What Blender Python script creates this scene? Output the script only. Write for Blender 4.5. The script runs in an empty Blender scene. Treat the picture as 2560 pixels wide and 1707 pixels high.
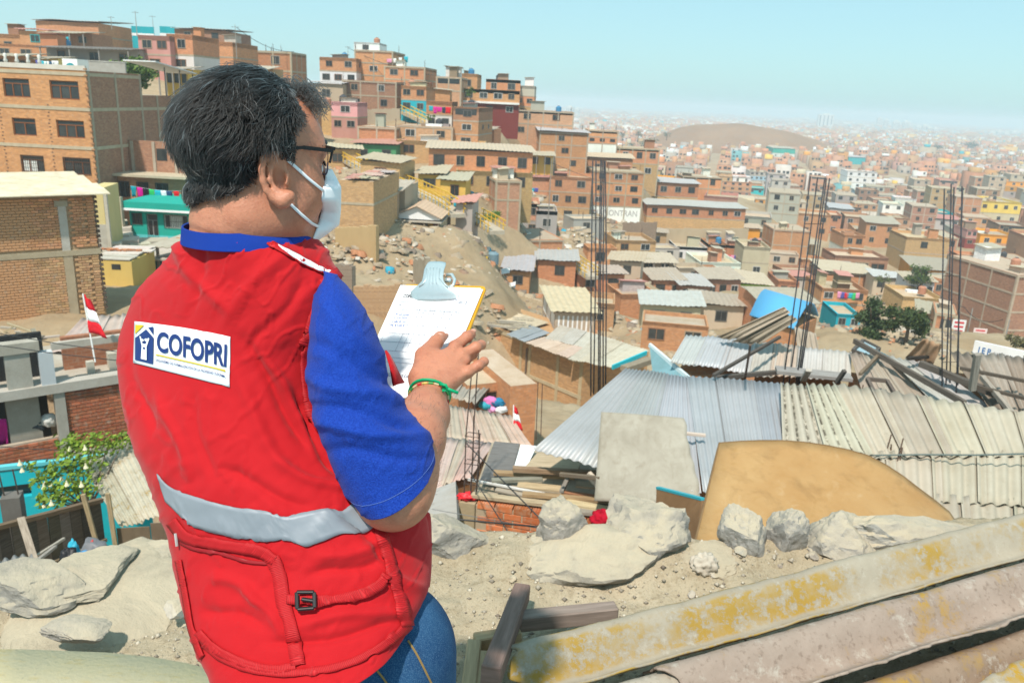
import bpy, bmesh, math, random
import numpy as np
from mathutils import Vector, Matrix, noise as mnoise
from mathutils.bvhtree import BVHTree

random.seed(7)
rng = np.random.default_rng(7)
SC = bpy.context.scene
COL = SC.collection
# ---------------------------------------------------------------- camera
CAMZ = 45.0
PITCH, ROLL, FPX = math.radians(16.9), math.radians(2.75), 1991.0
_f = np.array([0, math.cos(PITCH), -math.sin(PITCH)])
_u0 = np.array([0, math.sin(PITCH), math.cos(PITCH)])
_r0 = np.array([1.0, 0, 0])
_R = _r0 * math.cos(ROLL) + _u0 * math.sin(ROLL)
_U = _u0 * math.cos(ROLL) - _r0 * math.sin(ROLL)
_C = np.array([0, 0, CAMZ])
def ray(x, y): return _f + _R * (x - 1280) / FPX - _U * (y - 853.5) / FPX
def P(x, y, d): return Vector(_C + ray(x, y) * d)                  # a point seen at (x, y), d metres deep
def PZ(x, y, z):                                                    # where that sight line meets the level z (relative to the eye)
    v = ray(x, y); return Vector(_C + v * (z / v[2]))
def proj(q):
    q = np.asarray(q, float) - _C; d = q @ _f
    return 1280 + FPX * (q @ _R) / d, 853.5 - FPX * (q @ _U) / d, d
cam = bpy.data.cameras.new('camera'); camo = bpy.data.objects.new('camera', cam); COL.objects.link(camo)
cam.sensor_width = 36; cam.lens = 36 * FPX / 2560; cam.clip_start = 0.05; cam.clip_end = 20000
camo.matrix_world = Matrix(((_R[0], _U[0], -_f[0], 0), (_R[1], _U[1], -_f[1], 0), (_R[2], _U[2], -_f[2], CAMZ), (0, 0, 0, 1)))
cam.dof.use_dof = True; cam.dof.focus_distance = 1.3; cam.dof.aperture_fstop = 13
SC.camera = camo
# ---------------------------------------------------------------- light
SUN_EL, SUN_AZ = 58.0, 199.0          # azimuth clockwise from +Y (the view direction)
world = bpy.data.worlds.new('World'); SC.world = world; world.use_nodes = True
wn = world.node_tree; bg = wn.nodes['Background']
sky = wn.nodes.new('ShaderNodeTexSky'); sky.sky_type = 'NISHITA'; sky.sun_disc = False
sky.sun_elevation = math.radians(SUN_EL); sky.sun_rotation = math.radians(SUN_AZ)
sky.air_density = 1.0; sky.dust_density = 1.2; sky.ozone_density = 1.0; sky.altitude = 100
tint = wn.nodes.new('ShaderNodeMix'); tint.data_type = 'RGBA'; tint.blend_type = 'MULTIPLY'; tint.inputs['Factor'].default_value = 1
tint.inputs['B'].default_value = (0.84, 1.0, 1.02, 1)
wn.links.new(sky.outputs[0], tint.inputs['A'])
pale = wn.nodes.new('ShaderNodeMix'); pale.data_type = 'RGBA'; pale.inputs['Factor'].default_value = .62; pale.inputs['B'].default_value = (2.95, 5.2, 5.6, 1)   # humid, whitish air
wn.links.new(tint.outputs['Result'], pale.inputs['A']); wn.links.new(pale.outputs['Result'], bg.inputs[0])
bg.inputs[1].default_value = 0.12
sl = bpy.data.lights.new('sun', 'SUN'); sl.energy = 3.8; sl.angle = math.radians(2.0); sl.color = (1, 0.93, 0.83)
so = bpy.data.objects.new('sun', sl); COL.objects.link(so)
_e, _a = math.radians(SUN_EL), math.radians(SUN_AZ)
SUNV = Vector((math.sin(_a) * math.cos(_e), math.cos(_a) * math.cos(_e), math.sin(_e)))
so.rotation_euler = SUNV.to_track_quat('Z', 'Y').to_euler()
so.location = (0, 0, 300)
SC.view_settings.view_transform = 'Standard'; SC.view_settings.look = 'None'
SC.view_settings.exposure = 0.42; SC.view_settings.gamma = 1; SC.view_settings.use_curve_mapping = False
SC.cycles.max_bounces = 6; SC.cycles.diffuse_bounces = 3; SC.cycles.volume_bounces = 1
SC.cycles.transparent_max_bounces = 8
# ---------------------------------------------------------------- helpers
def tag(o, label=None, cat=None, group=None, kind=None):
    if label: o['label'] = label
    if cat: o['category'] = cat
    if group: o['group'] = group
    if kind: o['kind'] = kind
    return o
def thing(name, label, cat, loc=(0, 0, 0), rz=0.0, group=None):
    o = bpy.data.objects.new(name, None); COL.objects.link(o); o.empty_display_size = .1
    o.location = loc; o.rotation_euler = (0, 0, rz)
    return tag(o, label, cat, group)
def put(name, me, parent=None, color=None, loc=None):
    o = bpy.data.objects.new(name, me); COL.objects.link(o)
    if parent: o.parent = parent
    if loc is not None: o.location = loc
    if color: o.color = (*color, 1)
    return o
class MB:
    """collects faces with uv in metres; build() links them as ONE mesh object"""
    def __init__(s): s.v = []; s.f = []; s.uv = []; s.mi = []; s.cur = 0
    def face(s, pts, uv=None):
        n = len(s.v); s.v += [tuple(p) for p in pts]; s.f.append(tuple(range(n, n + len(pts))))
        if uv is None:
            a, b, c = Vector(pts[0]), Vector(pts[1]), Vector(pts[-1])
            nn = (b - a).cross(c - a)
            if abs(nn.z) > max(abs(nn.x), abs(nn.y)): uv = [(p[0], p[1]) for p in pts]
            elif abs(nn.x) > abs(nn.y): uv = [(p[1], p[2]) for p in pts]
            else: uv = [(p[0], p[2]) for p in pts]
        s.uv += list(uv); s.mi.append(s.cur); return s
    def box(s, x0, x1, y0, y1, z0, z1, skip=''):
        if 'f' not in skip: s.face([(x0, y0, z0), (x1, y0, z0), (x1, y0, z1), (x0, y0, z1)])
        if 'b' not in skip: s.face([(x1, y1, z0), (x0, y1, z0), (x0, y1, z1), (x1, y1, z1)])
        if 'l' not in skip: s.face([(x0, y1, z0), (x0, y0, z0), (x0, y0, z1), (x0, y1, z1)])
        if 'r' not in skip: s.face([(x1, y0, z0), (x1, y1, z0), (x1, y1, z1), (x1, y0, z1)])
        if 't' not in skip: s.face([(x0, y0, z1), (x1, y0, z1), (x1, y1, z1), (x0, y1, z1)])
        if 'd' not in skip: s.face([(x0, y1, z0), (x1, y1, z0), (x1, y0, z0), (x0, y0, z0)])
        return s
    def obox(s, c, ax, ay, az):            # box from centre and three half-axis vectors
        c, ax, ay, az = map(Vector, (c, ax, ay, az))
        q = lambda i, j, k: c + ax * i + ay * j + az * k
        lx, ly, lz = ax.length * 2, ay.length * 2, az.length * 2
        for pts, (w, h) in (((q(-1,-1,-1), q(1,-1,-1), q(1,-1,1), q(-1,-1,1)), (lx, lz)), ((q(1,1,-1), q(-1,1,-1), q(-1,1,1), q(1,1,1)), (lx, lz)),
                    ((q(-1,1,-1), q(-1,-1,-1), q(-1,-1,1), q(-1,1,1)), (ly, lz)), ((q(1,-1,-1), q(1,1,-1), q(1,1,1), q(1,-1,1)), (ly, lz)),
                    ((q(-1,-1,1), q(1,-1,1), q(1,1,1), q(-1,1,1)), (lx, ly)), ((q(-1,1,-1), q(1,1,-1), q(1,-1,-1), q(-1,-1,-1)), (lx, ly))):
            s.face(pts, [(0, 0), (w, 0), (w, h), (0, h)])
        return s
    def bar(s, a, b, w, h=None, up=(0, 0, 1)):   # a beam from a to b
        a, b = Vector(a), Vector(b); d = b - a; L = d.length; d.normalize(); h = h or w
        up = Vector(up)
        if abs(d.dot(up)) > .95: up = Vector((0, 1, 0))
        x = d.cross(up).normalized(); z = x.cross(d)
        return s.obox((a + b) / 2, d * L / 2, x * w / 2, z * h / 2)
    def tube(s, pts, r, n=6, cap=True):
        pts = [Vector(p) for p in pts]; m = len(pts)
        rs = r if isinstance(r, (list, tuple)) else [r] * m
        base = len(s.v); prev = None
        for i, p in enumerate(pts):
            t = (pts[min(i + 1, m - 1)] - pts[max(i - 1, 0)]).normalized()
            if prev is None:
                u = t.orthogonal().normalized()
            else:
                u = (prev - t * prev.dot(t)).normalized()
            prev = u; w = t.cross(u)
            for k in range(n):
                a = 2 * math.pi * k / n
                s.v.append(tuple(p + (u * math.cos(a) + w * math.sin(a)) * rs[i]))
        for i in range(m - 1):
            for k in range(n):
                k2 = (k + 1) % n
                s.f.append((base + i * n + k, base + i * n + k2, base + (i + 1) * n + k2, base + (i + 1) * n + k))
                s.uv += [(k / n, i), ((k + 1) / n, i), ((k + 1) / n, i + 1), (k / n, i + 1)]; s.mi.append(s.cur)
        if cap:
            s.f.append(tuple(base + k for k in range(n))[::-1]); s.uv += [(0, 0)] * n; s.mi.append(s.cur)
            s.f.append(tuple(base + (m - 1) * n + k for k in range(n))); s.uv += [(0, 0)] * n; s.mi.append(s.cur)
        return s
    def build(s, name, mat=None, parent=None, color=None, smooth=False, off=None, bevel=0, merge=False):
        me = bpy.data.meshes.new(name)
        vs = s.v
        if off is not None: vs = [(p[0] - off[0], p[1] - off[1], p[2] - off[2]) for p in vs]
        me.from_pydata(vs, [], s.f); me.update()
        uvl = me.uv_layers.new(name='UVMap'); uvl.data.foreach_set('uv', np.array(s.uv, 'f').ravel())
        for m in (mat if isinstance(mat, (list, tuple)) else [mat]):
            if m: me.materials.append(m)
        if any(s.mi): me.polygons.foreach_set('material_index', s.mi)
        if merge or bevel:
            bm = bmesh.new(); bm.from_mesh(me); bmesh.ops.remove_doubles(bm, verts=bm.verts, dist=1e-5)
            if bevel: bmesh.ops.bevel(bm, geom=bm.edges[:], offset=bevel, segments=1, affect='EDGES', profile=.5)
            bm.to_mesh(me); bm.free()
        if smooth: me.polygons.foreach_set('use_smooth', [True] * len(me.polygons))
        return put(name, me, parent, color)
def grid_mesh(name, V, nu, nv, mat=None, uv=None, smooth=True, wrap=False):
    """V: (nv, nu, 3) array -> mesh"""
    V = np.asarray(V, 'f').reshape(-1, 3); me = bpy.data.meshes.new(name)
    i, j = np.meshgrid(np.arange(nu if wrap else nu - 1), np.arange(nv - 1)); i = i.ravel(); j = j.ravel(); i2 = (i + 1) % nu
    F = np.stack([j * nu + i, j * nu + i2, (j + 1) * nu + i2, (j + 1) * nu + i], 1).astype('i')
    raw_mesh(me, V, F)
    if uv is not None:
        uvl = me.uv_layers.new(name='UVMap'); uvl.data.foreach_set('uv', np.asarray(uv, 'f').reshape(-1, 2)[F.ravel()].ravel())
    if mat: me.materials.append(mat)
    if smooth: me.polygons.foreach_set('use_smooth', np.ones(len(F), bool))
    return me
def raw_mesh(me, V, F):
    k = F.shape[1]
    me.vertices.add(len(V)); me.vertices.foreach_set('co', np.asarray(V, 'f').ravel())
    me.loops.add(F.size); me.loops.foreach_set('vertex_index', F.ravel().astype('i'))
    me.polygons.add(len(F)); me.polygons.foreach_set('loop_start', np.arange(0, F.size, k, dtype='i'))
    me.update(calc_edges=True)
def fbm(x, y, s, oct=4, seed=0, gain=.5):
    """cheap value noise on numpy arrays"""
    out = 0; amp = 1; tot = 0
    for o in range(oct):
        r = np.random.default_rng(seed + o).random((64, 64))
        X = np.asarray(x) * s; Y = np.asarray(y) * s
        xi = np.floor(X).astype(int); yi = np.floor(Y).astype(int); fx = X - xi; fy = Y - yi
        fx = fx * fx * (3 - 2 * fx); fy = fy * fy * (3 - 2 * fy)
        a = r[yi % 64, xi % 64]; b = r[yi % 64, (xi + 1) % 64]; c = r[(yi + 1) % 64, xi % 64]; d = r[(yi + 1) % 64, (xi + 1) % 64]
        out = out + amp * ((a * (1 - fx) + b * fx) * (1 - fy) + (c * (1 - fx) + d * fx) * fy); tot += amp; amp *= gain; s = s * 2.03
    return out / tot * 2 - 1
# ---------------------------------------------------------------- materials
class NT:
    def __init__(s, name):
        s.m = bpy.data.materials.new(name); s.m.use_nodes = True; s.t = s.m.node_tree; s.b = s.t.nodes['Principled BSDF']; s.n = s.t.nodes; s.uvn = None
    def node(s, typ, **kw):
        n = s.n.new(typ)
        for k, v in kw.items():
            if k in n.inputs: s.set(n.inputs[k], v)
            else: setattr(n, k, v)
        return n
    def set(s, sock, v):
        if isinstance(v, bpy.types.NodeSocket): s.t.links.new(v, sock)
        elif isinstance(v, tuple) and len(v) == 3 and sock.type == 'RGBA': sock.default_value = (*v, 1)
        else: sock.default_value = v
    def coord(s, kind='UV'):
        if s.uvn is None: s.uvn = s.n.new('ShaderNodeTexCoord')
        return s.uvn.outputs[kind]
    def geo(s): return s.node('ShaderNodeNewGeometry').outputs['Position']
    def noise(s, scale, vec=None, detail=5, rough=.6, out='Fac', stretch=None, dist=0):
        vec = vec if vec is not None else s.geo()
        if stretch: vec = s._mul(vec, stretch)
        n = s.node('ShaderNodeTexNoise', Scale=scale, Detail=detail, Roughness=rough, Distortion=dist); s.t.links.new(vec, n.inputs['Vector'])
        return n.outputs[out]
    def _mul(s, vec, st):
        n = s.n.new('ShaderNodeVectorMath'); n.operation = 'MULTIPLY'; s.t.links.new(vec, n.inputs[0]); n.inputs[1].default_value = st; return n.outputs[0]
    def ramp(s, fac, a, b, c0=0.0, c1=1.0, ease=False):
        n = s.node('ShaderNodeMapRange', clamp=True); s.set(n.inputs['Value'], fac)
        n.inputs['From Min'].default_value = a; n.inputs['From Max'].default_value = b; n.inputs['To Min'].default_value = c0; n.inputs['To Max'].default_value = c1
        return n.outputs[0]
    def mix(s, f, a, b, mode='MIX'):
        n = s.n.new('ShaderNodeMix'); n.data_type = 'RGBA'; n.blend_type = mode
        s.set(n.inputs[0], f); s.set(n.inputs[6], a); s.set(n.inputs[7], b); return n.outputs[2]
    def math(s, op, a, b=0.0):
        n = s.n.new('ShaderNodeMath'); n.operation = op; s.set(n.inputs[0], a); s.set(n.inputs[1], b); return n.outputs[0]
    def bump(s, h, strength=.3, dist=.01, prev=None):
        n = s.n.new('ShaderNodeBump'); n.inputs['Strength'].default_value = strength; n.inputs['Distance'].default_value = dist
        s.t.links.new(h, n.inputs['Height'])
        if prev is not None: s.t.links.new(prev, n.inputs['Normal'])
        return n.outputs[0]
    def done(s, color=None, rough=.85, normal=None, spec=.3, metal=0, **kw):
        if color is not None: s.set(s.b.inputs['Base Color'], color)
        s.set(s.b.inputs['Roughness'], rough); s.set(s.b.inputs['Specular IOR Level'], spec); s.set(s.b.inputs['Metallic'], metal)
        if normal is not None: s.set(s.b.inputs['Normal'], normal)
        for k, v in kw.items(): s.set(s.b.inputs[k.replace('_', ' ')], v)
        return s.m
_mats = {}
def mat(name):
    if name not in _mats: _mats[name] = MATS[name]()
    return _mats[name]
def _obcol(t): return t.node('ShaderNodeObjectInfo').outputs['Color']
def m_brick():
    t = NT('brick_masonry'); c = _obcol(t); uv = t.coord('UV')
    b = t.node('ShaderNodeTexBrick', offset=.5, squash=1.0); t.t.links.new(uv, b.inputs['Vector'])
    b.inputs['Scale'].default_value = 1; b.inputs['Brick Width'].default_value = .25; b.inputs['Row Height'].default_value = .105
    b.inputs['Mortar Size'].default_value = .008; b.inputs['Mortar Smooth'].default_value = .3; b.inputs['Bias'].default_value = 0
    t.set(b.inputs['Color1'], t.mix(1, c, (.82, .78, .76), 'MULTIPLY')); t.set(b.inputs['Color2'], t.mix(1, c, (1.2, 1.18, 1.12), 'MULTIPLY'))
    t.set(b.inputs['Mortar'], t.mix(.55, c, (.36, .29, .22)))
    n1 = t.noise(.55, detail=6); n2 = t.noise(6, detail=3)
    col = t.mix(t.ramp(n1, .35, .7, 0, .55), b.outputs['Color'], t.mix(1, c, (.78, .82, .86), 'MULTIPLY'))
    col = t.mix(t.ramp(n2, .55, .75, 0, .35), col, (.5, .41, .32))
    return t.done(col, .92, t.bump(b.outputs['Fac'], -.25, .008), .15)
def m_plaster():
    t = NT('painted_plaster'); c = _obcol(t)
    n = t.noise(.8, detail=7, stretch=(1, 1, .35)); n2 = t.noise(9, detail=4)
    col = t.mix(t.ramp(n, .45, .8, 0, .4), c, t.mix(1, c, (.62, .56, .5), 'MULTIPLY'))
    col = t.mix(t.ramp(n2, .6, .8, 0, .25), col, (.45, .4, .33))
    return t.done(col, .85, t.bump(n2, .15, .01), .2)
def m_concrete():
    t = NT('bare_concrete'); c = _obcol(t)
    n = t.noise(2.2, detail=8, rough=.65); n2 = t.noise(25, detail=4)
    col = t.mix(t.ramp(n, .3, .75, 0, .8), c, t.mix(1, c, (.68, .64, .6), 'MULTIPLY'))
    col = t.mix(t.ramp(n2, .5, .8, 0, .4), col, t.mix(1, c, (1.25, 1.22, 1.18), 'MULTIPLY'))
    return t.done(col, .9, t.bump(n2, .3, .008), .2)
def m_roofdirt():
    t = NT('dusty_flat_roof'); c = _obcol(t)
    n = t.noise(.9, detail=8, rough=.7); n2 = t.noise(7, detail=5)
    col = t.mix(t.ramp(n, .35, .7, 0, .8), c, t.mix(1, c, (.72, .62, .5), 'MULTIPLY'))
    col = t.mix(t.ramp(n2, .55, .75, 0, .4), col, t.mix(1, c, (.6, .55, .52), 'MULTIPLY'))
    return t.done(col, .95, t.bump(n2, .3, .03), .1)
def m_glass():
    t = NT('dark_window_glass'); n = t.node('ShaderNodeObjectInfo').outputs['Random']
    g = t.noise(1.3, detail=2)
    col = t.mix(t.ramp(g, .4, .7, 0, .5), t.mix(n, (.012, .015, .018), (.05, .05, .048)), (.07, .075, .07))
    return t.done(col, .25, None, .5)
def m_frame():
    t = NT('window_frame'); return t.done(_obcol(t), .6, None, .3)
def m_sheet():
    t = NT('corrugated_sheet'); c = _obcol(t)
    n = t.noise(1.7, detail=7, rough=.65); n2 = t.noise(11, detail=6, rough=.7, stretch=(1, .35, 1)); n3 = t.noise(45, detail=3)
    col = t.mix(t.ramp(n, .35, .72, 0, .7), c, t.mix(1, c, (.74, .7, .64), 'MULTIPLY'))
    col = t.mix(t.ramp(n2, .6, .8, 0, .55), col, t.mix(1, c, (.5, .43, .36), 'MULTIPLY'))
    col = t.mix(t.ramp(n3, .6, .78, 0, .35), col, t.mix(1, c, (1.2, 1.18, 1.15), 'MULTIPLY'))
    return t.done(col, .75, t.bump(n3, .12, .004), .25)
def m_zinc():
    t = NT('galvanised_sheet'); c = _obcol(t)
    n = t.noise(1.4, detail=6, rough=.6); n2 = t.noise(14, detail=6, rough=.7); n3 = t.noise(3.1, detail=7, rough=.75)
    col = t.mix(t.ramp(n, .35, .7, 0, .7), c, t.mix(1, c, (.8, .79, .77), 'MULTIPLY'))
    col = t.mix(t.ramp(n2, .58, .75, 0, .35), col, t.mix(1, c, (1.25, 1.23, 1.2), 'MULTIPLY'))
    col = t.mix(t.ramp(n3, .66, .78, 0, .6), col, (.26, .15, .08))
    return t.done(col, .55, t.bump(n2, .08, .004), .4, .25)
def m_wood():
    t = NT('weathered_wood'); c = _obcol(t); uv = t.coord('UV')
    n = t.noise(3, uv, 6, .65, stretch=(1, 14, 1)); n2 = t.noise(.9, detail=5)
    col = t.mix(t.ramp(n, .35, .7), t.mix(1, c, (.6, .56, .52), 'MULTIPLY'), t.mix(1, c, (1.15, 1.12, 1.1), 'MULTIPLY'))
    col = t.mix(t.ramp(n2, .5, .8, 0, .5), col, t.mix(1, c, (.55, .55, .57), 'MULTIPLY'))
    return t.done(col, .8, t.bump(n, .25, .004), .2)
def m_board():
    t = NT('weathered_board'); c = _obcol(t)
    n = t.noise(2.4, detail=7, rough=.65, dist=.4); n2 = t.noise(9, detail=5, stretch=(1, 1, .2), dist=1.0); n3 = t.noise(60, detail=2)
    col = t.mix(t.ramp(n, .35, .68), t.mix(1, c, (.8, .76, .7), 'MULTIPLY'), t.mix(1, c, (1.12, 1.1, 1.06), 'MULTIPLY'))
    col = t.mix(t.ramp(n2, .52, .72, 0, .5), col, t.mix(1, c, (.66, .6, .52), 'MULTIPLY'))
    col = t.mix(t.ramp(n3, .6, .8, 0, .25), col, t.mix(1, c, (.55, .5, .45), 'MULTIPLY'))
    return t.done(col, .7, t.bump(n, .1, .01), .3)
def m_fabric():
    t = NT('cloth'); c = _obcol(t); n = t.noise(14, detail=4)
    return t.done(t.mix(t.ramp(n, .35, .7, 0, .4), c, t.mix(1, c, (.7, .7, .7), 'MULTIPLY')), .9, t.bump(n, .3, .01), .1)
def m_metal():
    t = NT('rusty_steel'); c = _obcol(t); n = t.noise(20, detail=5)
    return t.done(t.mix(t.ramp(n, .35, .7), c, t.mix(1, c, (.55, .42, .35), 'MULTIPLY')), .7, t.bump(n, .3, .003), .35)
def m_plastic():
    t = NT('painted_or_plastic'); return t.done(_obcol(t), .5, None, .35)
def m_soil():
    t = NT('dry_soil'); g = t.geo()
    n = t.noise(.12, g, 8, .6); n2 = t.noise(1.1, g, 8, .7); n3 = t.noise(14, g, 5, .7)
    col = t.mix(t.ramp(n, .35, .65), (.32, .225, .13), (.42, .33, .22))
    col = t.mix(t.ramp(n2, .45, .75, 0, .7), col, (.24, .18, .115))
    col = t.mix(t.ramp(n3, .55, .8, 0, .5), col, (.5, .43, .33))
    h = t.math('ADD', n2, t.math('MULTIPLY', n3, .3))
    return t.done(col, .97, t.bump(h, .5, .25), .08)
def m_hill():
    t = NT('bare_brown_hill'); g = t.geo()
    n = t.noise(.012, g, 8, .6); n2 = t.noise(.09, g, 8, .7)
    col = t.mix(t.ramp(n, .35, .65), (.25, .125, .055), (.33, .185, .095)); col = t.mix(t.ramp(n2, .5, .75, 0, .5), col, (.23, .165, .12))
    return t.done(col, .97, t.bump(n2, .6, 4), .05)
def m_dust():
    t = NT('ledge_dirt'); g = t.geo()
    n = t.noise(2.2, g, 8, .65); n2 = t.noise(22, g, 7, .7); n3 = t.noise(130, g, 5, .7)
    col = t.mix(t.ramp(n, .35, .65), (.40, .325, .22), (.52, .435, .31))
    col = t.mix(t.ramp(n2, .52, .72, 0, .7), col, (.25, .185, .11))
    col = t.mix(t.ramp(n3, .55, .72, 0, .7), col, (.16, .125, .085)); col = t.mix(t.ramp(n3, .28, .42, .6, 0), col, (.58, .53, .44))
    h = t.math('ADD', t.math('MULTIPLY', n2, 1.0), t.math('MULTIPLY', n3, .5))
    return t.done(col, .97, t.bump(h, .8, .02), .08)
def m_rock():
    t = NT('dusty_rock'); g = t.geo(); c = _obcol(t)
    n = t.noise(4, g, 8, .7, dist=.6); n2 = t.noise(35, g, 6, .7); nz = t.node('ShaderNodeSeparateXYZ'); t.t.links.new(t.node('ShaderNodeNewGeometry').outputs['Normal'], nz.inputs[0])
    col = t.mix(t.ramp(n, .35, .65), t.mix(1, c, (.75, .74, .74), 'MULTIPLY'), t.mix(1, c, (1.15, 1.13, 1.08), 'MULTIPLY'))
    col = t.mix(t.ramp(n2, .5, .7, 0, .5), col, t.mix(1, c, (.6, .57, .52), 'MULTIPLY'))
    dust = t.math('MULTIPLY', t.ramp(nz.outputs[2], .1, .8), t.ramp(n, .3, .6, .35, .95))
    col = t.mix(dust, col, (.47, .40, .29))
    return t.done(col, .93, t.bump(t.math('ADD', n, t.math('MULTIPLY', n2, .35)), .7, .03), .15)
def m_leaf():
    t = NT('leaves'); c = _obcol(t); r = t.node('ShaderNodeNewGeometry').outputs['Random Per Island']
    col = t.mix(r, t.mix(1, c, (.6, .6, .6), 'MULTIPLY'), t.mix(1, c, (1.5, 1.4, 1.1), 'MULTIPLY'))
    return t.done(col, .6, None, .3, 0, Transmission_Weight=0.0)
def m_bark():
    t = NT('bark'); n = t.noise(8, detail=5); return t.done(t.mix(n, (.09, .065, .045), (.2, .15, .11)), .9, t.bump(n, .5, .03), .1)
MATS = dict(brick=m_brick, plaster=m_plaster, concrete=m_concrete, roof=m_roofdirt, glass=m_glass, frame=m_frame, sheet=m_sheet, zinc=m_zinc, wood=m_wood,
            board=m_board, fabric=m_fabric, metal=m_metal, plastic=m_plastic, soil=m_soil, hill=m_hill, dust=m_dust, rock=m_rock, leaf=m_leaf, bark=m_bark)
CN = dict(br=(.56, .255, .125), bd=(.37, .19, .115), bp=(.55, .28, .17), oc=(.52, .32, .15), gr=(.42, .39, .35), wh=(.78, .76, .72), ye=(.72, .47, .10), pk=(.75, .36, .33),
          tq=(.02, .40, .48), be=(.52, .43, .31), og=(.70, .30, .03), cr=(.66, .56, .37), co=(.43, .37, .29), dk=(.06, .055, .05), mr=(.22, .04, .03), gn=(.10, .33, .16),
          lg=(.36, .60, .05), tl=(.01, .36, .29), bl=(.05, .32, .60), rs=(.5, .25, .2), py=(.68, .57, .22), lb=(.35, .55, .62))
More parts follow.
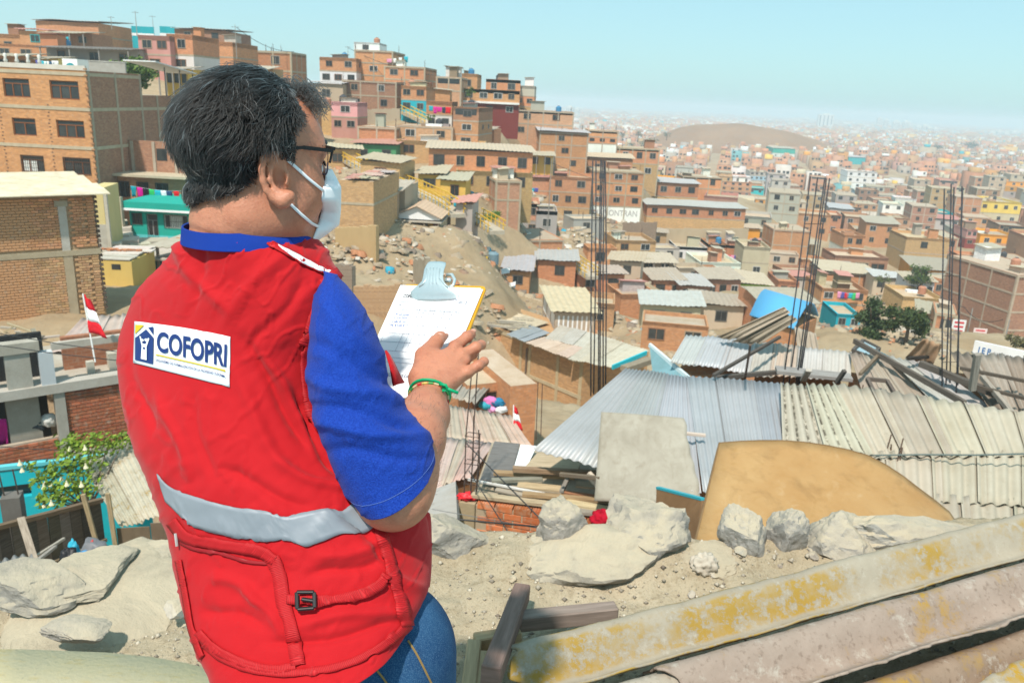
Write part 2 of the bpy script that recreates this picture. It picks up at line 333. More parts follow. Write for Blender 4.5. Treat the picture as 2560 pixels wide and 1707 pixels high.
# ---------------------------------------------------------------- houses of the hillside and the near plain: where each stands and what it looks like
# x0 x1 ytop ybase depth yaw length | wall colours by storey | windows by storey | details | label
HT = '''
-60 60 85 152 112 -3 8|br|2|p|plain brick house at the far end of the hilltop, cut by the photo edge
53 124 78 120 108 -3 6|br|1|cT|small brick hilltop house with a single turquoise window
96 251 55 122 117 -4 9|br,br|0,0|c|large blank-walled brick house crowning the hilltop
125 233 82 120 107 -3 5|bd|2|C|shaded brick terrace under a lean-to roof with washing inside
-20 165 113 160 98 -3 7|br|3|p|long low brick house just below the small turquoise-windowed one
120 350 120 168 95 -3 7|gr|3|C|grey house under a long dark canopy roof on posts
352 430 90 184 96 -4 7|rs,rs|1,2|p|dusty pink rendered house beside the end of the dark canopy
423 487 87 188 97 -5 7|wh,br|1,1|p|brick house with one wide window next to the dusty pink house
440 567 75 135 119 -5 9|bd,bd|1,2|c|dark brick house with a flat overhanging roof behind the turquoise billboards
505 585 105 180 108 -6 8|br,br|1,1|p|pale brick house stepping down to the skyline gap beside the man's hair
418 472 172 226 88 -4 6|ye|3|C|small yellow-walled house half hidden by the back of the man's head
-10 76 138 192 88 -3 6|bp|2|C|low house with a cluttered covered terrace over the big corner block
73 150 145 192 90 -3 6|py|2|C|pale ochre terrace house with clothes on its balcony over the big corner block
640 731 129 225 118 -6 6|br,br|1,1|fR|brick house with pale columns alone on the skyline above the man's hair
800 891 145 212 135 -3 8|wh,br|3,2|p|white house with a brick top storey on the ridge
887 982 127 220 138 -5 9|br,br,br|0,1,0|f|tall bare brick block rising behind the white ridge house
885 949 107 133 140 -5 5|wh|1|p|white rooftop room on top of the tallest ridge block
856 991 203 276 128 -3 9|bd,bd|2,2|f|wide dark brick house in a grid of pale beams below the white ridge house
767 858 209 262 126 -3 6|be|1|c|beige shack with a turquoise tarpaulin edge above the pink house
829 894 256 330 116 -3 6|rs,pk|2,1|p|pink house with one large window
796 830 262 330 117 -3 6|oc|0|p|narrow ochre house squeezed against the pink house
960 1062 167 232 132 -6 9|br,br|1,2|fR|brick ridge house with one boarded window and a long side wall
1003 1065 216 284 121 -6 9|tq,br|2,2|p|brick house with a bright turquoise ground floor
1089 1152 193 262 127 -4 7|bp,bp|1,0|fg|pinkish brick house with a washing-filled gap, left of the long maroon house
1140 1192 185 236 141 -3 7|br|1|pR|small brick skyline house with one square window
1065 1129 254 322 114 -3 6|wh,br|2d,0|p|white-fronted house under a brick balcony of drying clothes
1131 1194 269 370 111 -9 10|br,br,bd|1,1,1|g|tall brick house with a dark slotted side wall
1152 1296 225 290 130 0 8|mr,br|3,4|w|long brick house with a white band over a maroon ground floor
1214 1300 200 236 150 0 8|br|2|pR|brick skyline house with a rooftop pile of timber
894 990 318 368 108 -3 7|br|0|f|orange brick house of two wide blank panels above a green-doored house
884 990 362 414 103 -3 6|gn|2d|c|house with green walls and orange doors under a dark eave
990 1131 316 356 110 -2 7|bp|2|f|long brick house with an awning, beside the two-panel orange house
990 1205 355 402 105 -2 7|oc|3|p|long ochre house with small windows behind the curved brick house
1072 1330 378 436 98 4 9|br|5|c|long brick house with a ragged overhanging roof, curving round the slope
1140 1330 430 482 96 4 8|oc|3|p|ochre lower storey with three curtained windows under the ragged roof house
1045 1108 437 484 90 -2 6|ye|1|c|yellow house with one barred window beside the yellow stairs
1100 1163 452 494 87 -2 6|ye|1d|c|yellow house with a dark door and a pink blanket in front
849 934 452 566 62 -4 9|oc,oc|0,0|k|ochre mud-brick house with rubble and pink sheets on its roof, beside the mask
1139 1180 510 558 76 -8 3|gr|0|c|tiny grey plank outhouse under the yellow stairs
1236 1300 452 548 93 12 7|bp,bp|0,0|f|pinkish brick corner house with a sloping side wall, left of the grey rendered house
1286 1333 215 292 156 -3 9|oc,br,gr|1,2,0|p|beige and brick tower house at the falling end of the ridge
1280 1431 278 345 150 0 9|bp,bp|3,2|f|brick house gridded with pale columns below the beige tower house
1345 1465 332 424 145 3 9|br,br,br|2,1,1|fc|three-storey brick house under a slanting metal roof
1316 1382 385 424 142 3 5|ye|2|C|yellow balcony house with a green awning
1467 1542 327 376 166 0 8|wh,br,br|0,3,0|f|small brick house on a white base at the end of the ridge
1509 1643 371 446 168 0 9|oc,br|3,4|f|wide two-storey brick house with a row of dark windows facing the brown hill
1436 1578 396 446 158 0 8|br|4|c|long brick house with a thin slab roof behind the steel rods
1473 1602 429 545 146 3 9|wh,br,br,br|0,3,3,3|f|four-level brick block with a white painted wall of letters at its foot
1367 1471 443 556 139 -4 9|oc,br,br|1,3,2|p|tall ochre and brick block with dark square windows beside the steel rods
1290 1369 445 508 141 0 8|bp,bp|1,0|c|pinkish brick house with junk on its roof left of the tall ochre block
1280 1345 509 592 120 0 8|gr,bp|2d,2|p|grey rendered house with a balcony and dark doors
1338 1390 528 592 118 0 7|gr|1|p|light grey rendered cube house with one dark window
1600 1740 458 526 172 0 8|oc,br|0,4|c|long brick house with a tall ochre base right of the four-level block
1702 1800 443 500 186 0 8|br,br|0,2|f|orange brick house with pale columns behind the long ochre-based house
1614 1858 518 574 158 2 8|oc,br|0,7|c|very long low brick house with seven windows along the slope
1284 1405 600 694 100 18 9|br,br|0,0|fL|square orange brick house with clotheslines on its open roof
1536 1634 602 670 125 8 8|oc,oc|1,2|pR|brown two-storey house with a cluttered roof right of the steel rods
1595 1680 648 694 117 4 6|co|2|C|low house with a wide porch roof and an orange counter
1685 1763 618 664 150 0 8|wh|3|p|small white house up the slope from the long white house
1745 1847 657 704 134 4 9|wh|2G|p|long white house with a green-glazed window
1767 1810 612 656 149 0 7|br|0|p|small brick rooftop room hung with turquoise cloths
1813 1856 614 658 148 0 7|br|0|p|small brick rooftop room with bright towels on the parapet
1850 1916 618 696 140 -4 8|be,be|1,0|p|beige concrete-framed house with one brick panel
1852 1898 572 596 165 -3 4|og|0|c|bright orange-yellow shed on the bare slope
1630 1705 702 746 105 5 6|br|2|c|low brick house with a dusty roof below the porch house
1700 1772 716 750 103 5 6|bd|2|c|low dark brick house with two big openings in the row below the long white house
1764 1846 700 752 108 5 6|bd|3|c|low brown house at the end of the row below the long white house
1548 1642 736 800 84 12 5|br|0|p|roofless brick enclosure beside the earth yard
1845 1920 712 766 112 -4 7|be,lg|1,0|c|beige house with a bright green band under its roof
1386 1485 782 832 62 6 7|wh|0|cV|white plank shed under a wide beige sheet roof
1258 1322 678 726 85 -3 6|br|1|c|open-fronted brick shack with white awnings
1924 2015 576 652 165 -3 9|br,br|0,0|f|two-storey blank brick house behind the middle steel rods
2102 2153 589 652 170 -3 9|wh,br|2,2|p|brick house whose lower storey is painted white with two small windows
2080 2212 642 694 150 -3 8|bd|3O|p|long brown house with two wide dark openings
2253 2360 596 672 160 -6 10|oc,oc|1,1|p|large blank ochre brick house with one small window
2050 2187 684 740 134 -3 8|br|0|fc|low orange brick house of two panels with a tin roof
2440 2542 505 562 262 -6 18|be,ye|3,4|p|beige hall with a bright yellow panel of windows
2109 2182 430 500 425 -6 14|wh,og,wh,wh,wh|4,4,4,4,4|p|white and orange five-storey building standing out of the plain
2495 2580 455 492 380 -6 14|gr,og,og|4,4,4|p|orange apartment building at the edge of the plain
2503 2640 690 870 92 8 12|bd,bd,bd,bd|0,0,0,0|f|tall windowless brown brick building cut by the photo edge
2262 2328 706 748 119 -10 6|wh|3d|c|low white house with brown doors above a brick wall
2250 2352 745 790 112 -6 8|oc|0|p|plain ochre brick house under the low white house
2412 2514 806 856 97 -12 7|br|2|p|orange brick house with dark ground-floor openings near the red sign
2455 2508 764 808 106 -10 6|oc|1|c|small ochre house with a grey side under a dusty roof
2440 2502 700 760 122 -10 7|wh,bp|2,0|p|pinkish brick house over a white ground floor near the photo edge
2407 2540 686 730 134 -8 8|br|0|p|long blank brick wall house above the pinkish one
2470 2580 652 690 152 -8 9|br|0|f|orange brick house with a white parapet near the photo edge
2445 2537 588 620 205 -8 12|og|3|p|orange stepped building in the plain
2410 2436 575 616 200 -8 9|mr,rs|1,2|p|dark red narrow house next to the orange stepped building
2045 2158 724 796 104 -4 8|br,br|0,3|p|brick house with wide dark windows behind the dark green trees
1940 1992 704 752 118 -4 7|br|2|p|brick house with dark tarpaulins left of the dark green trees
2327 2382 786 842 86 -24 6|br|1|f|brick house with pale corner columns beside the sloping street
2289 2332 784 824 92 -24 5|oc|1|c|mud-brick yard house at the top of the sloping street
2086 2146 787 826 74 -5 5|tq|2|p|bright turquoise house half hidden by the trees
2216 2268 545 590 235 -8 10|br,bp|2,2|p|brick house with white roof rails in the middle of the plain
2132 2190 510 545 290 -8 12|wh,br|0,3|f|brick house with tall white side panels in the plain
1800 1876 455 490 330 -6 12|bd,br,br|4,4,4|p|brown three-storey block with rows of square openings near the brown hill
1872 1918 430 462 400 -6 14|gr,lb,gr|4,4,4|p|pale grey-blue apartment block near the brown hill
1930 1985 372 396 640 -6 30|wh,tl|3,0|c|white hall with a teal roof at the foot of the brown hill
2120 2165 394 408 620 -6 26|tq|0|c|low turquoise-roofed hall beyond the brown hill
'''
HOUSES = []
for ln in HT.strip().split('\n'):
    a, cols, wins, fl, lab = ln.split('|'); x0, x1, yt, yb, d, yaw, L = map(float, a.split())
    HOUSES.append(dict(x0=x0, x1=x1, yt=yt, yb=yb, d=d, yaw=math.radians(yaw), L=L, cols=cols.split(','), wins=wins.split(','), fl=fl, lab=lab))
def solve_house(h):
    B = P((h['x0'] + h['x1']) / 2, h['yb'], h['d']); ca, sa = math.cos(h['yaw']), math.sin(h['yaw'])
    w = 10.0
    for _ in range(4):
        dx = Vector((ca, sa, 0)) * w / 2; span = proj(B + dx)[0] - proj(B - dx)[0]; w *= (h['x1'] - h['x0']) / max(span, 1e-3)
    H = 5.0
    for _ in range(4):
        sp = h['yb'] - proj(B + Vector((0, 0, H)))[1]; H *= (h['yb'] - h['yt']) / max(sp, 1e-3)
    h.update(B=B, w=w, H=H)
for h in HOUSES: solve_house(h)
# ---------------------------------------------------------------- ground: one sheet through the house bases, out to the horizon
_cp = []
for h in HOUSES:
    b = h['B']; n = Vector((-math.sin(h['yaw']), math.cos(h['yaw']), 0))
    if h['lab'].startswith('white rooftop room'): continue
    _cp.append((b.x, b.y, b.z - .7)); q = b + n * h['L']; _cp.append((q.x, q.y, b.z - .3))
for x, y, d in ((940, 700, 55), (900, 600, 62), (1000, 720, 54), (880, 780, 47), (1100, 560, 72), (1060, 510, 80), (1150, 690, 66), (1480, 740, 80), (1560, 690, 96), (1500, 620, 118), (1700, 610, 150),
                (1900, 740, 90), (2290, 850, 58), (2250, 830, 64), (2480, 880, 62), (470, 600, 56), (330, 640, 52), (380, 665, 46), (335, 606, 54), (430, 606, 54), (400, 640, 48), (300, 650, 46), (270, 600, 50), (300, 780, 32), (100, 800, 30),
                (960, 420, 92), (1010, 480, 86), (930, 290, 124), (1180, 470, 92), (1450, 560, 122), (620, 420, 90), (700, 560, 70), (2400, 870, 66), (2540, 860, 70)):
    q = P(x, y, d); _cp.append((q.x, q.y, q.z))
for x, y, zr in ((1190, 800, -23), (1460, 906, -23), (1622, 877, -20), (1300, 780, -20), (1330, 1050, -22), (1640, 850, -19.5), (1600, 800, -21), (1680, 840, -19), (1250, 960, -18.5), (1200, 1000, -17), (1100, 1000, -15)):
    q = PZ(x, y, zr); _cp.append((q.x, q.y, q.z))
for x, y, z in ((-1, 4.6, 38.5), (3, 4.5, 38), (8, 6, 37), (-5, 4.6, 38), (-10, 10, 35.5), (-3, 9, 36.5), (0, 9, 37), (5, 11, 36.8), (11, 13, 36), (4, 17, 36), (10, 19, 35), (0, 15, 35.5), (-7, 15, 34), (-14, 20, 31.5), (-10, 18, 32), (-12, 23, 31.5), (-5, 22, 30.5), (3, 26, 30), (10, 28, 31),
                (17, 30, 31), (24, 34, 29), (-20, 5, 40), (20, 8, 38), (40, 20, 30), (70, 40, 22), (120, 80, 12), (-60, 20, 40), (-120, 60, 45)):
    _cp.append((x, y, z))
for y in (480, 700, 1000, 1600, 2600, 4000, 6600):
    for k in range(-8, 13): _cp.append((k * y * .12, y, 0.0))
for x, y, z in ((-60, 190, 26), (-30, 210, 14), (0, 240, 8), (40, 260, 4), (80, 300, 3), (130, 330, 2), (-120, 180, 40), (-150, 300, 20), (-60, 300, 6), (150, 240, 8), (200, 300, 3), (220, 180, 8), (0, 330, 2)): _cp.append((x, y, z))
_cp = np.array(_cp)
def T(x, y, k=9):
    """ground height by inverse distance, distances measured relative to how far off the spot is"""
    x = np.atleast_1d(np.asarray(x, float)); y = np.atleast_1d(np.asarray(y, float)); out = np.empty(x.shape)
    for s in range(0, x.size, 4000):
        X = x.ravel()[s:s + 4000, None]; Y = y.ravel()[s:s + 4000, None]
        d2 = (X - _cp[:, 0]) ** 2 + (Y - _cp[:, 1]) ** 2
        idx = np.argpartition(d2, k, axis=1)[:, :k]; dd = np.take_along_axis(d2, idx, 1)
        sm = (X ** 2 + Y ** 2) * .0012 + .4
        dm = dd.max(1, keepdims=True)
        w = (1 / (dd + sm) ** 1.5) * np.clip(1 - dd / dm, 0, 1) ** .7
        out.ravel()[s:s + 4000] = (w * _cp[idx, 2]).sum(1) / w.sum(1)
    return out
def Tz(x, y): return float(T(x, y)[0])
_az = np.radians(np.linspace(-64, 64, 420)); _rr = np.concatenate([np.geomspace(4.2, 300, 330), np.geomspace(306, 6600, 90)])
_A, _RR = np.meshgrid(_az, _rr); _X = np.sin(_A) * _RR; _Y = np.cos(_A) * _RR
_Z = T(_X.ravel(), _Y.ravel()).reshape(_X.shape)
_rough = np.clip(_RR / 60, .25, 1) * np.clip((420 - _RR) / 150, 0, 1)
_Z += fbm(_X, _Y, .21, 4, 3) * .6 * _rough + fbm(_X, _Y, 1.3, 3, 9) * .22 * np.clip((120 - _RR) / 60, 0, 1)
put('ground', grid_mesh('ground', np.stack([_X, _Y, _Z], -1), len(_az), len(_rr), mat('soil')))['kind'] = 'structure'
# bare brown hill standing in the plain
_hc = P(1845, 388, 860)
_hx, _hy = np.meshgrid(np.linspace(-170, 200, 110), np.linspace(-120, 160, 90))
_hg = 35 * np.exp(-((_hx / (90 + 25 * (_hx > 0))) ** 2 + (_hy / 75) ** 2) * .9) + 7 * np.exp(-((_hx + 62) / 30) ** 2 - (_hy / 50) ** 2)
_hz = _hg + fbm(_hx, _hy, .03, 4, 21) * 3.5 * np.clip(_hg / 12, 0, 1) + _hc.z - 3.5
hill = put('brown_hill', grid_mesh('brown_hill', np.stack([_hx + _hc.x, _hy + _hc.y, _hz], -1), 110, 90, mat('hill'))); hill['kind'] = 'structure'
# ---------------------------------------------------------------- house builder
def unit_window():
    m = MB(); m.cur = 0
    m.box(-.5, -.44, -.05, 0, -.5, .5, 'b'); m.box(.44, .5, -.05, 0, -.5, .5, 'b'); m.box(-.44, .44, -.05, 0, .42, .5, 'blr'); m.box(-.44, .44, -.06, 0, -.5, -.43, 'blr'); m.box(-.02, .02, -.03, 0, -.43, .42, 'btd')
    m.cur = 1; m.face([(-.44, -.012, -.43), (.44, -.012, -.43), (.44, -.012, .42), (-.44, -.012, .42)])
    o = m.build('window', [mat('frame'), mat('glass')]); me = o.data; bpy.data.objects.remove(o); return me
WIN = unit_window()
FRC = [(.26, .13, .07), (.30, .27, .23), (.08, .07, .06), (.34, .25, .17), (.13, .12, .11), (.48, .46, .43)]
def jit(c, a=.12):
    s = 1 + random.uniform(-a, a); return tuple(min(.85, max(.004, v * s * (1 + random.uniform(-a, a) * .35))) for v in c)
def add_window(t, x, z, w, h, y=0.0, name='window', rz=0.0):
    o = put(name, WIN, t, random.choice(FRC)); o.location = (x, y, z); o.scale = (w, 1, h); o.rotation_euler.z = rz; return o
def tank(loc, label, group='rooftop water tanks'):
    m = MB(); m.tube([(0, 0, 0), (0, 0, .05), (0, 0, .95), (0, 0, 1.12), (0, 0, 1.2)], [.5, .55, .55, .35, .18], 12)
    o = m.build('water_tank', mat('plastic'), None, random.choice([(.05, .05, .055), (.04, .2, .38), (.45, .2, .12)])); o.location = loc
    lid = MB().tube([(0, 0, 1.2), (0, 0, 1.27)], [.2, .2], 10).build('lid', mat('plastic'), o, (.1, .1, .1))
    return tag(o, label, 'water tank', group)
CLC = [(.02, .35, .42), (.6, .02, .25), (.03, .04, .06), (.06, .5, .14), (.03, .4, .5), (.75, .75, .75), (.03, .08, .16), (.65, .02, .03), (.75, .3, .45), (.8, .8, .75), (.1, .1, .35)]
def corrug(m, A, B, C, D, pitch=.18, amp=.02, seg=6, nv=2, sag=0.0, thick=0.004, endw=0.0):
    """one corrugated sheet: A-B lower edge across the waves, D-C upper edge; appended to m"""
    A, B, C, D = map(Vector, (A, B, C, D)); w = ((B - A).length + (C - D).length) / 2; L = ((D - A).length + (C - B).length) / 2
    n = (B - A).cross(D - A).normalized(); nw = max(2, int(round(w / pitch))); nu = nw * seg
    base = len(m.v); s0 = random.random() * 50
    for j in range(nv + 1):
        v = j / nv
        for i in range(nu + 1):
            u = i / nu; p = (A * (1 - u) + B * u) * (1 - v) + (D * (1 - u) + C * u) * v
            z = math.cos(i / seg * 2 * math.pi) * amp - sag * math.sin(v * math.pi) + endw * mnoise.noise(Vector((u * 2.5 + s0, v * 2.0, s0)))
            m.v.append(tuple(p + n * z))
    for j in range(nv):
        for i in range(nu):
            a = base + j * (nu + 1) + i; m.f.append((a, a + 1, a + nu + 2, a + nu + 1)); m.mi.append(m.cur)
            m.uv += [(i / nu * w, j / nv * L), ((i + 1) / nu * w, j / nv * L), ((i + 1) / nu * w, (j + 1) / nv * L), (i / nu * w, (j + 1) / nv * L)]
    return m
def solid(o, t):
    md = o.modifiers.new('thickness', 'SOLIDIFY'); md.thickness = t; md.offset = 0; return o
def build_house(h, far=False):
    B, w, H, L = h['B'], h['w'], h['H'], h['L']; fl = h['fl']; ns = len(h['cols'])
    t = thing(h.get('name', 'house'), h['lab'], 'house', B, h['yaw'], h.get('group'))
    sh = H / ns; x0, x1 = -w / 2, w / 2; cols = [jit(CN[c], .17) for c in h['cols']]; brickish = [c in ('br', 'bd', 'bp', 'oc') for c in h['cols']]
    same = len(set(h['cols'])) == 1
    down = h.get('down', 0.5 if h['lab'].startswith('white rooftop') else 3.5)
    runs = [(0, ns)] if same else [(i, i + 1) for i in range(ns)]
    for a, b in runs:
        m = MB().box(x0, x1, 0, L, a * sh - (down if a == 0 else 0), b * sh, 'td' if b == ns else 'd')
        m.build('wall', mat('brick' if brickish[a] else 'plaster'), t, cols[a])
    pz = H; opengap = 'g' in fl
    if 'p' in fl or 'f' in fl or 'g' in fl or 'R' in fl or 'w' in fl:
        pz = H - (.55 if H > 2.4 else .3)
        m = MB(); e = .14          # parapet inner faces and top, slab inside
        for bx in ((x0, x1, 0, e), (x0, x1, L - e, L), (x0, x0 + e, e, L - e), (x1 - e, x1, e, L - e)): m.box(bx[0], bx[1], bx[2], bx[3], pz, H + .03)
        m.build('parapet', mat('brick' if brickish[-1] else 'plaster'), t, jit(cols[-1], .05))
    MB().box(x0 + .02, x1 - .02, .02, L - .02, pz - .12, pz + .0, 'd').build('roof', mat('roof'), t, jit(CN['be' if random.random() < .6 else 'co']))
    if 'c' in fl:
        m = MB(); o = .45; s = random.uniform(.1, .45) * random.choice((1, -1))
        m.cur = 0; corrug(m, (x0 - o, -o, H + .14 - min(s, 0) * .3), (x1 + o, -o, H + .14 + max(s, 0) * .3), (x1 + o, L + o * .3, H + .16 + max(s, 0) + .2), (x0 - o, L + o * .3, H + .16 - min(s, 0) + .2), .5, .035, 4, 2, 0, endw=.12)
        solid(m.build('roof_sheet', mat('sheet'), t, jit(random.choice([CN['be'], CN['co'], CN['rs'], (.45, .43, .42)]))), .03)
    if 'C' in fl:
        m = MB(); corrug(m, (x0 - .3, -1.9, H - .25), (x1 + .3, -1.9, H - .1), (x1 + .3, L * .6, H + .35), (x0 - .3, L * .6, H + .25), .5, .03, 4, 2, 0, endw=.08)
        solid(m.build('canopy', mat('sheet'), t, (.16, .14, .125) if 'dark' in h['lab'] else jit(CN['co'])), .05)
        for k in range(4):
            xx = x0 + (x1 - x0) * (k + .1) / 3.2; MB().box(xx - .06, xx + .06, -1.8, -1.68, -down, H - .2).build('post', mat('plaster'), t, (.3, .27, .24))
    if 'k' in fl:       # rubble and old sheets weighing the roof down
        for k in range(16):
            a, b = random.uniform(x0, x1 - .8), random.uniform(-.4, L - 1.2); an = random.uniform(-.5, .5); s = random.uniform(.5, 1.3)
            m = MB(); corrug(m, (a, b, H + .05 + k * .012), (a + s, b + an * .3, H + .1 + k * .012), (a + s, b + 1.3, H + .12 + k * .012), (a, b + 1.3, H + .1 + k * .012), .3, .02, 4, 1)
            solid(m.build('roof_sheet', mat('sheet'), t, jit(random.choice([CN['rs'], (.5, .36, .3), CN['be'], (.45, .4, .36)]))), .03)
    cc = jit((.46, .38, .28), .08)
    if 'f' in fl or 'V' in fl:
        nb = max(2, int(round(w / 3.0)))
        if 'V' in fl: nb = 8
        for i in range(nb + 1):
            xx = x0 + (w - .22) * i / nb; MB().box(xx, xx + .22, -.03, .0, -down, H + .02, 'bd').build('column', mat('concrete'), t, cc)
        ys = L / 3
        for i in range(4):
            for sx, s0 in ((x1, ''), (x0 - .03, '')):
                MB().box(sx, sx + .03, i * (L - .22) / 3, i * (L - .22) / 3 + .22, -down, H + .02, 'd').build('column', mat('concrete'), t, cc)
        for i in range(1 if ns > 1 else 0, ns + 1):
            MB().box(x0 - .036, x1 + .036, -.036, L, i * sh - .24, i * sh - .02, 'd').build('beam', mat('concrete'), t, cc) if i == ns else MB().box(x0 - .036, x1 + .036, -.036, L, i * sh - .12, i * sh + .1).build('beam', mat('concrete'), t, cc)
    elif ns > 1 and not far:
        for i in range(1, ns):
            MB().box(x0 - .03, x1 + .03, -.03, L, i * sh - .1, i * sh + .09).build('beam', mat('concrete'), t, cc)
    if 'w' in fl: MB().box(x0 - .05, x1 + .05, -.5, 0, sh - .12, sh + .2, '').build('balcony_band', mat('plaster'), t, CN['wh'])
    if 'R' in fl or 'f' in fl:
        for k in range(random.randint(2, 4)):
            xx = random.choice((x0 + .12, x1 - .12, 0, x0 + w * .3)); yy = random.choice((.1, L - .15, L * .5)); m = MB()
            for q in range(4): m.bar((xx + .07 * (q % 2), yy + .07 * (q // 2), H), (xx + .07 * (q % 2) + random.uniform(-.08, .08), yy + .07 * (q // 2), H + random.uniform(.6, 1.3)), .025)
            m.build('rebar', mat('metal'), t, (.13, .08, .06))
    if 'g' in fl:
        m = MB().face([(x0 + .3, -.02, H - 1.0), (x1 - .3, -.02, H - 1.0), (x1 - .3, -.02, H - .2), (x0 + .3, -.02, H - .2)]); m.build('terrace_opening', mat('glass'), t)
    for s, wn_ in enumerate(h['wins']):
        dflag = 'd' in wn_; n = int(''.join(c for c in wn_ if c.isdigit()) or 0)
        if not n: continue
        wh_ = min(1.25, sh * .46); zc = s * sh + sh * .56; big = 'O' in wn_
        for k in range(n):
            x = x0 + w * (k + .5 + random.uniform(-.08, .08)) / n; ww = min(random.uniform(1.0, 1.5), w / n * .62)
            if dflag and k == 0:
                dh = min(2.05, sh * .76); o = add_window(t, x, s * sh + dh / 2 + .02, min(.95, w / n * .6), dh, -.004, 'door'); o.color = (*random.choice([(.25, .1, .05), (.1, .08, .07), (.4, .2, .05)]), 1)
            else:
                if big: o = add_window(t, x, s * sh + sh * .4, w / n * .8, sh * .7, -.004)
                else: o = add_window(t, x, zc, ww, wh_, -.004)
                if 'T' in fl or 'G' in wn_ and k == n - 1: o.color = (.02, .4, .42, 1)
        if L > 7 and random.random() < .5 and not far:
            for k in range(random.randint(1, 2)): add_window(t, x1, zc, .8, wh_ * .8, L * (.3 + .4 * k) , rz=math.pi / 2)
    if not far and L > 4 and h['H'] > 2 and not any(c in fl for c in 'cCk'):
        for k in range(random.randint(1, 3)):       # half-built rooms, lean-tos and junk that crowd the flat roofs
            rw, rl, rh = random.uniform(.9, 2.6), random.uniform(.8, 2.2), random.choice((.35, .6, 1.1, 1.7, 2.2)); rx = random.uniform(x0 + .3, max(x0 + .4, x1 - rw - .3)); ry = random.uniform(.4, max(.5, L - rl - .4)); c = jit(random.choice([CN['br'], CN['bd'], CN['be'], CN['gr'], (.3, .22, .15), CN['wh']]), .2)
            MB().box(rx, rx + rw, ry, ry + rl, pz, pz + rh, 'd').build('roof_room' if rh > 1 else 'roof_junk', mat('brick' if rh > 1 and random.random() < .6 else 'plaster'), t, c)
            if rh > 1: MB().obox((rx + rw / 2, ry + rl / 2 - .1, pz + rh + .05), (rw * .62, 0, random.uniform(-.1, .1)), (0, rl * .65, random.uniform(-.1, .1)), (0, 0, .025)).build('roof_sheet', mat('sheet'), t, jit(CN[random.choice(['co', 'be', 'rs'])]))
    h['t'] = t; return t
for h in HOUSES: build_house(h)
# ---------------------------------------------------------------- haze: the dusty air over the plain
hz = MB().box(-6800, 6800, -300, 6900, -6, 66).build('haze'); hz['kind'] = 'stuff'
_hm = bpy.data.materials.new('dusty_air'); _hm.use_nodes = True; _t = _hm.node_tree; _t.nodes.remove(_t.nodes['Principled BSDF'])
_pv = _t.nodes.new('ShaderNodeVolumePrincipled'); _t.links.new(_pv.outputs[0], _t.nodes['Material Output'].inputs['Volume'])
_pv.inputs['Color'].default_value = (.76, .91, 1.0, 1); _pv.inputs['Density'].default_value = 5.3e-4; _pv.inputs['Anisotropy'].default_value = 0.0
hz.data.materials.append(_hm)
# ---------------------------------------------------------------- small houses between the big ones
RECT = []
for h in HOUSES: RECT.append((h['x0'], h['x1'], h['yt'], h['yb'], h['d'], h['B'].x, h['B'].y, max(h['w'], h['L'])))
def clash(B, w, H, L, strict=.22):
    x, y, d = proj(B); x0, x1 = x - w / 2 * FPX / d, x + w / 2 * FPX / d; yt = proj(B + Vector((0, 0, H)))[1]
    for a0, a1, b0, b1, dd, bx, by, s in RECT:
        if (bx - B.x) ** 2 + (by - B.y) ** 2 < ((s + max(w, L)) * .46) ** 2: return True
        ox = min(a1, x1) - max(a0, x0); oy = min(b1, y) - max(b0, yt)
        if ox > 0 and oy > 0:
            if d < dd and ox * oy > strict * (a1 - a0) * (b1 - b0): return True
    return False
LAND = [(h['lab'], h['B'], h['d']) for h in HOUSES if len(h['lab'].split()) <= 9]
WN = {'br': 'orange brick', 'bd': 'dark brown brick', 'bp': 'pinkish brick', 'oc': 'ochre brick', 'gr': 'grey rendered', 'wh': 'white', 'be': 'beige', 'ye': 'yellow', 'tq': 'turquoise', 'cr': 'cream', 'lb': 'pale blue', 'rs': 'dusty pink', 'og': 'orange painted'}
ORD = ['', 'two-storey ', 'three-storey ', 'four-storey ']; USED = {}
def auto_label(B, d, c, ns, fl):
    best = sorted(LAND, key=lambda q: (q[1] - B).length)
    feats = {'c': ' with a tin roof', 'f': ' with pale columns', 'R': ' with rods on its roof', 'p': '', 'g': ' with a dark top gap'}
    ft = ''.join(v for k, v in feats.items() if k in fl)
    x = proj(B)[0]
    for k, (lab, q, dd) in enumerate(best[:5]):
        dx = x - proj(q)[0]; rel = ('behind the ' if d > dd else 'in front of the ') if abs(dx) < 90 else ('right of the ' if dx > 0 else 'left of the ')
        for own in (ORD[ns - 1] + WN[c] + ' house' + ft + ' ', ORD[ns - 1] + WN[c] + ' house '):
            L = own + rel + lab
            if len(L.split()) <= 16 and L not in USED: USED[L] = 1; return L, None
    L = ORD[ns - 1] + WN[c] + ' house packed among many alike on the crowded plain'
    return L, 'look-alike ' + WN[c] + ' houses crowding the plain'
def small_house(B, w, H, L, yaw, c, ns, fl, far=False):
    wins = [str(max(1, int(w / 2.6))) if random.random() < .85 else '0' for _ in range(ns)]
    lab, grp = auto_label(B, proj(B)[2], c, ns, fl)
    h = dict(B=B, w=w, H=H, L=L, yaw=yaw, cols=[c] * ns, wins=wins, fl=fl, lab=lab, down=2.2)
    if grp: h['group'] = grp
    build_house(h, far=True); x, y, d = proj(B); hw = w / 2 * FPX / d
    RECT.append((x - hw, x + hw, proj(B + Vector((0, 0, H)))[1], y, d, B.x, B.y, max(w, L)))
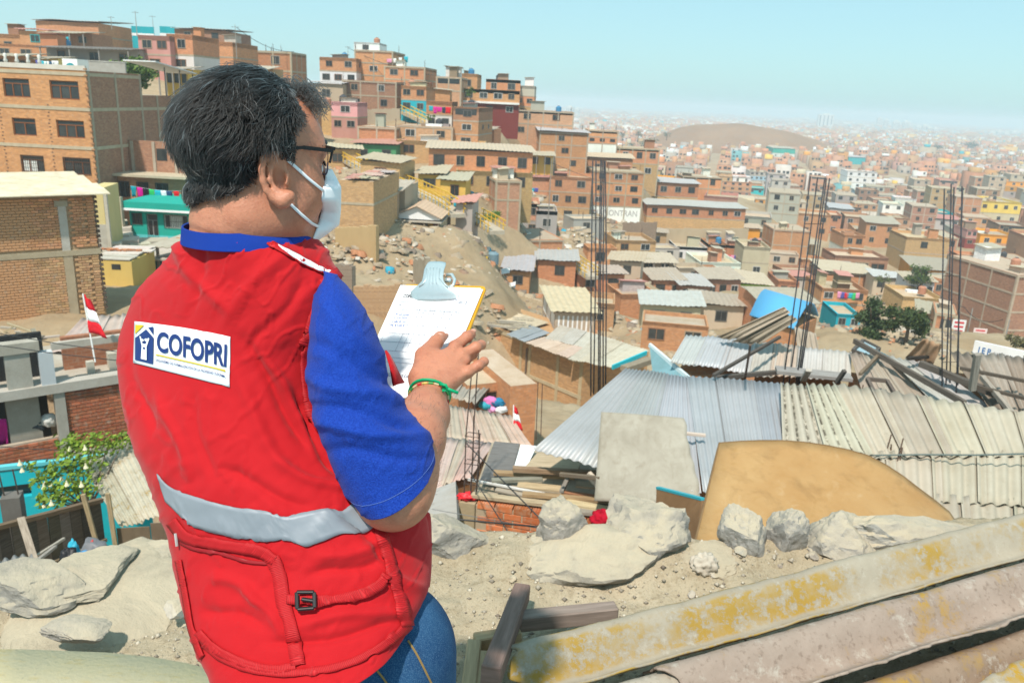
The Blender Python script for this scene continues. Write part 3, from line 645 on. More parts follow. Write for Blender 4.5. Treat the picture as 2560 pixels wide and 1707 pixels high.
# hillside shacks, each at a spot read off the photograph
FILL = '''560 300 96 ye;600 340 88 br;640 300 100 oc;690 330 92 be;720 290 106 br;760 300 112 be;1000 470 86 be;1015 300 120 gr;925 300 118 be;1120 480 92 br;1210 610 84 gr;1160 600 70 be;1245 480 110 be
1430 600 118 be;1470 580 126 gr;1500 590 128 be;1440 640 104 cr;1505 650 112 br;1390 700 90 br;1660 610 142 gr;1690 585 150 bd;1720 592 152 mr;1650 660 126 br;1560 700 100 be;1500 720 92 br;1530 760 78 be
1225 655 82 be;1290 600 98 gr;1340 580 128 be;1590 560 150 br;1500 560 138 oc;1780 600 160 br;1810 590 163 be;1730 700 118 be;1880 700 118 be;1930 690 138 br;1990 690 128 gr;1960 640 152 be;2040 640 152 br;2230 700 128 be;2130 700 122 br
2330 700 124 br;2380 745 110 be;2380 690 130 gr;2440 830 88 be;2350 640 158 be;2420 640 162 br;1080 470 86 br;935 520 72 be;1130 620 70 be;1345 690 84 be;1590 745 82 be;1680 770 76 be;1740 790 72 br;1800 775 78 be;1850 800 70 be;1950 790 76 br;1700 745 88 oc
905 405 99 be;850 395 97 oc;1170 400 104 br;1230 420 100 be;960 300 119 bd;1100 330 113 gr;1200 305 122 br;1250 350 120 br;1240 320 128 bd;1420 330 158 br;1470 345 158 be;700 250 116 br;745 265 114 oc;1290 740 74 be;1240 760 66 br;1330 720 78 gr;1345 655 92 be;1420 720 84 br;1460 760 76 oc;1610 600 146 br;1640 590 150 oc;1560 640 118 be;1520 600 122 br;1620 640 122 oc;1720 640 136 br;1690 690 116 gr;1660 720 104 be;1860 650 142 be;1780 680 128 br;1900 660 132 oc;1930 620 150 br;2000 660 140 bd;2060 610 162 br;2020 590 172 oc;1960 600 162 be;1880 740 98 gr;1930 760 90 br;1830 760 92 oc;1750 760 86 be;1690 800 66 br;1620 770 80 oc;1480 700 92 br;1410 760 70 gr;1080 540 76 oc;1120 590 72 be;1000 500 82 br;950 470 88 oc;870 430 92 br;600 620 58 be;680 640 56 oc;560 720 44 br;650 740 42 gr;740 720 44 be;600 820 34 br;700 830 33 oc;520 880 27 gr;640 930 25 br;760 940 25 be'''
for it in FILL.replace('\n', ';').split(';'):
    px, py, d, c = it.split(); d = float(d); c = {'mr': 'rs'}.get(c, c)
    B = P(float(px), float(py), d); B.z = Tz(B.x, B.y) + .1; w = random.uniform(3.8, 6.2); H = random.uniform(2.1, 2.8)
    if clash(B, w, H, 4, .35): continue
    small_house(B, w, H, random.uniform(3.5, 5), math.radians(random.uniform(-18, 18)), c, 1, random.choice(['c', 'c', 'p', 'R', 'C']))
# the near plain: rows of party-walled houses, the closest ones each a thing of its own
CAND = []
_rot = math.radians(-14)
for bi in range(-30, 60):
    for bj in range(0, 60):
        for lot in range(7):
            for side in (0, 1):
                lx = bi * 62 + lot * 7.6; ly = 70 + bj * 34 + side * 12.6
                x = lx * math.cos(_rot) - ly * math.sin(_rot); y = lx * math.sin(_rot) + ly * math.cos(_rot)
                if y < 95 or y > 900: continue
                CAND.append((x, y))
CAND = np.array(CAND); CAND += rng.uniform(-.4, .4, CAND.shape)
_z = T(CAND[:, 0], CAND[:, 1])
_d = CAND @ _f[:2] + (_z - CAND[:, 0] * 0 - CAMZ) * _f[2]
_px = np.array([proj((a, b, c)) for (a, b), c in zip(CAND, _z)])
ok = (_px[:, 0] > np.interp(_px[:, 2], [90, 150, 200, 400, 900], [1880, 1760, 1560, 1420, 1380])) & (_px[:, 0] < 2700) & (_z < 27)
_hd = ((CAND[:, 0] - _hc.x) / 150) ** 2 + ((CAND[:, 1] - _hc.y) / 105) ** 2
ok &= (_hd > 1) & (rng.random(len(CAND)) > .1)
order = np.argsort(_px[:, 2]); order = [i for i in order if ok[i]]
CW = ['br'] * 9 + ['bd'] * 5 + ['bp'] * 6 + ['oc'] * 4 + ['gr'] * 4 + ['wh'] * 3 + ['be'] * 4 + ['cr', 'lb', 'tq', 'ye', 'rs', 'og']
n_ind = 0; REST = []
for i in order:
    x, y = CAND[i]; d = _px[i, 2]; w = 7.5 + random.uniform(-.5, .4); ns = random.choice((1, 1, 2, 2, 2, 3)) if d < 250 else random.choice((1, 2, 2, 3, 3, 4)); H = ns * 2.55 + random.uniform(-.1, .4); L = random.uniform(9.5, 12.4)
    if d < 150: ns = min(ns, 2); H = min(H, 5.2)
    B = Vector((x, y, _z[i]))
    if clash(B, w * .8, H, 6, .18) or 2150 < _px[i, 0] < 2420 and d < 128: continue
    if n_ind < 150:
        small_house(B, w, H, L, _rot + math.radians(random.uniform(-2, 2)), random.choice(CW), ns, random.choice(['p', 'p', 'f', 'fR', 'c', 'pR', 'g']), True); n_ind += 1
    else: REST.append((x, y, _z[i], w, L, H))
# the far city beyond counting: one mass of boxes with roof rooms and window openings
FB = np.array(REST)
def far_cells(y0, y1, step, keep):
    ys = np.arange(y0, y1, step * 1.25); out = []
    for yy in ys:
        xs = np.arange(yy * .02 - 60, yy * .80 + 120, step); xs = xs[rng.random(len(xs)) < keep]
        out.append(np.stack([xs + rng.uniform(-step * .2, step * .2, len(xs)), np.full(len(xs), yy) + rng.uniform(-step * .3, step * .3, len(xs))], 1))
    q = np.concatenate(out); z = np.interp(q[:, 1], [300, 480], [2, 0]); n = len(q)
    hd = ((q[:, 0] - _hc.x) / 135) ** 2 + ((q[:, 1] - _hc.y) / 90) ** 2; m = hd > 1
    big = rng.random(n) < .05
    return np.stack([q[:, 0], q[:, 1], z, step * rng.uniform(.6, 1.0, n) * (1 + big), step * rng.uniform(.8, 1.3, n), rng.choice([3, 5.5, 6, 8, 8.5, 11], n) * (1 + big * .4)], 1)[m]
FB = np.concatenate([FB, far_cells(905, 1900, 9, .86), far_cells(1900, 3400, 16, .8), far_cells(3400, 6300, 30, .75)])
n = len(FB); pal = np.array([jit(CN[c]) for c in CW]); fc = pal[rng.integers(0, len(pal), n)] * rng.uniform(.8, 1.15, (n, 1))
fc = fc * .62 + np.array((.36, .215, .145)) * .38; white = rng.random(n) < .04; fc[white] = (.7, .67, .62)
fc = np.clip(fc, 0, .8)
ca, sa = math.cos(_rot), math.sin(_rot)
def boxes(FB):
    n = len(FB); sx = FB[:, 3] / 2; sy = FB[:, 4]; V = np.empty((n, 8, 3))
    for k, (i, j, l) in enumerate(((-1, 0, 0), (1, 0, 0), (1, 1, 0), (-1, 1, 0), (-1, 0, 1), (1, 0, 1), (1, 1, 1), (-1, 1, 1))):
        lx = i * sx; ly = j * sy; V[:, k, 0] = FB[:, 0] + lx * ca - ly * sa; V[:, k, 1] = FB[:, 1] + lx * sa + ly * ca; V[:, k, 2] = FB[:, 2] + (FB[:, 5] if l else -1)
    F = np.array([(0, 1, 5, 4), (1, 2, 6, 5), (2, 3, 7, 6), (3, 0, 4, 7), (4, 5, 6, 7)])
    return V.reshape(-1, 3), (F[None] + (np.arange(n) * 8)[:, None, None]).reshape(-1, 4)
V1, F1 = boxes(FB); C1 = np.repeat(fc, 8, 0)
# pale or rusty roof rooms, tanks
m = rng.random(n) < .55; rb = FB[m].copy(); rb[:, 2] += rb[:, 5] + 1; rb[:, 5] = rng.uniform(.4, 2.6, m.sum()); rb[:, 3] *= rng.uniform(.2, .7, m.sum()); rb[:, 4] *= rng.uniform(.2, .6, m.sum()); rb[:, 0] += rng.uniform(-2, 2, m.sum())
V2, F2 = boxes(rb); rc = pal[rng.integers(0, len(pal), len(rb))]; rc[rng.random(len(rb)) < .06] = (.7, .68, .64); C2 = np.repeat(np.clip(rc, 0, .8), 8, 0)
# windows of the closer ones
wv = []; nb = FB[FB[:, 1] < 1300]
for s in range(4):
    q = nb[nb[:, 5] > s * 2.7 + 2.4]
    for k in (-.28, .05, .3):
        g = q[rng.random(len(q)) < .75]; ww = rng.uniform(.5, .85, len(g)); cx = k * g[:, 3]; z0 = g[:, 2] + s * 2.7 + .9; hh = rng.uniform(1.0, 1.4, len(g))
        pts = np.empty((len(g), 4, 3))
        for a, (i, j) in enumerate(((-1, 0), (1, 0), (1, 1), (-1, 1))):
            lx = cx + i * ww; ly = -.06; pts[:, a, 0] = g[:, 0] + lx * ca - ly * sa; pts[:, a, 1] = g[:, 1] + lx * sa + ly * ca; pts[:, a, 2] = z0 + j * hh
        wv.append(pts)
wv = np.concatenate(wv); V3 = wv.reshape(-1, 3); F3 = np.arange(len(V3)).reshape(-1, 4); C3 = np.full((len(V3), 3), .035)
V = np.concatenate([V1, V2, V3]); F = np.concatenate([F1, F2 + len(V1), F3 + len(V1) + len(V2)]); C = np.concatenate([C1, C2, C3])
me = bpy.data.meshes.new('far_city'); raw_mesh(me, V, F); at = me.color_attributes.new('Col', 'FLOAT_COLOR', 'POINT'); at.data.foreach_set('color', np.concatenate([C, np.ones((len(C), 1))], 1).astype('f').ravel())
_tm = NT('far_city_walls'); a = _tm.node('ShaderNodeVertexColor', layer_name='Col'); nn = _tm.noise(.35, detail=4)
me.materials.append(_tm.done(_tm.mix(_tm.ramp(nn, .4, .7, 0, .35), a.outputs[0], _tm.mix(1, a.outputs[0], (.6, .58, .55), 'MULTIPLY')), .9, None, .1))
put('far_city', me)['kind'] = 'stuff'
# pale tower blocks on the horizon
for k, (x0, x1, yt, yb, d) in enumerate(((2044, 2080, 288, 322, 2500), (1962, 1972, 300, 314, 2900), (1980, 1988, 298, 314, 2900), (1996, 2004, 301, 315, 2900), (2012, 2020, 297, 315, 2950), (2026, 2034, 300, 316, 2900), (2189, 2202, 297, 327, 2700), (2207, 2218, 300, 327, 2700), (2231, 2246, 304, 328, 2500),
        (2256, 2271, 305, 330, 2450), (2287, 2300, 316, 336, 2400), (2303, 2313, 314, 337, 2400), (2316, 2327, 319, 338, 2400), (2331, 2343, 322, 339, 2400), (2472, 2485, 331, 349, 2300), (2490, 2502, 329, 349, 2300), (2508, 2520, 333, 350, 2300), (2526, 2542, 330, 351, 2300), (2412, 2422, 328, 342, 2500), (1414, 1432, 268, 286, 2300), (1436, 1447, 272, 286, 2300))):
    A, B_ = P(x0, yb, d), P(x1, yb, d); Hh = (yb - yt) * d / FPX; w = (B_ - A).length
    big = k == 0
    t = thing('tower_block', 'broad pale tower block, the widest one on the hazy horizon' if big else 'slim pale tower block fading into the haze on the horizon', 'tower block', (A + B_) / 2, _rot, None if big else 'slim hazy tower blocks on the horizon')
    MB().box(-w / 2, w / 2, 0, w, -20, Hh, 'd').build('wall', mat('plaster'), t, (.74, .7, .66))
    m = MB()
    for i in range(4):
        xx = -w / 2 + w * (i + .3) / 4; m.box(xx, xx + w * .08, -.3, 0, 2, Hh - 3)
    m.build('window_strip', mat('glass'), t)
    MB().box(-w * .2, w * .2, w * .3, w * .7, Hh, Hh + 4).build('roof_room', mat('plaster'), t, (.7, .68, .64))
# ---------------------------------------------------------------- trees
def leaf_cloud(m, blobs, n, size, seed=0):
    r = np.random.default_rng(seed); tot = sum(b[3] ** 2 for b in blobs)
    for bx, by, bz, br in blobs:
        k = int(n * br ** 2 / tot); d = r.normal(size=(k, 3)); d /= np.linalg.norm(d, axis=1)[:, None]; rad = br * (r.random(k) ** .45)[:, None] * (1 + .25 * np.sin(d[:, :1] * 7 + d[:, 1:2] * 5))
        c = np.array((bx, by, bz)) + d * rad * (1, 1, .8)
        for q in c:
            a = Vector(r.normal(size=3)).normalized(); b = a.orthogonal().normalized() ; s = size * r.uniform(.6, 1.4); e = a.cross(b)
            q = Vector(q); m.face([q - b * s, q + e * s * .55, q + b * s, q - e * s * .55], [(0, 0)] * 4)
def tree(px, py, d, wpx, hpx, label, color=(.07, .115, .03), n=900, seed=1, trunk=True, cat='tree', group=None, name='tree'):
    W = wpx * d / FPX; H = hpx * d / FPX; b = P(px, py, d); t = thing(name, label, cat, b, 0, group); r = random.Random(seed)
    if trunk:
        m = MB(); m.tube([(0, 0, -1), (.03 * W, 0, H * .3), (0, .02 * W, H * .6)], [.045 * W, .035 * W, .02 * W], 7)
        for k in range(4):
            a = k * 1.6 + r.random(); m.tube([(0, 0, H * (.3 + .06 * k)), (math.cos(a) * W * .18, math.sin(a) * W * .18, H * (.55 + .05 * k)), (math.cos(a) * W * .3, math.sin(a) * W * .3, H * .78)], [.02 * W, .014 * W, .006 * W], 5)
        m.build('trunk', mat('bark'), t, smooth=True)
    bl = []; R = W / 2
    for k in range(11):
        a = r.uniform(0, 6.28); q = r.random() ** .6; z0 = .2 if trunk else .1
        bl.append((math.cos(a) * R * .72 * q, math.sin(a) * R * .72 * q, H * r.uniform(z0 + .08, .86 - .2 * q), R * r.uniform(.22, .42)))
    m = MB(); leaf_cloud(m, bl, n, max(.09, W * .032), seed); m.build('crown', mat('leaf'), t, color)
    return t
tree(345, 240, 80, 165, 95, 'broad green tree beside the dark canopy on the left hillside', (.09, .15, .025), 2600, 3)
tree(262, 190, 84, 45, 34, 'small light green tree left of the broad hillside tree', (.12, .17, .03), 500, 4)
tree(2168, 868, 61, 112, 140, 'dark green tree in front of the turquoise house, taller of the pair', (.045, .075, .025), 4200, 5)
tree(2258, 870, 58, 118, 136, 'dark green tree at the head of the sloping street', (.045, .07, .022), 4200, 6)
tree(2300, 722, 118, 92, 70, 'wide green tree above the low white house in the street', (.08, .12, .03), 1500, 7)
tree(2206, 715, 122, 48, 36, 'thin dusty tree at the bend of the street', (.12, .14, .05), 500, 8)
tree(1232, 556, 88, 62, 34, 'bright green bush beside the yellow stair rail', (.09, .2, .02), 900, 9, False, 'bush', None, 'bush')
tree(1176, 250, 128, 30, 36, 'small green tree in front of the long maroon house', (.08, .15, .03), 500, 10)
tree(1076, 304, 112, 24, 24, 'small bush beside the yellow stairs under the turquoise ground floor', (.1, .16, .03), 300, 11, False, 'bush', None, 'bush')
tree(2535, 872, 66, 70, 50, 'dry brown-green bush at the photo edge below the tall brown building', (.12, .11, .05), 900, 12, False, 'bush', None, 'bush')
for k, (x, y, d, w, h_) in enumerate(((1556, 350, 560, 26, 26), (1594, 352, 560, 30, 36), (1620, 372, 520, 52, 30), (1666, 348, 600, 24, 22), (1580, 372, 520, 22, 18), (2036, 385, 700, 18, 24), (2052, 392, 690, 14, 14), (1660, 420, 420, 26, 20), (1812, 470, 340, 30, 14), (2340, 372, 900, 40, 8), (2420, 366, 1100, 60, 8), (2496, 440, 480, 18, 18), (2300, 402, 900, 14, 12))):
    tree(x, y, d, w, h_, ['dark clump of trees standing left of the brown hill', 'round dark tree on the flank of the brown hill', 'dark tree rising between far houses on the plain'][0 if k < 5 else 1 if k < 7 else 2], (.03, .075, .05), 300, 30 + k, True, 'tree', ['dark trees left of the brown hill', 'trees on the flank of the brown hill', 'dark trees among the far houses'][0 if k < 5 else 1 if k < 7 else 2])
# ---------------------------------------------------------------- roofs right below the ledge
def Q(s):      # 'x y z' triples -> points on the level z
    v = list(map(float, s.split())); return [PZ(*v[i:i + 3]) for i in range(0, len(v), 3)]
def lerp4(q, u, v): return (q[0] * (1 - u) + q[1] * u) * (1 - v) + (q[3] * (1 - u) + q[2] * u) * v
def prism(m, poly, z0, skip_top=False):
    """walls under a polygon of points down to z0"""
    c = sum(poly, Vector()) / len(poly); n = len(poly)
    area = sum(poly[i].x * poly[(i + 1) % n].y - poly[(i + 1) % n].x * poly[i].y for i in range(n))
    if area < 0: poly = poly[::-1]
    for i in range(n):
        a, b = poly[i], poly[(i + 1) % n]; L = (b - a).length
        m.face([(a.x, a.y, z0), (b.x, b.y, z0), b, a], [(0, z0), (L, z0), (L, b.z), (0, a.z)])
    if not skip_top: m.face(poly)
    return m
def roof_thing(name, label, q, n, pitch, amp, cols, matn='zinc', walls=True, cat='roof', endw=.012, thick=.006, zdown=3.0, ov=.03, jitz=.012, wcol='br', lvl=None):
    """a roof of n overlapping corrugated sheets spread over the quad q (A-B lower edge, D-C upper), walls of the room below"""
    base = (q[0] + q[1] + q[2] + q[3]) / 4; base.z -= .3; t = thing(name, label, cat, base)
    for i in range(n):
        u0, u1 = max(0, i / n - ov), min(1, (i + 1) / n + ov * .4); dz = Vector((0, 0, (i % 2) * jitz + random.uniform(0, jitz)))
        s = [lerp4(q, u0, -random.uniform(0, .03)) + dz, lerp4(q, u1, -random.uniform(0, .03)) + dz, lerp4(q, u1, 1) + dz, lerp4(q, u0, 1) + dz]
        m = corrug(MB(), *s, pitch=pitch, amp=amp, seg=8, nv=6, endw=endw)
        solid(m.build('roof_sheet', mat(matn), t, jit(cols[i % len(cols)], .07), smooth=True, off=base), thick)
    if walls:
        c = (q[0] + q[1] + q[2] + q[3]) / 4; p = [c + (x - c) * .86 - Vector((0, 0, .3)) for x in q]
        prism(MB(), p, c.z - zdown).build('wall', mat('brick'), t, jit(CN[wcol]), off=base)
    return t
def m_striped():
    t = NT('lichen_striped_sheet'); c = _obcol(t); sx = t.node('ShaderNodeSeparateXYZ'); t.t.links.new(t.coord('UV'), sx.inputs[0]); n = t.noise(9, detail=6, rough=.75); n2 = t.noise(2, detail=4)
    f = t.math('ABSOLUTE', t.math('SUBTRACT', t.math('FRACT', t.math('MULTIPLY', sx.outputs[0], 8.0)), .5)); k = t.math('MULTIPLY', t.ramp(f, .22, .08), t.ramp(n, .44, .54)); col = t.mix(t.math('MULTIPLY', k, t.ramp(n2, .3, .45, .35, 1)), t.mix(t.ramp(n, .3, .7, 0, .4), c, t.mix(1, c, (.78, .75, .7), 'MULTIPLY')), (.085, .075, .055)); return t.done(col, .85, None, .2)
MATS['striped'] = m_striped
ZG = (.42, .425, .43); ZB = (.50, .45, .36); ZR = (.30, .235, .18); ZP = (.47, .36, .29)
roof_thing('tin_roof', 'grey corrugated tin roof slanting down to a free corner above the brick shack', Q('1334 1124 -4.6 1752 1226 -4.68 1720 943 -4.15 1565 921 -4.15'), 3, .09, .014, [ZG], walls=False)
roof_thing('tin_roof', 'pale blue-grey corrugated tin roof between the plywood sheet and the striped beige roof', Q('1756 1225 -4.62 2010 1250 -4.62 1958 960 -4.16 1716 941 -4.16'), 3, .09, .014, [(.40, .415, .43), (.42, .42, .42), (.40, .42, .44)])
roof_thing('cement_roof', 'beige corrugated sheet with rows of black lichen stripes above the curved board', Q('1955 1112 -4.42 2178 1142 -4.40 2086 972 -4.0 1950 963 -4.02'), 2, .125, .024, [(.47, .43, .34)], 'striped', walls=False, jitz=.05)
roof_thing('cement_roof', 'wide beige corrugated cement roof, top course, at the right photo edge', Q('2165 1144 -4.42 2680 1140 -4.42 2680 1052 -3.98 2080 958 -4.02'), 5, .177, .026, [(.44, .39, .31), (.41, .36, .285), (.45, .40, .315)], 'sheet')
roof_thing('cement_roof', 'beige corrugated cement roof, middle course below the sagging cable', Q('2130 1240 -4.72 2680 1272 -4.72 2680 1128 -4.40 2110 1130 -4.40'), 5, .177, .026, [(.42, .37, .29), (.44, .39, .31)], 'sheet')
roof_thing('cement_roof', 'beige corrugated cement roof, lowest course next to the curved board', Q('2170 1352 -5.0 2680 1372 -5.0 2680 1258 -4.70 2150 1228 -4.70'), 4, .177, .026, [(.41, .37, .30), (.39, .35, .28)], 'sheet')
roof_thing('tin_roof', 'light grey tin roof behind the free-cornered one, crossed by a dark pole', Q('1676 905 -4.35 1872 934 -4.35 1890 853 -4.02 1716 838 -4.02'), 3, .1, .014, [(.50, .50, .50), (.47, .47, .48)])
roof_thing('tin_roof', 'rust-stained beige tin roof behind the long grey gutter board', Q('1868 938 -4.36 2126 952 -4.36 2128 884 -4.05 1884 853 -4.03'), 4, .11, .016, [(.46, .43, .40), ZP, (.48, .46, .44)], 'sheet')
roof_thing('tin_roof', 'brown rusty tin roof with an empty wooden hatch frame', Q('2155 985 -4.28 2335 1022 -4.28 2222 893 -4.0 2122 882 -4.02'), 3, .12, .018, [(.36, .29, .235), (.40, .34, .29)], 'sheet')
roof_thing('tin_roof', 'narrow grey tin roof strip between two long dark planks', Q('2330 1008 -4.22 2490 1030 -4.22 2318 910 -3.95 2214 890 -3.95'), 2, .12, .018, [(.44, .42, .40)], 'sheet')
roof_thing('tin_roof', 'rotting dark brown tin roof strewn with sticks at the right photo edge', Q('2470 1025 -4.15 2700 1060 -4.15 2700 905 -3.85 2372 880 -3.9'), 5, .13, .022, [(.25, .20, .155), (.33, .28, .23), (.28, .22, .17)], 'sheet', endw=.05)
roof_thing('tin_roof', 'rust-orange tilted sheet propped beside the right rods', Q('2262 896 -3.95 2332 914 -3.95 2358 862 -3.55 2308 848 -3.5'), 1, .13, .02, [(.40, .25, .16)], 'sheet', walls=False, endw=.04)
roof_thing('tin_roof', 'stack of old brown roof sheets leaning in front of the blue vaulted roof', Q('1794 848 -3.98 1900 872 -4.02 1992 814 -3.5 1952 777 -3.3'), 4, .15, .024, [(.33, .27, .2), (.40, .34, .26), (.28, .23, .18)], 'sheet', walls=False, endw=.05, jitz=.07, ov=.12)
q = [P(1996, 884, 16.6), P(2050, 888, 16.4), P(2040, 834, 16.6), P(1986, 817, 16.8)]
roof_thing('tin_sheet', 'bent brown tin sheet hanging upright beside the brown stack', q, 1, .12, .02, [(.42, .36, .29)], 'sheet', walls=False, cat='tin sheet', endw=.05)
q = [P(1632, 932, 14.6), P(1722, 945, 14.0), P(1716, 936, 14.1), P(1624, 862, 15.0)]
t = thing('painted_sheet', 'light blue painted sheet standing at the end of the grey tin roof', 'panel', q[0]); solid(MB().face(q).build('sheet', mat('board'), t, (.19, .36, .43), off=q[0]), .02)
MB().bar(q[3], q[1], .05, .07).build('edge_strip', mat('plastic'), t, (.6, .72, .75), off=q[0])
# blue vaulted roof farther off
A, B_, C_, D_ = P(1874, 788, 31), P(1985, 822, 29.5), P(2046, 790, 33), P(1928, 752, 35); t = thing('blue_roof', 'bright blue vaulted metal roof beyond the brown stacked sheets', 'roof', A)
m = MB(); qq = [A, B_, C_, D_]; N = 10
for i in range(N):
    v0, v1 = i / N, (i + 1) / N; up = lambda v: Vector((0, 0, .75 * math.sin(v * math.pi)))
    m.face([lerp4(qq, 0, v0) + up(v0), lerp4(qq, 1, v0) + up(v0), lerp4(qq, 1, v1) + up(v1), lerp4(qq, 0, v1) + up(v1)])
solid(m.build('roof_sheet', mat('plastic'), t, (.10, .36, .62), off=A, smooth=True, merge=True), .05)
prism(MB(), [A + (x - A) * .96 + Vector((.1, .1, -.1)) for x in qq], A.z - 3.5).build('wall', mat('brick'), t, CN['br'], off=A)
# ---------------------------------------------------------------- the brick shack of hollow bricks, its plank-strewn roof
ZS = -5.28
ql = Q(f'1152 1252 {ZS} 1640 1330 {ZS} 1700 1150 {ZS} 1212 1098 {ZS}'); b0 = ql[0].copy(); b0.z -= 2.2
t = thing('brick_shack', 'red hollow-brick shack with an unfinished wall top and planks all over its roof', 'house', b0)
prism(MB(), [x - Vector((0, 0, .10)) + (ql[2] - ql[0]).normalized() * .16 for x in ql], b0.z - .5).build('wall', mat('concrete'), t, (.40, .33, .25), off=b0)
wd = (ql[1] - ql[0]); wl = wd.length; wd.normalize(); wn_ = Vector((wd.y, -wd.x, 0))
def hollow_brick():
    m = MB(); L, H, D = .235, .088, .125; nx, ny = 6, 3; m.box(0, L, 0, D, 0, H, 't')
    cx, cy = L / nx, D / ny; hw = .30
    for i in range(nx):
        for j in range(ny):
            a, b, c, d = i * cx, (i + 1) * cx, j * cy, (j + 1) * cy; e = cx * .24; f2 = cy * .24
            o = [(a, c), (b, c), (b, d), (a, d)]; k = [(a + e, c + f2), (b - e, c + f2), (b - e, d - f2), (a + e, d - f2)]
            for n in range(4): m.face([(*o[n], H), (*o[(n + 1) % 4], H), (*k[(n + 1) % 4], H), (*k[n], H)]); m.face([(*k[n], H), (*k[(n + 1) % 4], H), (*k[(n + 1) % 4], H - .05), (*k[n], H - .05)])
            m.face([(*p, H - .05) for p in k])
    o = m.build('brick', mat('brickpiece')); me = o.data; bpy.data.objects.remove(o); return me
def solid_brick(L=.235, H=.088, D=.12):
    o = MB().box(0, L, 0, D, 0, H).build('brick', mat('brickpiece'), bevel=.004); me = o.data; bpy.data.objects.remove(o); return me
def m_brickpiece():
    t = NT('clay_brick'); c = _obcol(t); n = t.noise(18, detail=6); n2 = t.noise(5, detail=4); r = t.node('ShaderNodeObjectInfo').outputs['Random']
    c2 = t.mix(r, t.mix(1, c, (.8, .74, .7), 'MULTIPLY'), t.mix(1, c, (1.22, 1.15, 1.1), 'MULTIPLY'))
    col = t.mix(t.ramp(n, .45, .75, 0, .6), c2, (.42, .30, .21)); col = t.mix(t.ramp(n2, .58, .75, 0, .6), col, (.46, .40, .32))
    return t.done(col, .92, t.bump(n, .3, .006), .12)
MATS['brickpiece'] = m_brickpiece
HBR = hollow_brick(); SBR = solid_brick()
rz = math.atan2(wd.y, wd.x)
nb = int((wl - .2) / .25)
for r_ in range(6):
    for k in range(nb):
        if r_ == 0 and k in (9, 13): continue
        p = ql[0] + wd * (.24 + k * .25 + (.125 if r_ % 2 else 0) + random.uniform(-.006, .006)) + Vector((0, 0, -.09 - r_ * .103 + .02)) - b0
        o = put('brick', HBR if r_ == 0 else SBR, t, jit((.50, .155, .06), .12)); o.location = p; o.rotation_euler.z = rz + random.uniform(-.015, .015)
m = MB(); aa = ql[0] + wd * .2; bb = ql[1]; nn_ = Vector((-wd.y, wd.x, 0))
m.obox((aa + bb) / 2 + nn_ * .066 + Vector((0, 0, -.42)), wd * (bb - aa).length / 2, nn_ * .055, Vector((0, 0, .385))); m.build('mortar', mat('concrete'), t, (.47, .38, .27), off=b0)
m = MB(); c = ql[0] + wd * .1 + nn_ * .08; m.obox(c + Vector((0, 0, -1.0)), wd * .11, nn_ * .12, Vector((0, 0, 1.0))); m.build('column', mat('concrete'), t, (.42, .34, .22), off=b0)
MB().obox((ql[0] + ql[1] + ql[2] + ql[3]) / 4 + Vector((0, 0, -.07)), (ql[1] - ql[0]) / 2, (ql[3] - ql[0]) / 2 * .96, Vector((0, 0, .03))).build('roof_deck', mat('board'), t, (.40, .34, .26), off=b0)
# rebar tied at the corner column
m = MB()
for k, (dx, dy) in enumerate(((0, 0), (.09, .02), (.16, .0), (.05, .1), (.13, .12))):
    p = ql[0] + wd * (.03 + dx) + nn_ * (.05 + dy); hgt = (1.9, 2.3, 1.0, 1.2, 1.0)[k]; m.tube([p + Vector((0, 0, -.1)), p + Vector((.01 * k, 0, hgt * .5)), p + Vector((.05 - .01 * k, .02, hgt))], .009, 5)
for z in (.25, .55, .8, .95): m.tube([ql[0] + wd * a + nn_ * b_ + Vector((0, 0, z)) for a, b_ in ((.02, .04), (.2, .04), (.2, .18), (.02, .18), (.02, .04))], .006, 4)
tag(m.build('rebar_bundle', mat('metal'), None, (.09, .065, .055)), 'short tied bundle of rusty rods on the corner column of the hollow-brick shack', 'rebar')
def plank(s, w, h, label, color, z2=None, matn='wood', name='plank', cat='plank', grp=None):
    v = list(map(float, s.split())); a = PZ(v[0], v[1], v[2]); b = PZ(v[3], v[4], v[5]); c = (a + b) / 2
    o = MB().bar(a, b, w, h).build(name, mat(matn), None, color, off=c, bevel=.003); o.location = c; return tag(o, label, cat, grp)
WL, WM, WD, WG = (.55, .43, .27), (.40, .28, .16), (.25, .155, .09), (.30, .28, .25)
Z1 = ZS + .06
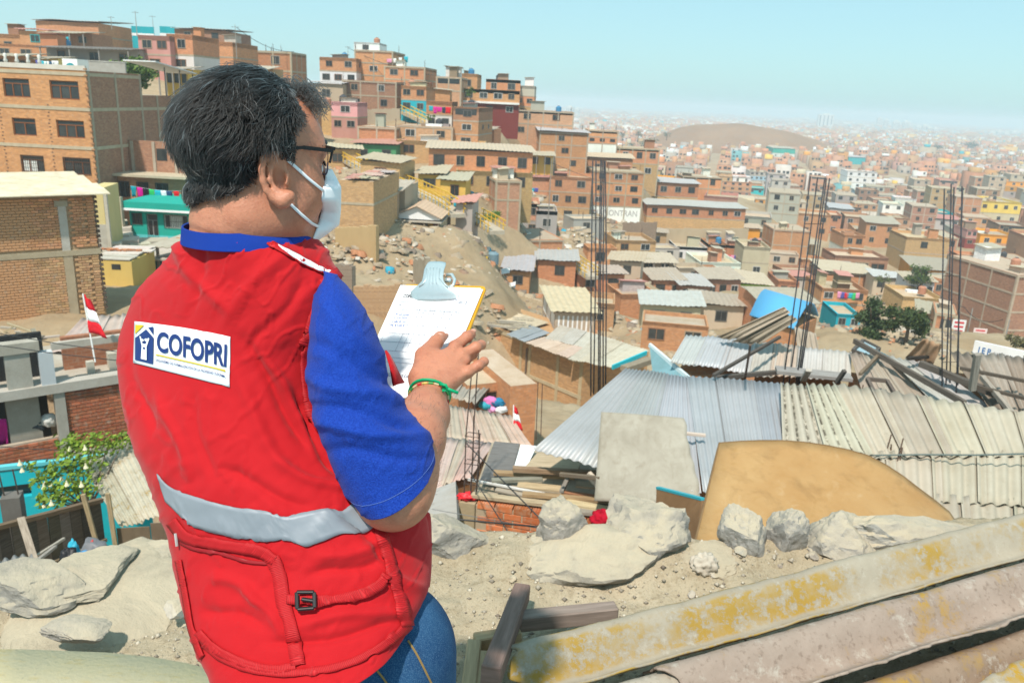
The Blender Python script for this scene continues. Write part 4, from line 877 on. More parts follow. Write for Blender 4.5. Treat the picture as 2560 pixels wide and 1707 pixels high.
for s, w, h_, lab, c in (
    (f'1282 1172 -5.0 1500 1184 -5.0', .09, .07, 'thick grey-topped brown beam, rearmost of the planks on the shack roof', (.33, .23, .15)),
    (f'1234 1181 -5.1 1437 1192 -5.1', .10, .05, 'mid brown plank lying just in front of the rearmost thick beam', WM),
    (f'1229 1201 -5.12 1356 1197 -5.12', .09, .05, 'greenish grey plank at the left rear of the shack roof', (.29, .29, .24)),
    (f'1170 1198 -5.15 1362 1234 -5.15', .035, .03, 'long shiny white metal profile on the shack roof', (.72, .72, .70)),
    (f'1294 1211 -5.15 1402 1222 -5.15', .16, .03, 'wide pale board in the middle of the shack roof', WL),
    (f'1179 1236 -5.2 1422 1266 -5.2', .11, .05, 'long pale beige plank near the hollow-brick wall top', (.50, .41, .28)),
    (f'1306 1234 -5.14 1568 1256 -5.14', .09, .05, 'long brown plank running from the middle towards the dark panel', WM),
    (f'1394 1250 -5.16 1552 1279 -5.16', .13, .04, 'freshly sawn cream plank next to the red cloth', (.66, .55, .34)),
    (f'1386 1245 -5.2 1645 1266 -5.2', .08, .05, 'grey-brown plank under the long brown one', (.35, .29, .22)),
    (f'1418 1199 -5.1 1404 1228 -5.1', .06, .05, 'short grey stick across the pale boards', WG),
    (f'1404 1230 -5.14 1495 1244 -5.14', .07, .05, 'short red-brown plank with a blue end beside the pale boards', (.42, .2, .11)),
    (f'1552 1235 -5.0 1704 1192 -4.85', .07, .06, 'brown square stick lying up against the plywood sheet', (.36, .22, .11)),
    (f'1674 1222 -4.95 1740 1212 -4.9', .06, .05, 'short brown stick at the foot of the plywood sheet', (.36, .22, .11)),
    (f'1562 1236 -5.05 1586 1256 -5.1', .06, .05, 'first short brown slat below the leaning stick', (.34, .2, .1)),
    (f'1592 1232 -5.05 1616 1258 -5.1', .06, .05, 'second short brown slat below the leaning stick', (.34, .2, .1)),
    (f'1616 1228 -5.05 1652 1246 -5.05', .06, .05, 'brown slat touching the dark panel with the turquoise rim', (.38, .25, .14)),
    (f'1240 1222 -5.2 1330 1240 -5.2', .12, .03, 'grey-beige board under the white metal profile', (.42, .37, .3)),
    (f'1330 1244 -5.22 1430 1252 -5.22', .14, .03, 'dusty tan board half covered by the cream plank', (.48, .38, .26)),
    (f'1440 1210 -5.2 1498 1216 -5.2', .16, .03, 'tan board beneath the white lumber', (.5, .41, .29)),
    (f'1250 1240 -5.24 1340 1262 -5.24', .07, .04, 'narrow dark slat behind the long beige plank', (.26, .2, .15)),
    (f'1450 1278 -5.2 1600 1290 -5.2', .12, .05, 'grey weathered beam along the wall top near the red cloth', (.36, .33, .28))):
    plank(s, w, h_, lab, c, grp='planks on the shack roof')
plank('1470 1184 -4.75 1578 1296 -5.12', .065, .09, 'white square lumber leaning steeply over the shack roof to the red cloth', (.70, .62, .52))
# flat pieces on the shack roof
def flat_piece(name, lab, cat, s, color, matn='board', th=.02):
    q = Q(s); c = sum(q, Vector()) / len(q); o = MB().face([x - c for x in q]).build(name, mat(matn), None, color); o.location = c; solid(o, th); return tag(o, lab, cat)
flat_piece('slatted_board', 'dark grey slatted board on the rear left of the shack roof', 'board', '1200 1200 -5.18 1272 1206 -5.18 1300 1110 -5.18 1236 1104 -5.18', (.20, .195, .19), 'wood')
flat_piece('plaster_patch', 'bright white plaster patch beside the dark grey slatted board', 'patch', '1286 1164 -5.17 1318 1166 -5.17 1342 1116 -5.17 1302 1112 -5.17', (.8, .8, .8), 'plaster')
flat_piece('pale_board', 'pale plank floor between the white patch and the tin roof corner', 'board', '1312 1168 -5.16 1442 1180 -5.16 1462 1140 -5.16 1344 1132 -5.16', (.52, .43, .30), 'wood')
# red cloth over the wall
def blob(name, lab, cat, c, r, color, matn='fabric', seed=0, amp=.35, sub=3, fr=2.2, flat=None, group=None):
    bm = bmesh.new(); bmesh.ops.create_icosphere(bm, subdivisions=sub, radius=1); s = Vector((seed * 3.1, seed * 1.7, seed))
    for v in bm.verts:
        n = v.co.normalized(); d = 1 + amp * mnoise.noise(n * fr + s) + amp * .45 * mnoise.noise(n * fr * 2.7 + s); v.co = Vector((n.x * r[0], n.y * r[1], n.z * r[2])) * d
    me = bpy.data.meshes.new(name); bm.to_mesh(me); bm.free(); me.materials.append(mat(matn)); me.polygons.foreach_set('use_smooth', [flat is None] * len(me.polygons))
    o = put(name, me, None, color); o.location = c; return tag(o, lab, cat, group)
c = PZ(1526, 1300, -5.12); blob('red_cloth', 'crumpled dark red cloth thrown over the hollow-brick wall top', 'cloth', c, (.23, .15, .13), (.42, .008, .025), seed=2, amp=.5, sub=4, fr=2.6)
c = PZ(1170, 1240, ZS + .05); blob('red_string', 'tangle of bright red plastic string on the corner column top', 'string', c, (.14, .08, .05), (.75, .03, .04), 'plastic', 5, .8, 3, 4)
# plywood sheets leaning on the tin roof
q = Q('1486 1252 -4.95 1762 1262 -4.8 1714 1046 -3.98 1503 1030 -3.98'); c = sum(q, Vector()) / 4; n = 26; V = np.zeros((n, n, 3)); nrm = (q[1] - q[0]).cross(q[3] - q[0]).normalized()
for j in range(n):
    for i in range(n):
        u, v = i / (n - 1), j / (n - 1)
        u2 = u * (1 - (.035 * (mnoise.noise(Vector((v * 6, 3, 0))) + .6) if u > .9 else 0)); p = lerp4(q, u2, v); p = p + nrm * (.03 * math.sin(u * 3.1) + .01)
        V[j, i] = p - c
o = put('plywood_sheet', grid_mesh('plywood_sheet', V, n, n, mat('board')), None, (.36, .335, .285)); o.location = c; solid(o, .012); tag(o, 'large grey-beige plywood sheet lying over the tin roof above the planks', 'plywood sheet')
q = [P(1640, 1352, 8.4), P(1742, 1362, 7.6), P(1757, 1250, 7.9), P(1644, 1221, 8.7)]; t = thing('dark_panel', 'dark brown wooden panel with a turquoise rim between the plywood and the curved board', 'panel', q[0])
solid(MB().face(q).build('board', mat('board'), t, (.19, .105, .05), off=q[0]), .03); MB().bar(q[3] + Vector((0, 0, .012)), q[2] + Vector((0, 0, .012)), .045, .025).build('rim', mat('plastic'), t, (.03, .33, .40), off=q[0])
# the big curved tawny board behind the ledge rocks
top = [(1798, 1108), (1850, 1104), (1900, 1102), (1954, 1102), (2010, 1106), (2065, 1114), (2120, 1125), (2171, 1140), (2215, 1163), (2256, 1190), (2300, 1224), (2340, 1254), (2372, 1280), (2400, 1322)]
nb = len(top); n2 = 14; V = np.zeros((n2, nb, 3)); c = P(2050, 1250, 5.6)
for i, (x, y) in enumerate(top):
    u = i / (nb - 1); yb = 1395 - 30 * u; xb = 1728 + (2410 - 1728) * (u ** .95)
    for j in range(n2):
        v = j / (n2 - 1); d = 5.15 + .15 * u + (1 - v) * (1.15 - .5 * u) + .12 * math.sin(u * 3.14)
        V[n2 - 1 - j, i] = P(x + (xb - x) * v, y + (yb - y) * v, d) - c
def m_tawny():
    t = NT('tawny_hardboard'); n = t.noise(2.0, detail=8, rough=.65); n2 = t.noise(40, detail=3); n3 = t.noise(6, detail=6, dist=1.2)
    w = t.noise(5, detail=7, rough=.7, stretch=(1, 1, .25), dist=.5); col = t.mix(t.ramp(n, .35, .7), (.37, .205, .075), (.44, .275, .12)); col = t.mix(t.ramp(n3, .55, .75, 0, .5), col, (.31, .17, .05)); col = t.mix(t.ramp(n2, .62, .8, 0, .3), col, (.4, .27, .13)); col = t.mix(t.ramp(w, .52, .7, 0, .55), col, (.24, .135, .05)); col = t.mix(t.ramp(w, .3, .42, .4, 0), col, (.52, .38, .22))
    return t.done(col, .62, t.bump(n, .05, .02), .3)
MATS['tawny'] = m_tawny
o = put('curved_board', grid_mesh('curved_board', V, nb, n2, mat('tawny'))); o.location = c; solid(o, .012); tag(o, 'big tawny hardboard with a curved top edge standing behind the ledge rocks', 'board')
MB().tube([Vector(V[k, 0]) for k in range(0, n2, 3)] + [Vector(q) for q in V[-1]], .009, 5).build('worn_edge', mat('board'), o, (.20, .125, .06))
# ---------------------------------------------------------------- tall bare rebar columns
def rebar_col(lab, rods, d0, ties, r=.011):
    x0, y0 = rods[0][2], rods[0][3]; b = P(x0, y0, d0); t = thing('rebar_column', lab, 'rebar column', b, 0, 'bare rebar columns')
    for (xt, yt, xb, yb, dd) in rods:
        a, e = P(xb, yb, d0 + dd), P(xt, yt, d0 + dd); m_ = (a + e) / 2 + Vector((random.uniform(-.02, .02), 0, 0))
        MB().tube([a, m_, e], r, 6).build('rod', mat('metal'), t, (.055, .06, .07), off=b, smooth=True)
    for ty in ties:
        pts = []
        for (xt, yt, xb, yb, dd) in (rods[0], rods[len(rods) // 3], rods[-1], rods[len(rods) // 2]):
            f_ = (ty - yt) / (yb - yt); pts.append(P(xt + (xb - xt) * f_, ty, d0 + dd))
        pts.append(pts[0]); MB().tube(pts, .006, 4).build('stirrup', mat('metal'), t, (.07, .06, .055), off=b)
rebar_col('left bare rebar column rising from behind the grey tin roof', [(1482, 402, 1477, 990, 0), (1490, 402, 1484, 985, .2), (1502, 400, 1496, 985, .25), (1506, 402, 1500, 975, .3), (1510, 402, 1508, 970, 0), (1513, 404, 1514, 960, .1)], 13.0, (770, 545, 680))
rebar_col('middle bare rebar column leaning to the right, the most tilted one', [(2026, 442, 1958, 955, 0), (2044, 444, 1973, 958, .15), (2062, 446, 1990, 962, 0), (2066, 447, 1994, 962, .2), (2074, 446, 1998, 962, .2)], 13.2, (700, 560))
rebar_col('right bare rebar column standing on the rusty hatch roof', [(2361, 472, 2355, 1012, 0), (2378, 460, 2363, 1014, .2), (2385, 468, 2374, 1016, .25), (2405, 466, 2389, 1018, 0), (2407, 470, 2394, 1018, .2)], 12.6, (690, 905), .011)
for s, lab in (('2208 1160 2228 1086 11.0 2226 1148 2228 1110', 'pair of short rusty rods by the edge of the curved board'), ('2236 1182 2258 1095 10.8 2244 1180 2256 1118', 'thick cluster of short rusty rods by the edge of the curved board'), ('1880 1108 1888 1050 12 1884 1106 1892 1052', 'pair of thin rods standing on the blue-grey tin roof'), ('2134 1004 2138 970 12.4 2130 990 2136 962', 'small stub rods at the top of the striped beige sheet'), ('2158 1005 2162 975 12.4 2152 990 2158 962', 'second stub rods at the top of the wide beige roof'), ('1340 1100 1345 955 17 1352 1090 1356 960', 'two thin rods beside the small red and white flag')):
    v = list(map(float, s.split())); a = P(v[0], v[1], v[4]); m = MB(); m.tube([a - a, P(v[2], v[3], v[4]) - a], .01, 5); m.tube([P(v[5], v[6], v[4]) - a, P(v[7], v[8], v[4]) - a], .01, 5)
    o = m.build('rebar_stub', mat('metal'), None, (.12, .075, .05)); o.location = a; tag(o, lab, 'rebar', 'short rods sticking out of roofs')
# dark planks, poles, gutters over the roofs
for s, w, h_, lab, c in (('1782 945 -4.2 1968 928 -4.15', .07, .07, 'dark pole along the joint between the blue-grey and the rusty tin roofs', (.12, .11, .1)), ('1940 924 -4.1 2128 944 -4.1', .30, .06, 'long grey gutter board lying across the roofs behind the striped sheet', (.34, .33, .32)),
        ('2136 852 -3.85 2412 1008 -4.0', .06, .09, 'long dark plank running down between the hatch roof and the grey strip', (.16, .14, .12)), ('2300 908 -3.8 2500 990 -3.98', .10, .10, 'long dark plank on the far side of the narrow grey strip', (.13, .115, .1)),
        ('1784 938 -4.05 1950 842 -3.75', .05, .05, 'dark slanting pole over the light grey tin roof', (.11, .1, .09)), ('1862 950 -4.2 1876 862 -3.3', .035, .035, 'thin rusty rod sticking up at the end of the light grey roof', (.14, .1, .08)),
        ('2150 935 -4.0 2200 884 -3.9', .05, .05, 'brown stick resting on the hatch roof', (.22, .17, .12)), ('2455 942 -3.8 2530 1032 -4.0', .07, .07, 'pale weathered post lying down the dark brown roof', (.38, .34, .29)),
        ('2400 920 -3.75 2600 960 -3.8', .05, .05, 'dark stick across the dark brown roof, upper one', (.12, .1, .08)), ('2420 960 -3.85 2620 1010 -3.9', .05, .05, 'dark stick across the dark brown roof, lower one', (.12, .1, .08)), ('2270 896 -3.8 2320 892 -3.8', .06, .05, 'short black beam in front of the rust-orange sheet', (.05, .045, .04)),
        ('2430 975 -3.8 2444 885 -3.2', .08, .08, 'upright grey stake in the dark brown roof', (.3, .28, .25)), ('2008 950 -4.1 2022 925 -3.8', .09, .05, 'pale wooden prop under the gutter board', (.5, .47, .42)), ('2092 956 -4.1 2112 926 -3.85', .06, .06, 'dark prop at the end of the gutter board', (.12, .11, .1)), ('1702 1082 -4.3 1764 1088 -4.3', .05, .04, 'short white-painted stick at the edge of the plywood sheet', (.7, .6, .52)),
        ('1560 922 -14 1625 900 -14', .5, .3, 'grey beam end above the tin roof corner', (.32, .27, .2)), ('1500 1195 -4.7 1400 1185 -4.8', .05, .05, 'dark batten under the free tin roof corner', (.2, .16, .12))):
    plank(s, w, h_, lab, c, grp='planks and poles over the roofs')
t = thing('hatch_frame', 'empty wooden hatch frame lying on the rusty tin roof', 'frame', PZ(2200, 970, -4.05)); L0 = t.location
hp = Q('2190 990 -4.08 2242 994 -4.08 2218 952 -4.02 2168 947 -4.02')
for i in range(4): MB().bar(hp[i], hp[(i + 1) % 4], .05, .06).build('frame_bar', mat('wood'), t, (.17, .14, .12), off=L0)
t = thing('old_window', 'discarded window frame with bluish glass leaning by the rusty roofs', 'window', P(2160, 880, 15)); L0 = t.location
hp = [P(2132, 878, 15), P(2175, 893, 15), P(2198, 872, 15.6), P(2158, 852, 15.6)]
for i in range(4): MB().bar(hp[i], hp[(i + 1) % 4], .06, .08).build('frame_bar', mat('wood'), t, (.12, .11, .1), off=L0)
solid(MB().face(hp).build('pane', mat('plastic'), t, (.30, .42, .47), off=L0), .01)
def cable(lab, pts, r=.006, color=(.03, .03, .03), sag=0, name='cable'):
    q = [P(*p) for p in pts]
    if len(q) == 2 and sag: q = [q[0].lerp(q[1], k / 12) - Vector((0, 0, sag * 4 * (k / 12) * (1 - k / 12))) for k in range(13)]
    c = q[0]; o = MB().tube([p - c for p in q], r, 5).build(name, mat('plastic'), None, color, smooth=True); o.location = c; return tag(o, lab, 'cable')
cable('black cable from the tied rods down over the hollow-brick wall', [(1168, 1110, 10.6), (1366, 1312, 8.0)], .008)
cable('second black cable from the tied rods down the brick wall face', [(1172, 1176, 10.6), (1273, 1334, 8.6)], .007)
cable('long black cable crossing in front of the hollow-brick wall', [(1100, 1294, 6.5), (1345, 1316, 7.0), (1720, 1345, 7.5)], .008, sag=0)
cable('thin grey wire above the long black cable', [(1080, 1272, 6.5), (1345, 1320, 7.2)], .003, (.2, .2, .2))
cable('turquoise pole lying down the grey roof strip', [(2180, 872, 14.3), (2510, 1034, 12.2)], .022, (.04, .25, .33))
cable('sagging dark cable along the top course of the beige cement roof', [(2175, 1138, 10.75), (2300, 1136, 10.8), (2440, 1137, 10.7), (2640, 1132, 10.7)], .012, (.12, .15, .14))
# ---------------------------------------------------------------- long brick building with patched roofs, lower down
ZT = -17.0
fl_, fr_, br_, bl_ = Q(f'1181 800 {ZT} 1460 906 {ZT} 1622 877 {ZT} 1240 752 {ZT}')
t = thing('long_brick_building', 'long two-storey ochre brick building with a patchwork of sheet roofs behind the raised hand', 'building', fl_); L0 = fl_.copy()
prism(MB(), [fl_, fr_, br_, bl_], L0.z - 6).build('wall', mat('brick'), t, (.50, .29, .14), off=L0)
dd = (fr_ - fl_); LL = dd.length; dd.normalize(); nf = Vector((dd.y, -dd.x, 0))
if nf.y > 0: nf = -nf
for k in (0, .26, .48, .56, .80, .985): MB().obox(fl_ + dd * LL * k + nf * .02 + Vector((0, 0, -3)), dd * .14, nf * .03, Vector((0, 0, 3.05))).build('column', mat('concrete'), t, (.50, .40, .25), off=L0)
for z in (0, -2.5): MB().obox((fl_ + fr_) / 2 + nf * .024 + Vector((0, 0, z - .1)), dd * LL / 2, nf * .03, Vector((0, 0, .13))).build('beam', mat('concrete'), t, (.50, .41, .27), off=L0)
MB().obox(fl_ + dd * LL * .54 + nf * .12 + Vector((0, 0, -2.4)), dd * .05, nf * .05, Vector((0, 0, 1.9))).build('drain_pipe', mat('metal'), t, (.2, .16, .12), off=L0)
for s, c, n, ma in ((f'1266 836 {ZT+.3} 1312 855 {ZT+.3} 1376 832 {ZT+.35} 1326 813 {ZT+.35}', (.33, .35, .37), 3, 'zinc'), (f'1314 856 {ZT+.25} 1418 896 {ZT+.25} 1462 872 {ZT+.3} 1362 842 {ZT+.3}', (.55, .42, .33), 4, 'sheet'), (f'1420 898 {ZT+.3} 1535 920 {ZT+.3} 1622 877 {ZT+.5} 1500 838 {ZT+.5}', (.52, .47, .37), 4, 'sheet'), (f'1362 846 {ZT+.32} 1466 872 {ZT+.32} 1500 838 {ZT+.5} 1400 812 {ZT+.5}', (.50, .46, .39), 3, 'sheet'), (f'1205 800 {ZT+.12} 1290 832 {ZT+.12} 1370 806 {ZT+.2} 1262 772 {ZT+.2}', (.55, .46, .33), 2, 'sheet')):
    qq = Q(s)
    for i in range(n):
        dz = Vector((0, 0, .03 * (i % 2))); m = corrug(MB(), lerp4(qq, i / n, 0) + dz, lerp4(qq, (i + 1.06) / n, 0) + dz, lerp4(qq, (i + 1.06) / n, 1) + dz, lerp4(qq, i / n, 1) + dz, .25, .02, 5, 3, 0, endw=.06)
        solid(m.build('roof_sheet', mat(ma), t, jit(c, .08), off=L0), .03)
MB().bar(PZ(1531, 918, ZT + .55), PZ(1616, 882, ZT + .75), .12, .3).build('turquoise_edge', mat('plaster'), t, (.02, .45, .55), off=L0)
for k in range(14):
    a = PZ(1212 + random.uniform(0, 70), 792 + random.uniform(0, 25), ZT + .4); o = MB().bar((0, 0, 0), (random.uniform(1.2, 2.2), random.uniform(-.6, -.2), random.uniform(-.05, .1)), .12, .06).build('plank', mat('wood'), None, random.choice([WG, (.42, .38, .3), (.5, .45, .36)])); o.location = a
    tag(o, 'loose grey plank in the heap on the long brick building', 'plank', 'heap of planks on the long brick building')
# brick hut and pink sheet roofs nearer by
h2 = dict(x0=1272, x1=1338, yt=962, yb=1056, d=34, yaw=math.radians(24), L=5.0, cols=['br'], wins=['0'], fl='', lab='small roofless brick hut with clothes piled in its doorway'); solve_house(h2); build_house(h2)
h3 = dict(x0=1166, x1=1272, yt=958, yb=1046, d=35, yaw=math.radians(24), L=3.0, cols=['br'], wins=['1'], fl='', lab='brick hut wing with a dark open bay framed in turquoise'); solve_house(h3); build_house(h3)
for k, (x, y, c) in enumerate(((1216, 1012, (.05, .35, .45)), (1226, 1002, (.7, .2, .45)), (1238, 1008, (.02, .1, .2)), (1232, 1020, (.75, .35, .6)), (1250, 1022, (.8, .8, .82)), (1245, 1005, (.03, .2, .35)))):
    blob('laundry_heap', ['teal', 'magenta', 'navy', 'pink', 'white', 'dark blue'][k] + ' garment in the heap of washing at the brick hut door', 'garment', P(x, y, 33.4), (.3, .25, .18), c, seed=k, group='heap of washing at the brick hut')
roof_thing('sheet_roof', 'pinkish corrugated roof sloping down behind the raised hand', [P(1085, 1092, 25), P(1330, 1118, 24.5), P(1275, 1040, 28), P(1090, 1008, 29)], 6, .2, .025, [(.52, .39, .31), (.50, .41, .33), (.55, .40, .33)], 'sheet', endw=.05)
roof_thing('sheet_roof', 'faded pink patched roof in front of the pinkish corrugated one', [P(1060, 1230, 19), P(1180, 1190, 19), P(1240, 1108, 22.5), P(1085, 1090, 23)], 5, .2, .025, [(.50, .34, .29), (.55, .42, .36), (.48, .40, .33)], 'sheet', endw=.05)
roof_thing('plank_roof', 'broken roof of grey planks beside the wrist and bracelet', [P(1120, 990, 33), P(1190, 1010, 32), P(1240, 950, 36), P(1150, 930, 37)], 4, .3, .03, [(.40, .36, .3), (.33, .3, .26)], 'sheet', endw=.1, walls=False)
q = [P(1030, 1400, 8.5), P(1150, 1372, 8.6), P(1142, 1212, 11.8), P(1040, 1250, 12)]; t = thing('slab_roof', 'smooth pale grey slab roof left of the hollow-brick shack', 'roof', q[0]); solid(MB().face(q).build('slab', mat('roof'), t, (.46, .43, .40), off=q[0]), .12)
prism(MB(), [x - Vector((0, 0, .1)) for x in q], q[0].z - 3).build('wall', mat('plaster'), t, (.42, .36, .28), off=q[0])
# ---------------------------------------------------------------- the ledge we stand on
def m_lichen():
    t = NT('cement_with_lichen'); c = _obcol(t); n = t.noise(2.6, detail=8, rough=.7); n2 = t.noise(16, detail=7, rough=.72); n3 = t.noise(55, detail=4)
    col = t.mix(t.ramp(n, .35, .7, 0, .9), c, t.mix(1, c, (.62, .58, .54), 'MULTIPLY')); col = t.mix(t.ramp(n2, .28, .44, .8, 0), col, (.47, .43, .37)); col = t.mix(t.ramp(n3, .54, .7, 0, .6), col, t.mix(1, c, (.45, .4, .36), 'MULTIPLY'))
    li = t.math('MULTIPLY', t.ramp(n, .53, .66), t.ramp(n2, .47, .53)); col = t.mix(li, col, (.38, .22, .02))
    return t.done(col, .85, t.bump(t.math('ADD', n2, t.math('MULTIPLY', n3, .5)), .35, .006), .2)
MATS['lichen'] = m_lichen
def m_lichen2():
    t = NT('cement_thick_lichen'); c = _obcol(t); n = t.noise(2.1, detail=8, rough=.7); n2 = t.noise(24, detail=8, rough=.78); n3 = t.noise(60, detail=4)
    col = t.mix(t.ramp(n, .35, .7, 0, .8), c, t.mix(1, c, (.66, .62, .58), 'MULTIPLY')); col = t.mix(t.ramp(n2, .30, .44, .65, 0), col, (.45, .41, .345)); col = t.mix(t.ramp(n3, .58, .75, 0, .45), col, t.mix(1, c, (.55, .5, .45), 'MULTIPLY'))
    sx = t.node('ShaderNodeSeparateXYZ'); t.t.links.new(t.node('ShaderNodeNewGeometry').outputs['Normal'], sx.inputs[0])
    li = t.math('MULTIPLY', t.ramp(n, .42, .55), t.ramp(n2, .455, .51)); li = t.math('MULTIPLY', li, t.ramp(sx.outputs[2], .97, .85, 0, .85)); col = t.mix(li, col, (.34, .205, .02))
    return t.done(col, .85, t.bump(t.math('ADD', n2, t.math('MULTIPLY', n3, .5)), .4, .006), .2)
MATS['lichen2'] = m_lichen2
ED = np.array([(-4, 2.45), (-2.0, 2.50), (-1.6, 2.46), (-1.2, 2.66), (-.8, 2.78), (-.3, 2.80), (0, 2.78), (.5, 2.82), (1, 2.86), (1.8, 3.0), (3, 3.25), (5, 3.6)])
xs = np.linspace(-3.6, 4.8, 420); ys = np.concatenate([np.linspace(.2, 1.5, 14), np.arange(1.52, 3.3, .016), np.linspace(3.32, 5.2, 24)]); X, Y = np.meshgrid(xs, ys)
edge = np.interp(X, ED[:, 0], ED[:, 1]) + fbm(X, Y * 0, 2.3, 3, 41) * .06
Zg = -1.74 + fbm(X, Y, .7, 4, 51) * .07 + fbm(X, Y, 4.5, 4, 52, .6) * .034 + fbm(X, Y, 17, 4, 53, .65) * .014 + np.clip(X - .4, 0, 3) * .03 - .05 * np.clip(-X - .3, 0, 1.5)
Zg += (.02 + .07 * np.clip(X * 3 + .5, 0, 1)) * np.exp(-((Y - edge + .1) / .2) ** 2)
s_ = np.clip(Y - edge, 0, None); Zg -= np.minimum(s_ * 2.6, 2 + s_ * 1.6)
put('ledge_ground', grid_mesh('ledge_ground', np.stack([X, Y, Zg + CAMZ], -1), len(xs), len(ys), mat('dust')))['kind'] = 'structure'
def gz(x, y): j = int(np.clip(np.searchsorted(ys, y), 1, len(ys) - 1)); i = int(np.clip(np.searchsorted(xs, x), 1, len(xs) - 1)); return float(Zg[j, i]) + CAMZ
def rock(lab, px, py, r, color=(.34, .33, .31), seed=0, z=-1.72, planes=9, rot=0, cat='rock', name='rock', sub=5, loc=None, sink=.25, rough=.09):
    rr = np.random.default_rng(seed); c = loc if loc is not None else PZ(px, py, z); bm = bmesh.new(); bmesh.ops.create_icosphere(bm, subdivisions=sub, radius=1); pl = []
    for _ in range(int(planes * 1.8)):
        n = rr.normal(size=3); n /= np.linalg.norm(n); pl.append((Vector(n), rr.uniform(.52, .84)))
    s = Vector(rr.uniform(0, 50, 3))
    for v in bm.verts:
        p = v.co.copy()
        for n, d in pl:
            e = p.dot(n) - d
            if e > 0: p -= n * e
        f = 1 + rough * mnoise.fractal(p * 2.2 + s, 1.0, 2.0, 4) + rough * .35 * mnoise.fractal(p * 9 + s, 1.0, 2.0, 3); p *= f; v.co = Vector((p.x * r[0], p.y * r[1], p.z * r[2]))
    me = bpy.data.meshes.new(name); bm.to_mesh(me); bm.free(); me.materials.append(mat('rock')); me.polygons.foreach_set('use_smooth', [True] * len(me.polygons)); me.set_sharp_from_angle(angle=.42); o = put(name, me, None, color)
    o.location = (c.x, c.y, c.z + r[2] * (1 - sink) * .6 + (.045 if px > 1050 else 0) if loc is None else c.z)
    if px > 1050 and r[2] > .1: o.scale = (1.15, 1.1, 1.12)
    o.rotation_euler = (rr.uniform(-.15, .15), rr.uniform(-.15, .15), rot); return tag(o, lab, cat)
rock('grey flat-topped rock at the left edge of the ledge', 90, 1478, (.20, .15, .085), (.30, .29, .27), 1); rock('thin tilted stone slab right of the flat-topped grey rock', 222, 1462, (.15, .22, .05), (.34, .31, .26), 2, rot=-.4, planes=5)
rock('big dusty half-buried boulder left of the man', 325, 1512, (.32, .46, .11), (.34, .30, .23), 3, z=-1.80, rot=-.5, sink=.9, planes=5, rough=.08); rock('pale rock lip at the far top of the half-buried boulder', 385, 1412, (.16, .09, .06), (.36, .33, .27), 4, z=-1.76); rock('white-veined nose of the half-buried boulder', 195, 1592, (.12, .08, .045), (.38, .36, .33), 5, planes=6, rot=.2)
rock('long dusty rock body along the ledge edge, the biggest one', 1490, 1428, (.33, .17, .13), (.34, .32, .28), 6, rot=.05, sink=.6, planes=8, rough=.1); rock('pointed left peak of the biggest ledge rock', 1405, 1400, (.13, .13, .155), (.32, .30, .28), 17, rot=.5, sink=.5, planes=12, rough=.12); rock('tall rounded right peak of the biggest ledge rock', 1605, 1400, (.155, .15, .19), (.33, .32, .30), 8, rot=-.2, sink=.5, planes=9, rough=.12)
rock('upright layered grey rock right of the crumpled paper', 1858, 1412, (.10, .11, .145), (.36, .355, .34), 9, rot=.3, sink=.4, planes=14, rough=.13); rock('wedge-shaped rock standing between two bigger ones', 1952, 1408, (.085, .09, .14), (.37, .36, .34), 10, rot=-.3, sink=.4, planes=14, rough=.12); rock('broad dusty rock at the foot of the curved board', 2085, 1408, (.15, .14, .165), (.37, .36, .34), 11, rot=.2, sink=.45, planes=11, rough=.12); rock('long low rock ridge running to the cement sheets', 2290, 1398, (.40, .14, .125), (.37, .365, .345), 12, rot=.15, sink=.5, planes=10, rough=.12)
rock('cracked grey slab rock beside the brick corner column', 1110, 1385, (.15, .12, .11), (.33, .32, .30), 13, sink=.5, planes=10, rough=.12); rock('dusty low rock under the crumpled paper', 1760, 1440, (.14, .12, .06), (.32, .27, .2), 14, planes=7); rock('low rock between the biggest rock and the crumpled paper', 1705, 1404, (.07, .07, .06), (.33, .3, .25), 15, sub=4)
rock('brown flat stone at the left edge of the dirt', 32, 1506, (.075, .035, .028), (.30, .21, .10), 16, sub=4, sink=.3)
rock('white broken stone beside the man’s left hip', 442, 1532, (.04, .05, .04), (.55, .53, .5), 18, sub=4, sink=.3); rock('flat grey pebble stone near the maroon timber', 1374, 1464, (.05, .025, .02), (.33, .33, .33), 19, sub=4, sink=.3); rock('small dark stone beside the flat grey pebble', 1336, 1458, (.025, .02, .022), (.2, .19, .18), 20, sub=3, sink=.3); rock('round grey stone in front of the upright layered rock', 1698, 1388, (.035, .03, .03), (.36, .36, .35), 21, sub=3, sink=.3)
STN = []
for k in range(6):
    o = rock('x', 0, 0, (1, .75, .6), (.3, .29, .27), 60 + k, sub=3, loc=Vector((0, 0, 0)), planes=8); STN.append(o.data); bpy.data.objects.remove(o)
for k in range(150):
    x = random.uniform(-2.0, 2.6); y = random.uniform(1.75, 2.85); s = random.choice((.007, .011, .015, .02, .03)) * random.uniform(.7, 1.2)
    o = put('stone', STN[k % 6], None, jit(random.choice([(.32, .31, .30), (.42, .39, .34), (.22, .2, .18), (.5, .48, .45), (.36, .28, .2)]))); o.location = (x, y, gz(x, y) + s * .2); o.scale = (s, s, s); o.rotation_euler = (0, 0, random.uniform(0, 6)); tag(o, 'small loose stone lying on the ledge dirt', 'stone', 'small stones scattered on the ledge')
